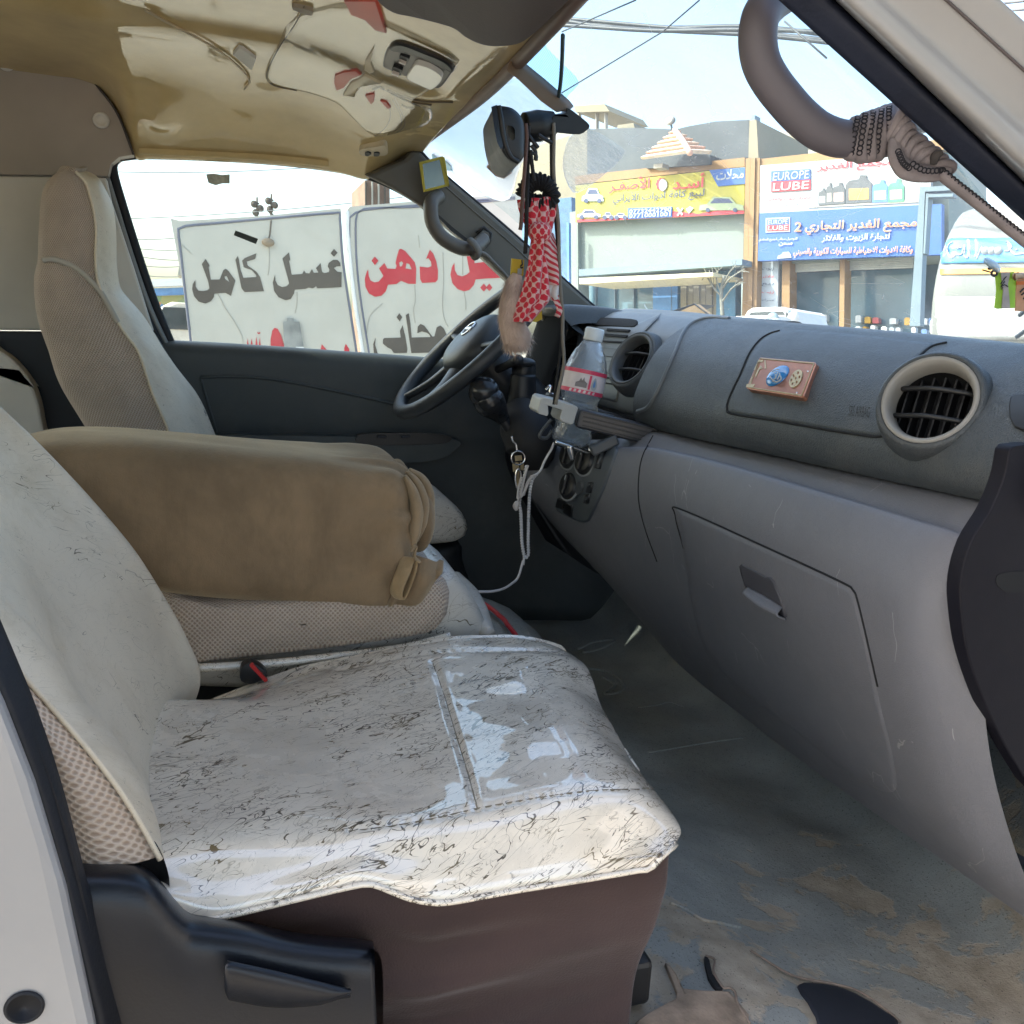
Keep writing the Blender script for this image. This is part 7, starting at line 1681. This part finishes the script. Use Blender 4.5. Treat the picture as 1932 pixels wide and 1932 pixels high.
tag(obj('cloth_strap', join(tube([pY(*A2(u, v), Y) for u, v, Y in ((1215, 1325, 2.03), (1240, 1350, 2.02), (1262, 1390, 2.02), (1250, 1415, 2.03), (1235, 1390, 2.05))], .012, 10, 30, squash=.6), tube([pY(*A2(u, v), 2.03) for u, v in ((1262, 1395), (1300, 1410), (1340, 1450), (1400, 1510), (1440, 1560))], [.012, .010, .008], 10, 30, squash=.5)), m_plain('strap_grey', (.16, .15, .135), .85, .2, 30, .3, 200)), 'grey cloth strip knotted round the far grab handle and running down the pillar', 'strap')
yk = thing('framed_card', 'small mirrored card in a yellow frame stuck on the far windscreen pillar', 'card', pY(820, 330, 2.06))
q4 = [(935, 895), (1062, 862), (1098, 1025), (960, 1060)]
obj('frame', prism([[pY(*A2(u, v), 2.07) for u, v in q4], [pY(*A2(u, v), 2.07) for u, v in ((952, 905), (1048, 880), (1078, 1018), (968, 1045))]], (0, .006, 0)), m_plain('yellow_frame', (.42, .34, .03), .5, .1), yk, smooth=False)
obj('frame_edge', prism([pY(*A2(u, v), 2.068) for u, v in ((1062, 862), (1075, 870), (1100, 1020), (1098, 1028), (1080, 950))], (0, .012, 0)), m_plain('yellow_edge', (.40, .33, .03), .5), yk, smooth=False)
b = NB('mirror_card'); b.bsdf((.20, .215, .19), .10, metal=1.0); M_mc = b.m
obj('mirror_face', prism([pY(*A2(u, v), 2.072) for u, v in ((950, 905), (1050, 878), (1080, 1020), (966, 1047))], (0, .003, 0)), M_mc, yk, smooth=False)
# near pillar handle with a rope tied to it
nh = thing('grab_handle', 'large mauve-grey grab handle on the near windscreen pillar', 'grab handle', pY(1430, 150, .78))
M_nh = m_grain('handle_mauve', (.115, .105, .122), .5, 1200, .15)
hm = mp(A4, [(520, -160), (400, -70), (300, 10), (238, 90), (213, 190), (213, 300), (238, 415), (300, 530), (385, 640), (480, 745), (590, 835), (700, 885), (800, 900), (920, 885), (1040, 850), (1160, 800), (1290, 730)])
Yh = [.82, .80, .785, .772] + [.768] * 9 + [.770, .780, .795, .815]
obj('grip', tube([pY(x, y, Y) for (x, y), Y in zip(hm, Yh)], [.0200, .0190, .0172, .0172, .0172, .0172, .0172, .0175, .018], 20, 130), M_nh, nh)
rpth = thing('tied_rope', 'grey-mauve webbing with black chain stitching tied round the near grab handle', 'rope', pY(1660, 250, .78))
M_rope = m_plain('rope_mauve', (.255, .225, .235), .9, .2, 40, .4, 300); M_st = m_plain('stitch_black', (.012, .012, .018), .7)
def Rm(u, v, Y=.768): return pY(*A4(u, v), Y)
def chain(path, par, r=.0016, amp=.0016, step=.0042):
    L = crs(np.array(path), max(8, int(np.sum(np.linalg.norm(np.diff(np.array(path), axis=0), axis=1)) / step)))
    vw = L[len(L) // 2] / np.linalg.norm(L[len(L) // 2]); T = np.gradient(L, axis=0); gs_ = []
    for i, p in enumerate(L):
        t = T[i] / np.linalg.norm(T[i]); s_ = np.cross(t, vw); s_ /= np.linalg.norm(s_)
        gs_.append(tube([p + .0024 * (math.cos(a) * t * 1.05 + math.sin(a) * s_) - vw * .0005 for a in np.linspace(0, 2 * math.pi, 8, endpoint=False)], .0007, 5, 12, closed=True))
    o = obj('stitching', join(*gs_), M_st, par); tag(o, kind='stuff'); return o
for k, (u0, v0, u1, v1) in enumerate(((855, 775, 810, 1015), (905, 750, 862, 1030), (955, 735, 915, 1025), (1010, 720, 975, 1020), (1060, 700, 1040, 990), (1095, 690, 1085, 940))):
    a, b_ = Rm(u0, v0), Rm(u1, v1); c = (a + b_) / 2; h = np.linalg.norm(a - b_) / 2; ax1 = (a - b_) / (2 * h); vw = -c / np.linalg.norm(c); ax2 = vw - ax1 * vw.dot(ax1); ax2 /= np.linalg.norm(ax2)
    lp = [c + ax1 * h * math.cos(t) + ax2 * h * .95 * math.sin(t) + np.cross(ax1, ax2) * .002 * math.sin(t * 2 + k) for t in np.linspace(0, 2 * math.pi, 16, endpoint=False)]
    obj('wrap', tube(lp, .0072, 10, 60, closed=True, squash=.55), M_rope, rpth)
    if k < 5:
        fr = [c + ax1 * (h + .002) * math.cos(t) + ax2 * (h * .95 + .0055) * math.sin(t) for t in np.linspace(.25, math.pi - .3 - .12 * (k % 2) * 3, 14)]
        chain(fr, rpth)
kp = [Rm(1085, 770, .750), Rm(1120, 860, .748), Rm(1165, 940, .746), Rm(1230, 985, .745), Rm(1300, 1040, .745), Rm(1370, 1085, .744), Rm(1430, 1130, .742)]
obj('knot', tube(kp, [.0080, .0105, .0125, .0120, .0115, .0095, .0075], 16, 50), M_rope, rpth)
kl = crs(np.array(kp), 11)
for i in range(1, 10):
    T_ = kl[min(i + 1, 10)] - kl[i - 1]; T_ /= np.linalg.norm(T_); vw = -kl[i] / np.linalg.norm(kl[i]); s_ = np.cross(T_, vw); s_ /= np.linalg.norm(s_)
    r_ = (.0105, .0120, .0135, .0130, .0128, .0125, .0120, .0110, .0095)[i - 1]; c = kl[i]
    lp = [c + r_ * (math.cos(a) * s_ + math.sin(a) * vw) + T_ * .010 * math.cos(a + .25 * i) for a in np.linspace(0, 2 * math.pi, 14, endpoint=False)]
    obj('knot_turn', tube(lp, .0034 + .0008 * (i % 2), 8, 40, closed=True, squash=.8), M_rope, rpth)
obj('knot_loop', tube([Rm(1100, 900, .742), Rm(1105, 1000, .738), Rm(1150, 1085, .736), Rm(1230, 1115, .735), Rm(1330, 1125, .736), Rm(1400, 1120, .738)], [.006, .0085, .0095, .009, .008, .006], 12, 40, squash=.7), M_rope, rpth)
obj('loose_end', tube([Rm(1345, 1050, .735), Rm(1365, 1005, .73), Rm(1400, 985, .728)], [.004, .0048, .003], 8, 14), m_plain('rope_dark', (.06, .055, .055), .9), rpth)
chain([Rm(1120, 980, .724), Rm(1150, 1050, .723), Rm(1190, 1085, .723)], rpth); chain([Rm(1215, 1060, .722), Rm(1270, 1095, .722), Rm(1330, 1105, .722), Rm(1395, 1100, .722)], rpth)
stp = [Rm(1390, 1120, .735), Rm(1440, 1165, .732), Rm(1600, 1290, .724), Rm(1780, 1435, .715), Rm(1932, 1555, .707), Rm(2200, 1770, .695)]
obj('strap', tube(stp, .0078, 12, 80, squash=.6), M_rope, rpth)
chain([p + np.array([-.0030, -.0062, .0015]) for p in crs(np.array(stp), 10)], rpth)
# suction cup and hanging fresheners behind the right of the windscreen
def Ts(u, v, Y=.80): return pY(*T5(u, v), Y)
scp = thing('suction_cup', 'clear suction cup with a black hook on the right of the windscreen', 'suction cup', Ts(770, 840))
cc = Ts(770, 820); n_ = V3((-.45, -.6, .75)); n_ /= np.linalg.norm(n_)
e1 = Ts(930, 890) - cc; e1 /= np.linalg.norm(e1); e2 = np.cross(n_, e1); e2 /= np.linalg.norm(e2)
obj('cup', lathe([(.0115, 0), (.0105, .0018), (.006, .0035), (.002, .004)], cc, np.cross(e1, e2), 28), m_gloss_clear('cup_clear', (.90, .94, .92), .05, .9, .3), scp)
obj('cup_rim', tube([cc + .0115 * (math.cos(a) * e1 + .62 * math.sin(a) * e2) for a in np.linspace(0, 2 * math.pi, 20, endpoint=False)], .0005, 6, 40, closed=True), M_steel, scp)
obj('hook', tube([Ts(630, 890), Ts(700, 910), Ts(760, 925)], .0008, 6, 16), M_black, scp)
obj('eyelet', tube([Ts(805 + 40 * math.cos(a), 940 + 38 * math.sin(a)) for a in np.linspace(0, 2 * math.pi, 12, endpoint=False)], .0013, 6, 28, closed=True), M_black, scp)
obj('nub', ellipsoid(Ts(740, 870), (.0025, .0025, .0015)), M_black, scp)
def tagcard(name, lab, pts, mat, stripe, smat):
    t = thing(name, lab, 'air freshener', Ts(*pts[0]))
    obj('card', prism([Ts(u, v) for u, v in pts], (0, .002, 0)), mat, t, smooth=False, bevel=.0005)
    obj('stripe', prism([Ts(u, v, .7985) for u, v in stripe], (0, .0008, 0)), smat, t, smooth=False)
    return t
t1 = tagcard('freshener_card', 'lime green hanging card with a grey stripe beside the suction cup', [(835, 990), (870, 925), (1110, 920), (1140, 1000), (1120, 1250), (1118, 1455), (860, 1468), (820, 1450), (850, 1200)], m_plain('lime_card', (.28, .52, .05), .5, .15, 60), [(905, 925), (1045, 922), (1010, 1100), (1030, 1300), (1040, 1455), (920, 1465), (940, 1200)], m_plain('stripe_grey', (.34, .32, .33), .5, .2, 60))
for L in ([(985, 990), (940, 1040), (900, 1100)], [(960, 1060), (900, 1150), (960, 1110), (1010, 1140)], [(930, 1150), (910, 1180)]): obj('scribble', tube([Ts(u, v, .797) for u, v in L], .0006, 5, 16), M_black, t1)
t2 = tagcard('freshener_card', 'orange and pink hanging card with dark marks at the right edge', [(1135, 1060), (1160, 1020), (1400, 1030), (1400, 1510), (1125, 1500), (1140, 1200)], m_plain('peach_card', (.55, .30, .18), .5, .12, 60), [(1140, 1060), (1400, 1060), (1400, 1110), (1138, 1110)], m_plain('card_orange', (.60, .16, .03), .5))
for L in ([(1190, 1220), (1240, 1170), (1300, 1165)], [(1210, 1260), (1250, 1230)], [(1240, 1320), (1270, 1290)]): obj('scribble', tube([Ts(u, v, .797) for u, v in L], .0010, 5, 16), M_black, t2)
obj('peg', tube([Ts(1100, 985, .797), Ts(1180, 975, .797), Ts(1400, 985, .797)], .0035, 8, 16), m_plain('peg_tan', (.45, .36, .28), .5), t2)
obj('clip_ring', tube([Ts(1160, 935, .796), Ts(1110, 960, .796), Ts(1105, 1010, .796), Ts(1120, 1040, .796)], .0011, 6, 16), m_plain('clip_rust', (.12, .05, .02), .5), t2)
wa = thing('wiper', 'pale wiper arm resting low on the outside of the windscreen at the right', 'wiper', pY(*T5(1150, 1900), .84))
for L in ([(1040, 1980), (1250, 1825), (1500, 1640)], [(1080, 1660), (1250, 1520), (1400, 1390)]):
    obj('blade' if L[0][1] > 1900 else 'arm', tube([wq for wq in (cast(wb, *T5(u, v), -.012) for u, v in L) if wq is not None] or [pY(*T5(u, v), .84) for u, v in L], .0028, 8, 12, smooth=False), M_signw, wa)

# the opened passenger door, swung out beyond the right edge of the view
pd = thing('passenger_door', 'opened white front passenger door swung out from its hinge', 'door', (.80, .56, -.6))
da = V3((-.02, -1.0, 0)); da /= np.linalg.norm(da); dn = np.cross(da, UPV)
h0 = V3((.82, .53, 0))
def dp(u, z): return h0 + da * u + UPV * z
obj('panel', prism([dp(u, z) for u, z in ((0, -.95), (.95, -.95), (1.0, -.5), (1.0, .0), (0, .0))], dn * .05), M_body, pd, smooth=False, bevel=.015)
obj('inner_trim', prism([dp(u, z) - dn * .02 for u, z in ((.03, -.85), (.92, -.85), (.96, -.5), (.96, -.02), (.03, -.02))], dn * .018), M_door, pd, smooth=False, bevel=.01)
obj('window_frame', tube([dp(.0, .0), dp(.28, .36), dp(.40, .42), dp(.96, .42), dp(1.0, .36), dp(1.0, .0)], .022, 8, 50, smooth=False), M_seal, pd)
obj('door_glass', prism([dp(u, z) + dn * .02 for u, z in ((.02, .0), (.30, .36), (.96, .40), (.98, .0))], dn * .004), M_sg, pd, smooth=False)

# sheet canopy added out of view, to keep sky light off the near side
cnp = thing('canopy', 'unseen sheet metal canopy added beside the open van to cut the sky light', 'canopy', (0, -2.2, GZ))
obj('roof_sheet', box((.5, -2.1, 1.45), (9, 3.4, .06)), M_steel, cnp, smooth=False)
for x in (-3.6, 4.6):
    obj('post', box((x, -3.6, -.12), (.12, .12, 3.06)), M_steel, cnp, smooth=False)
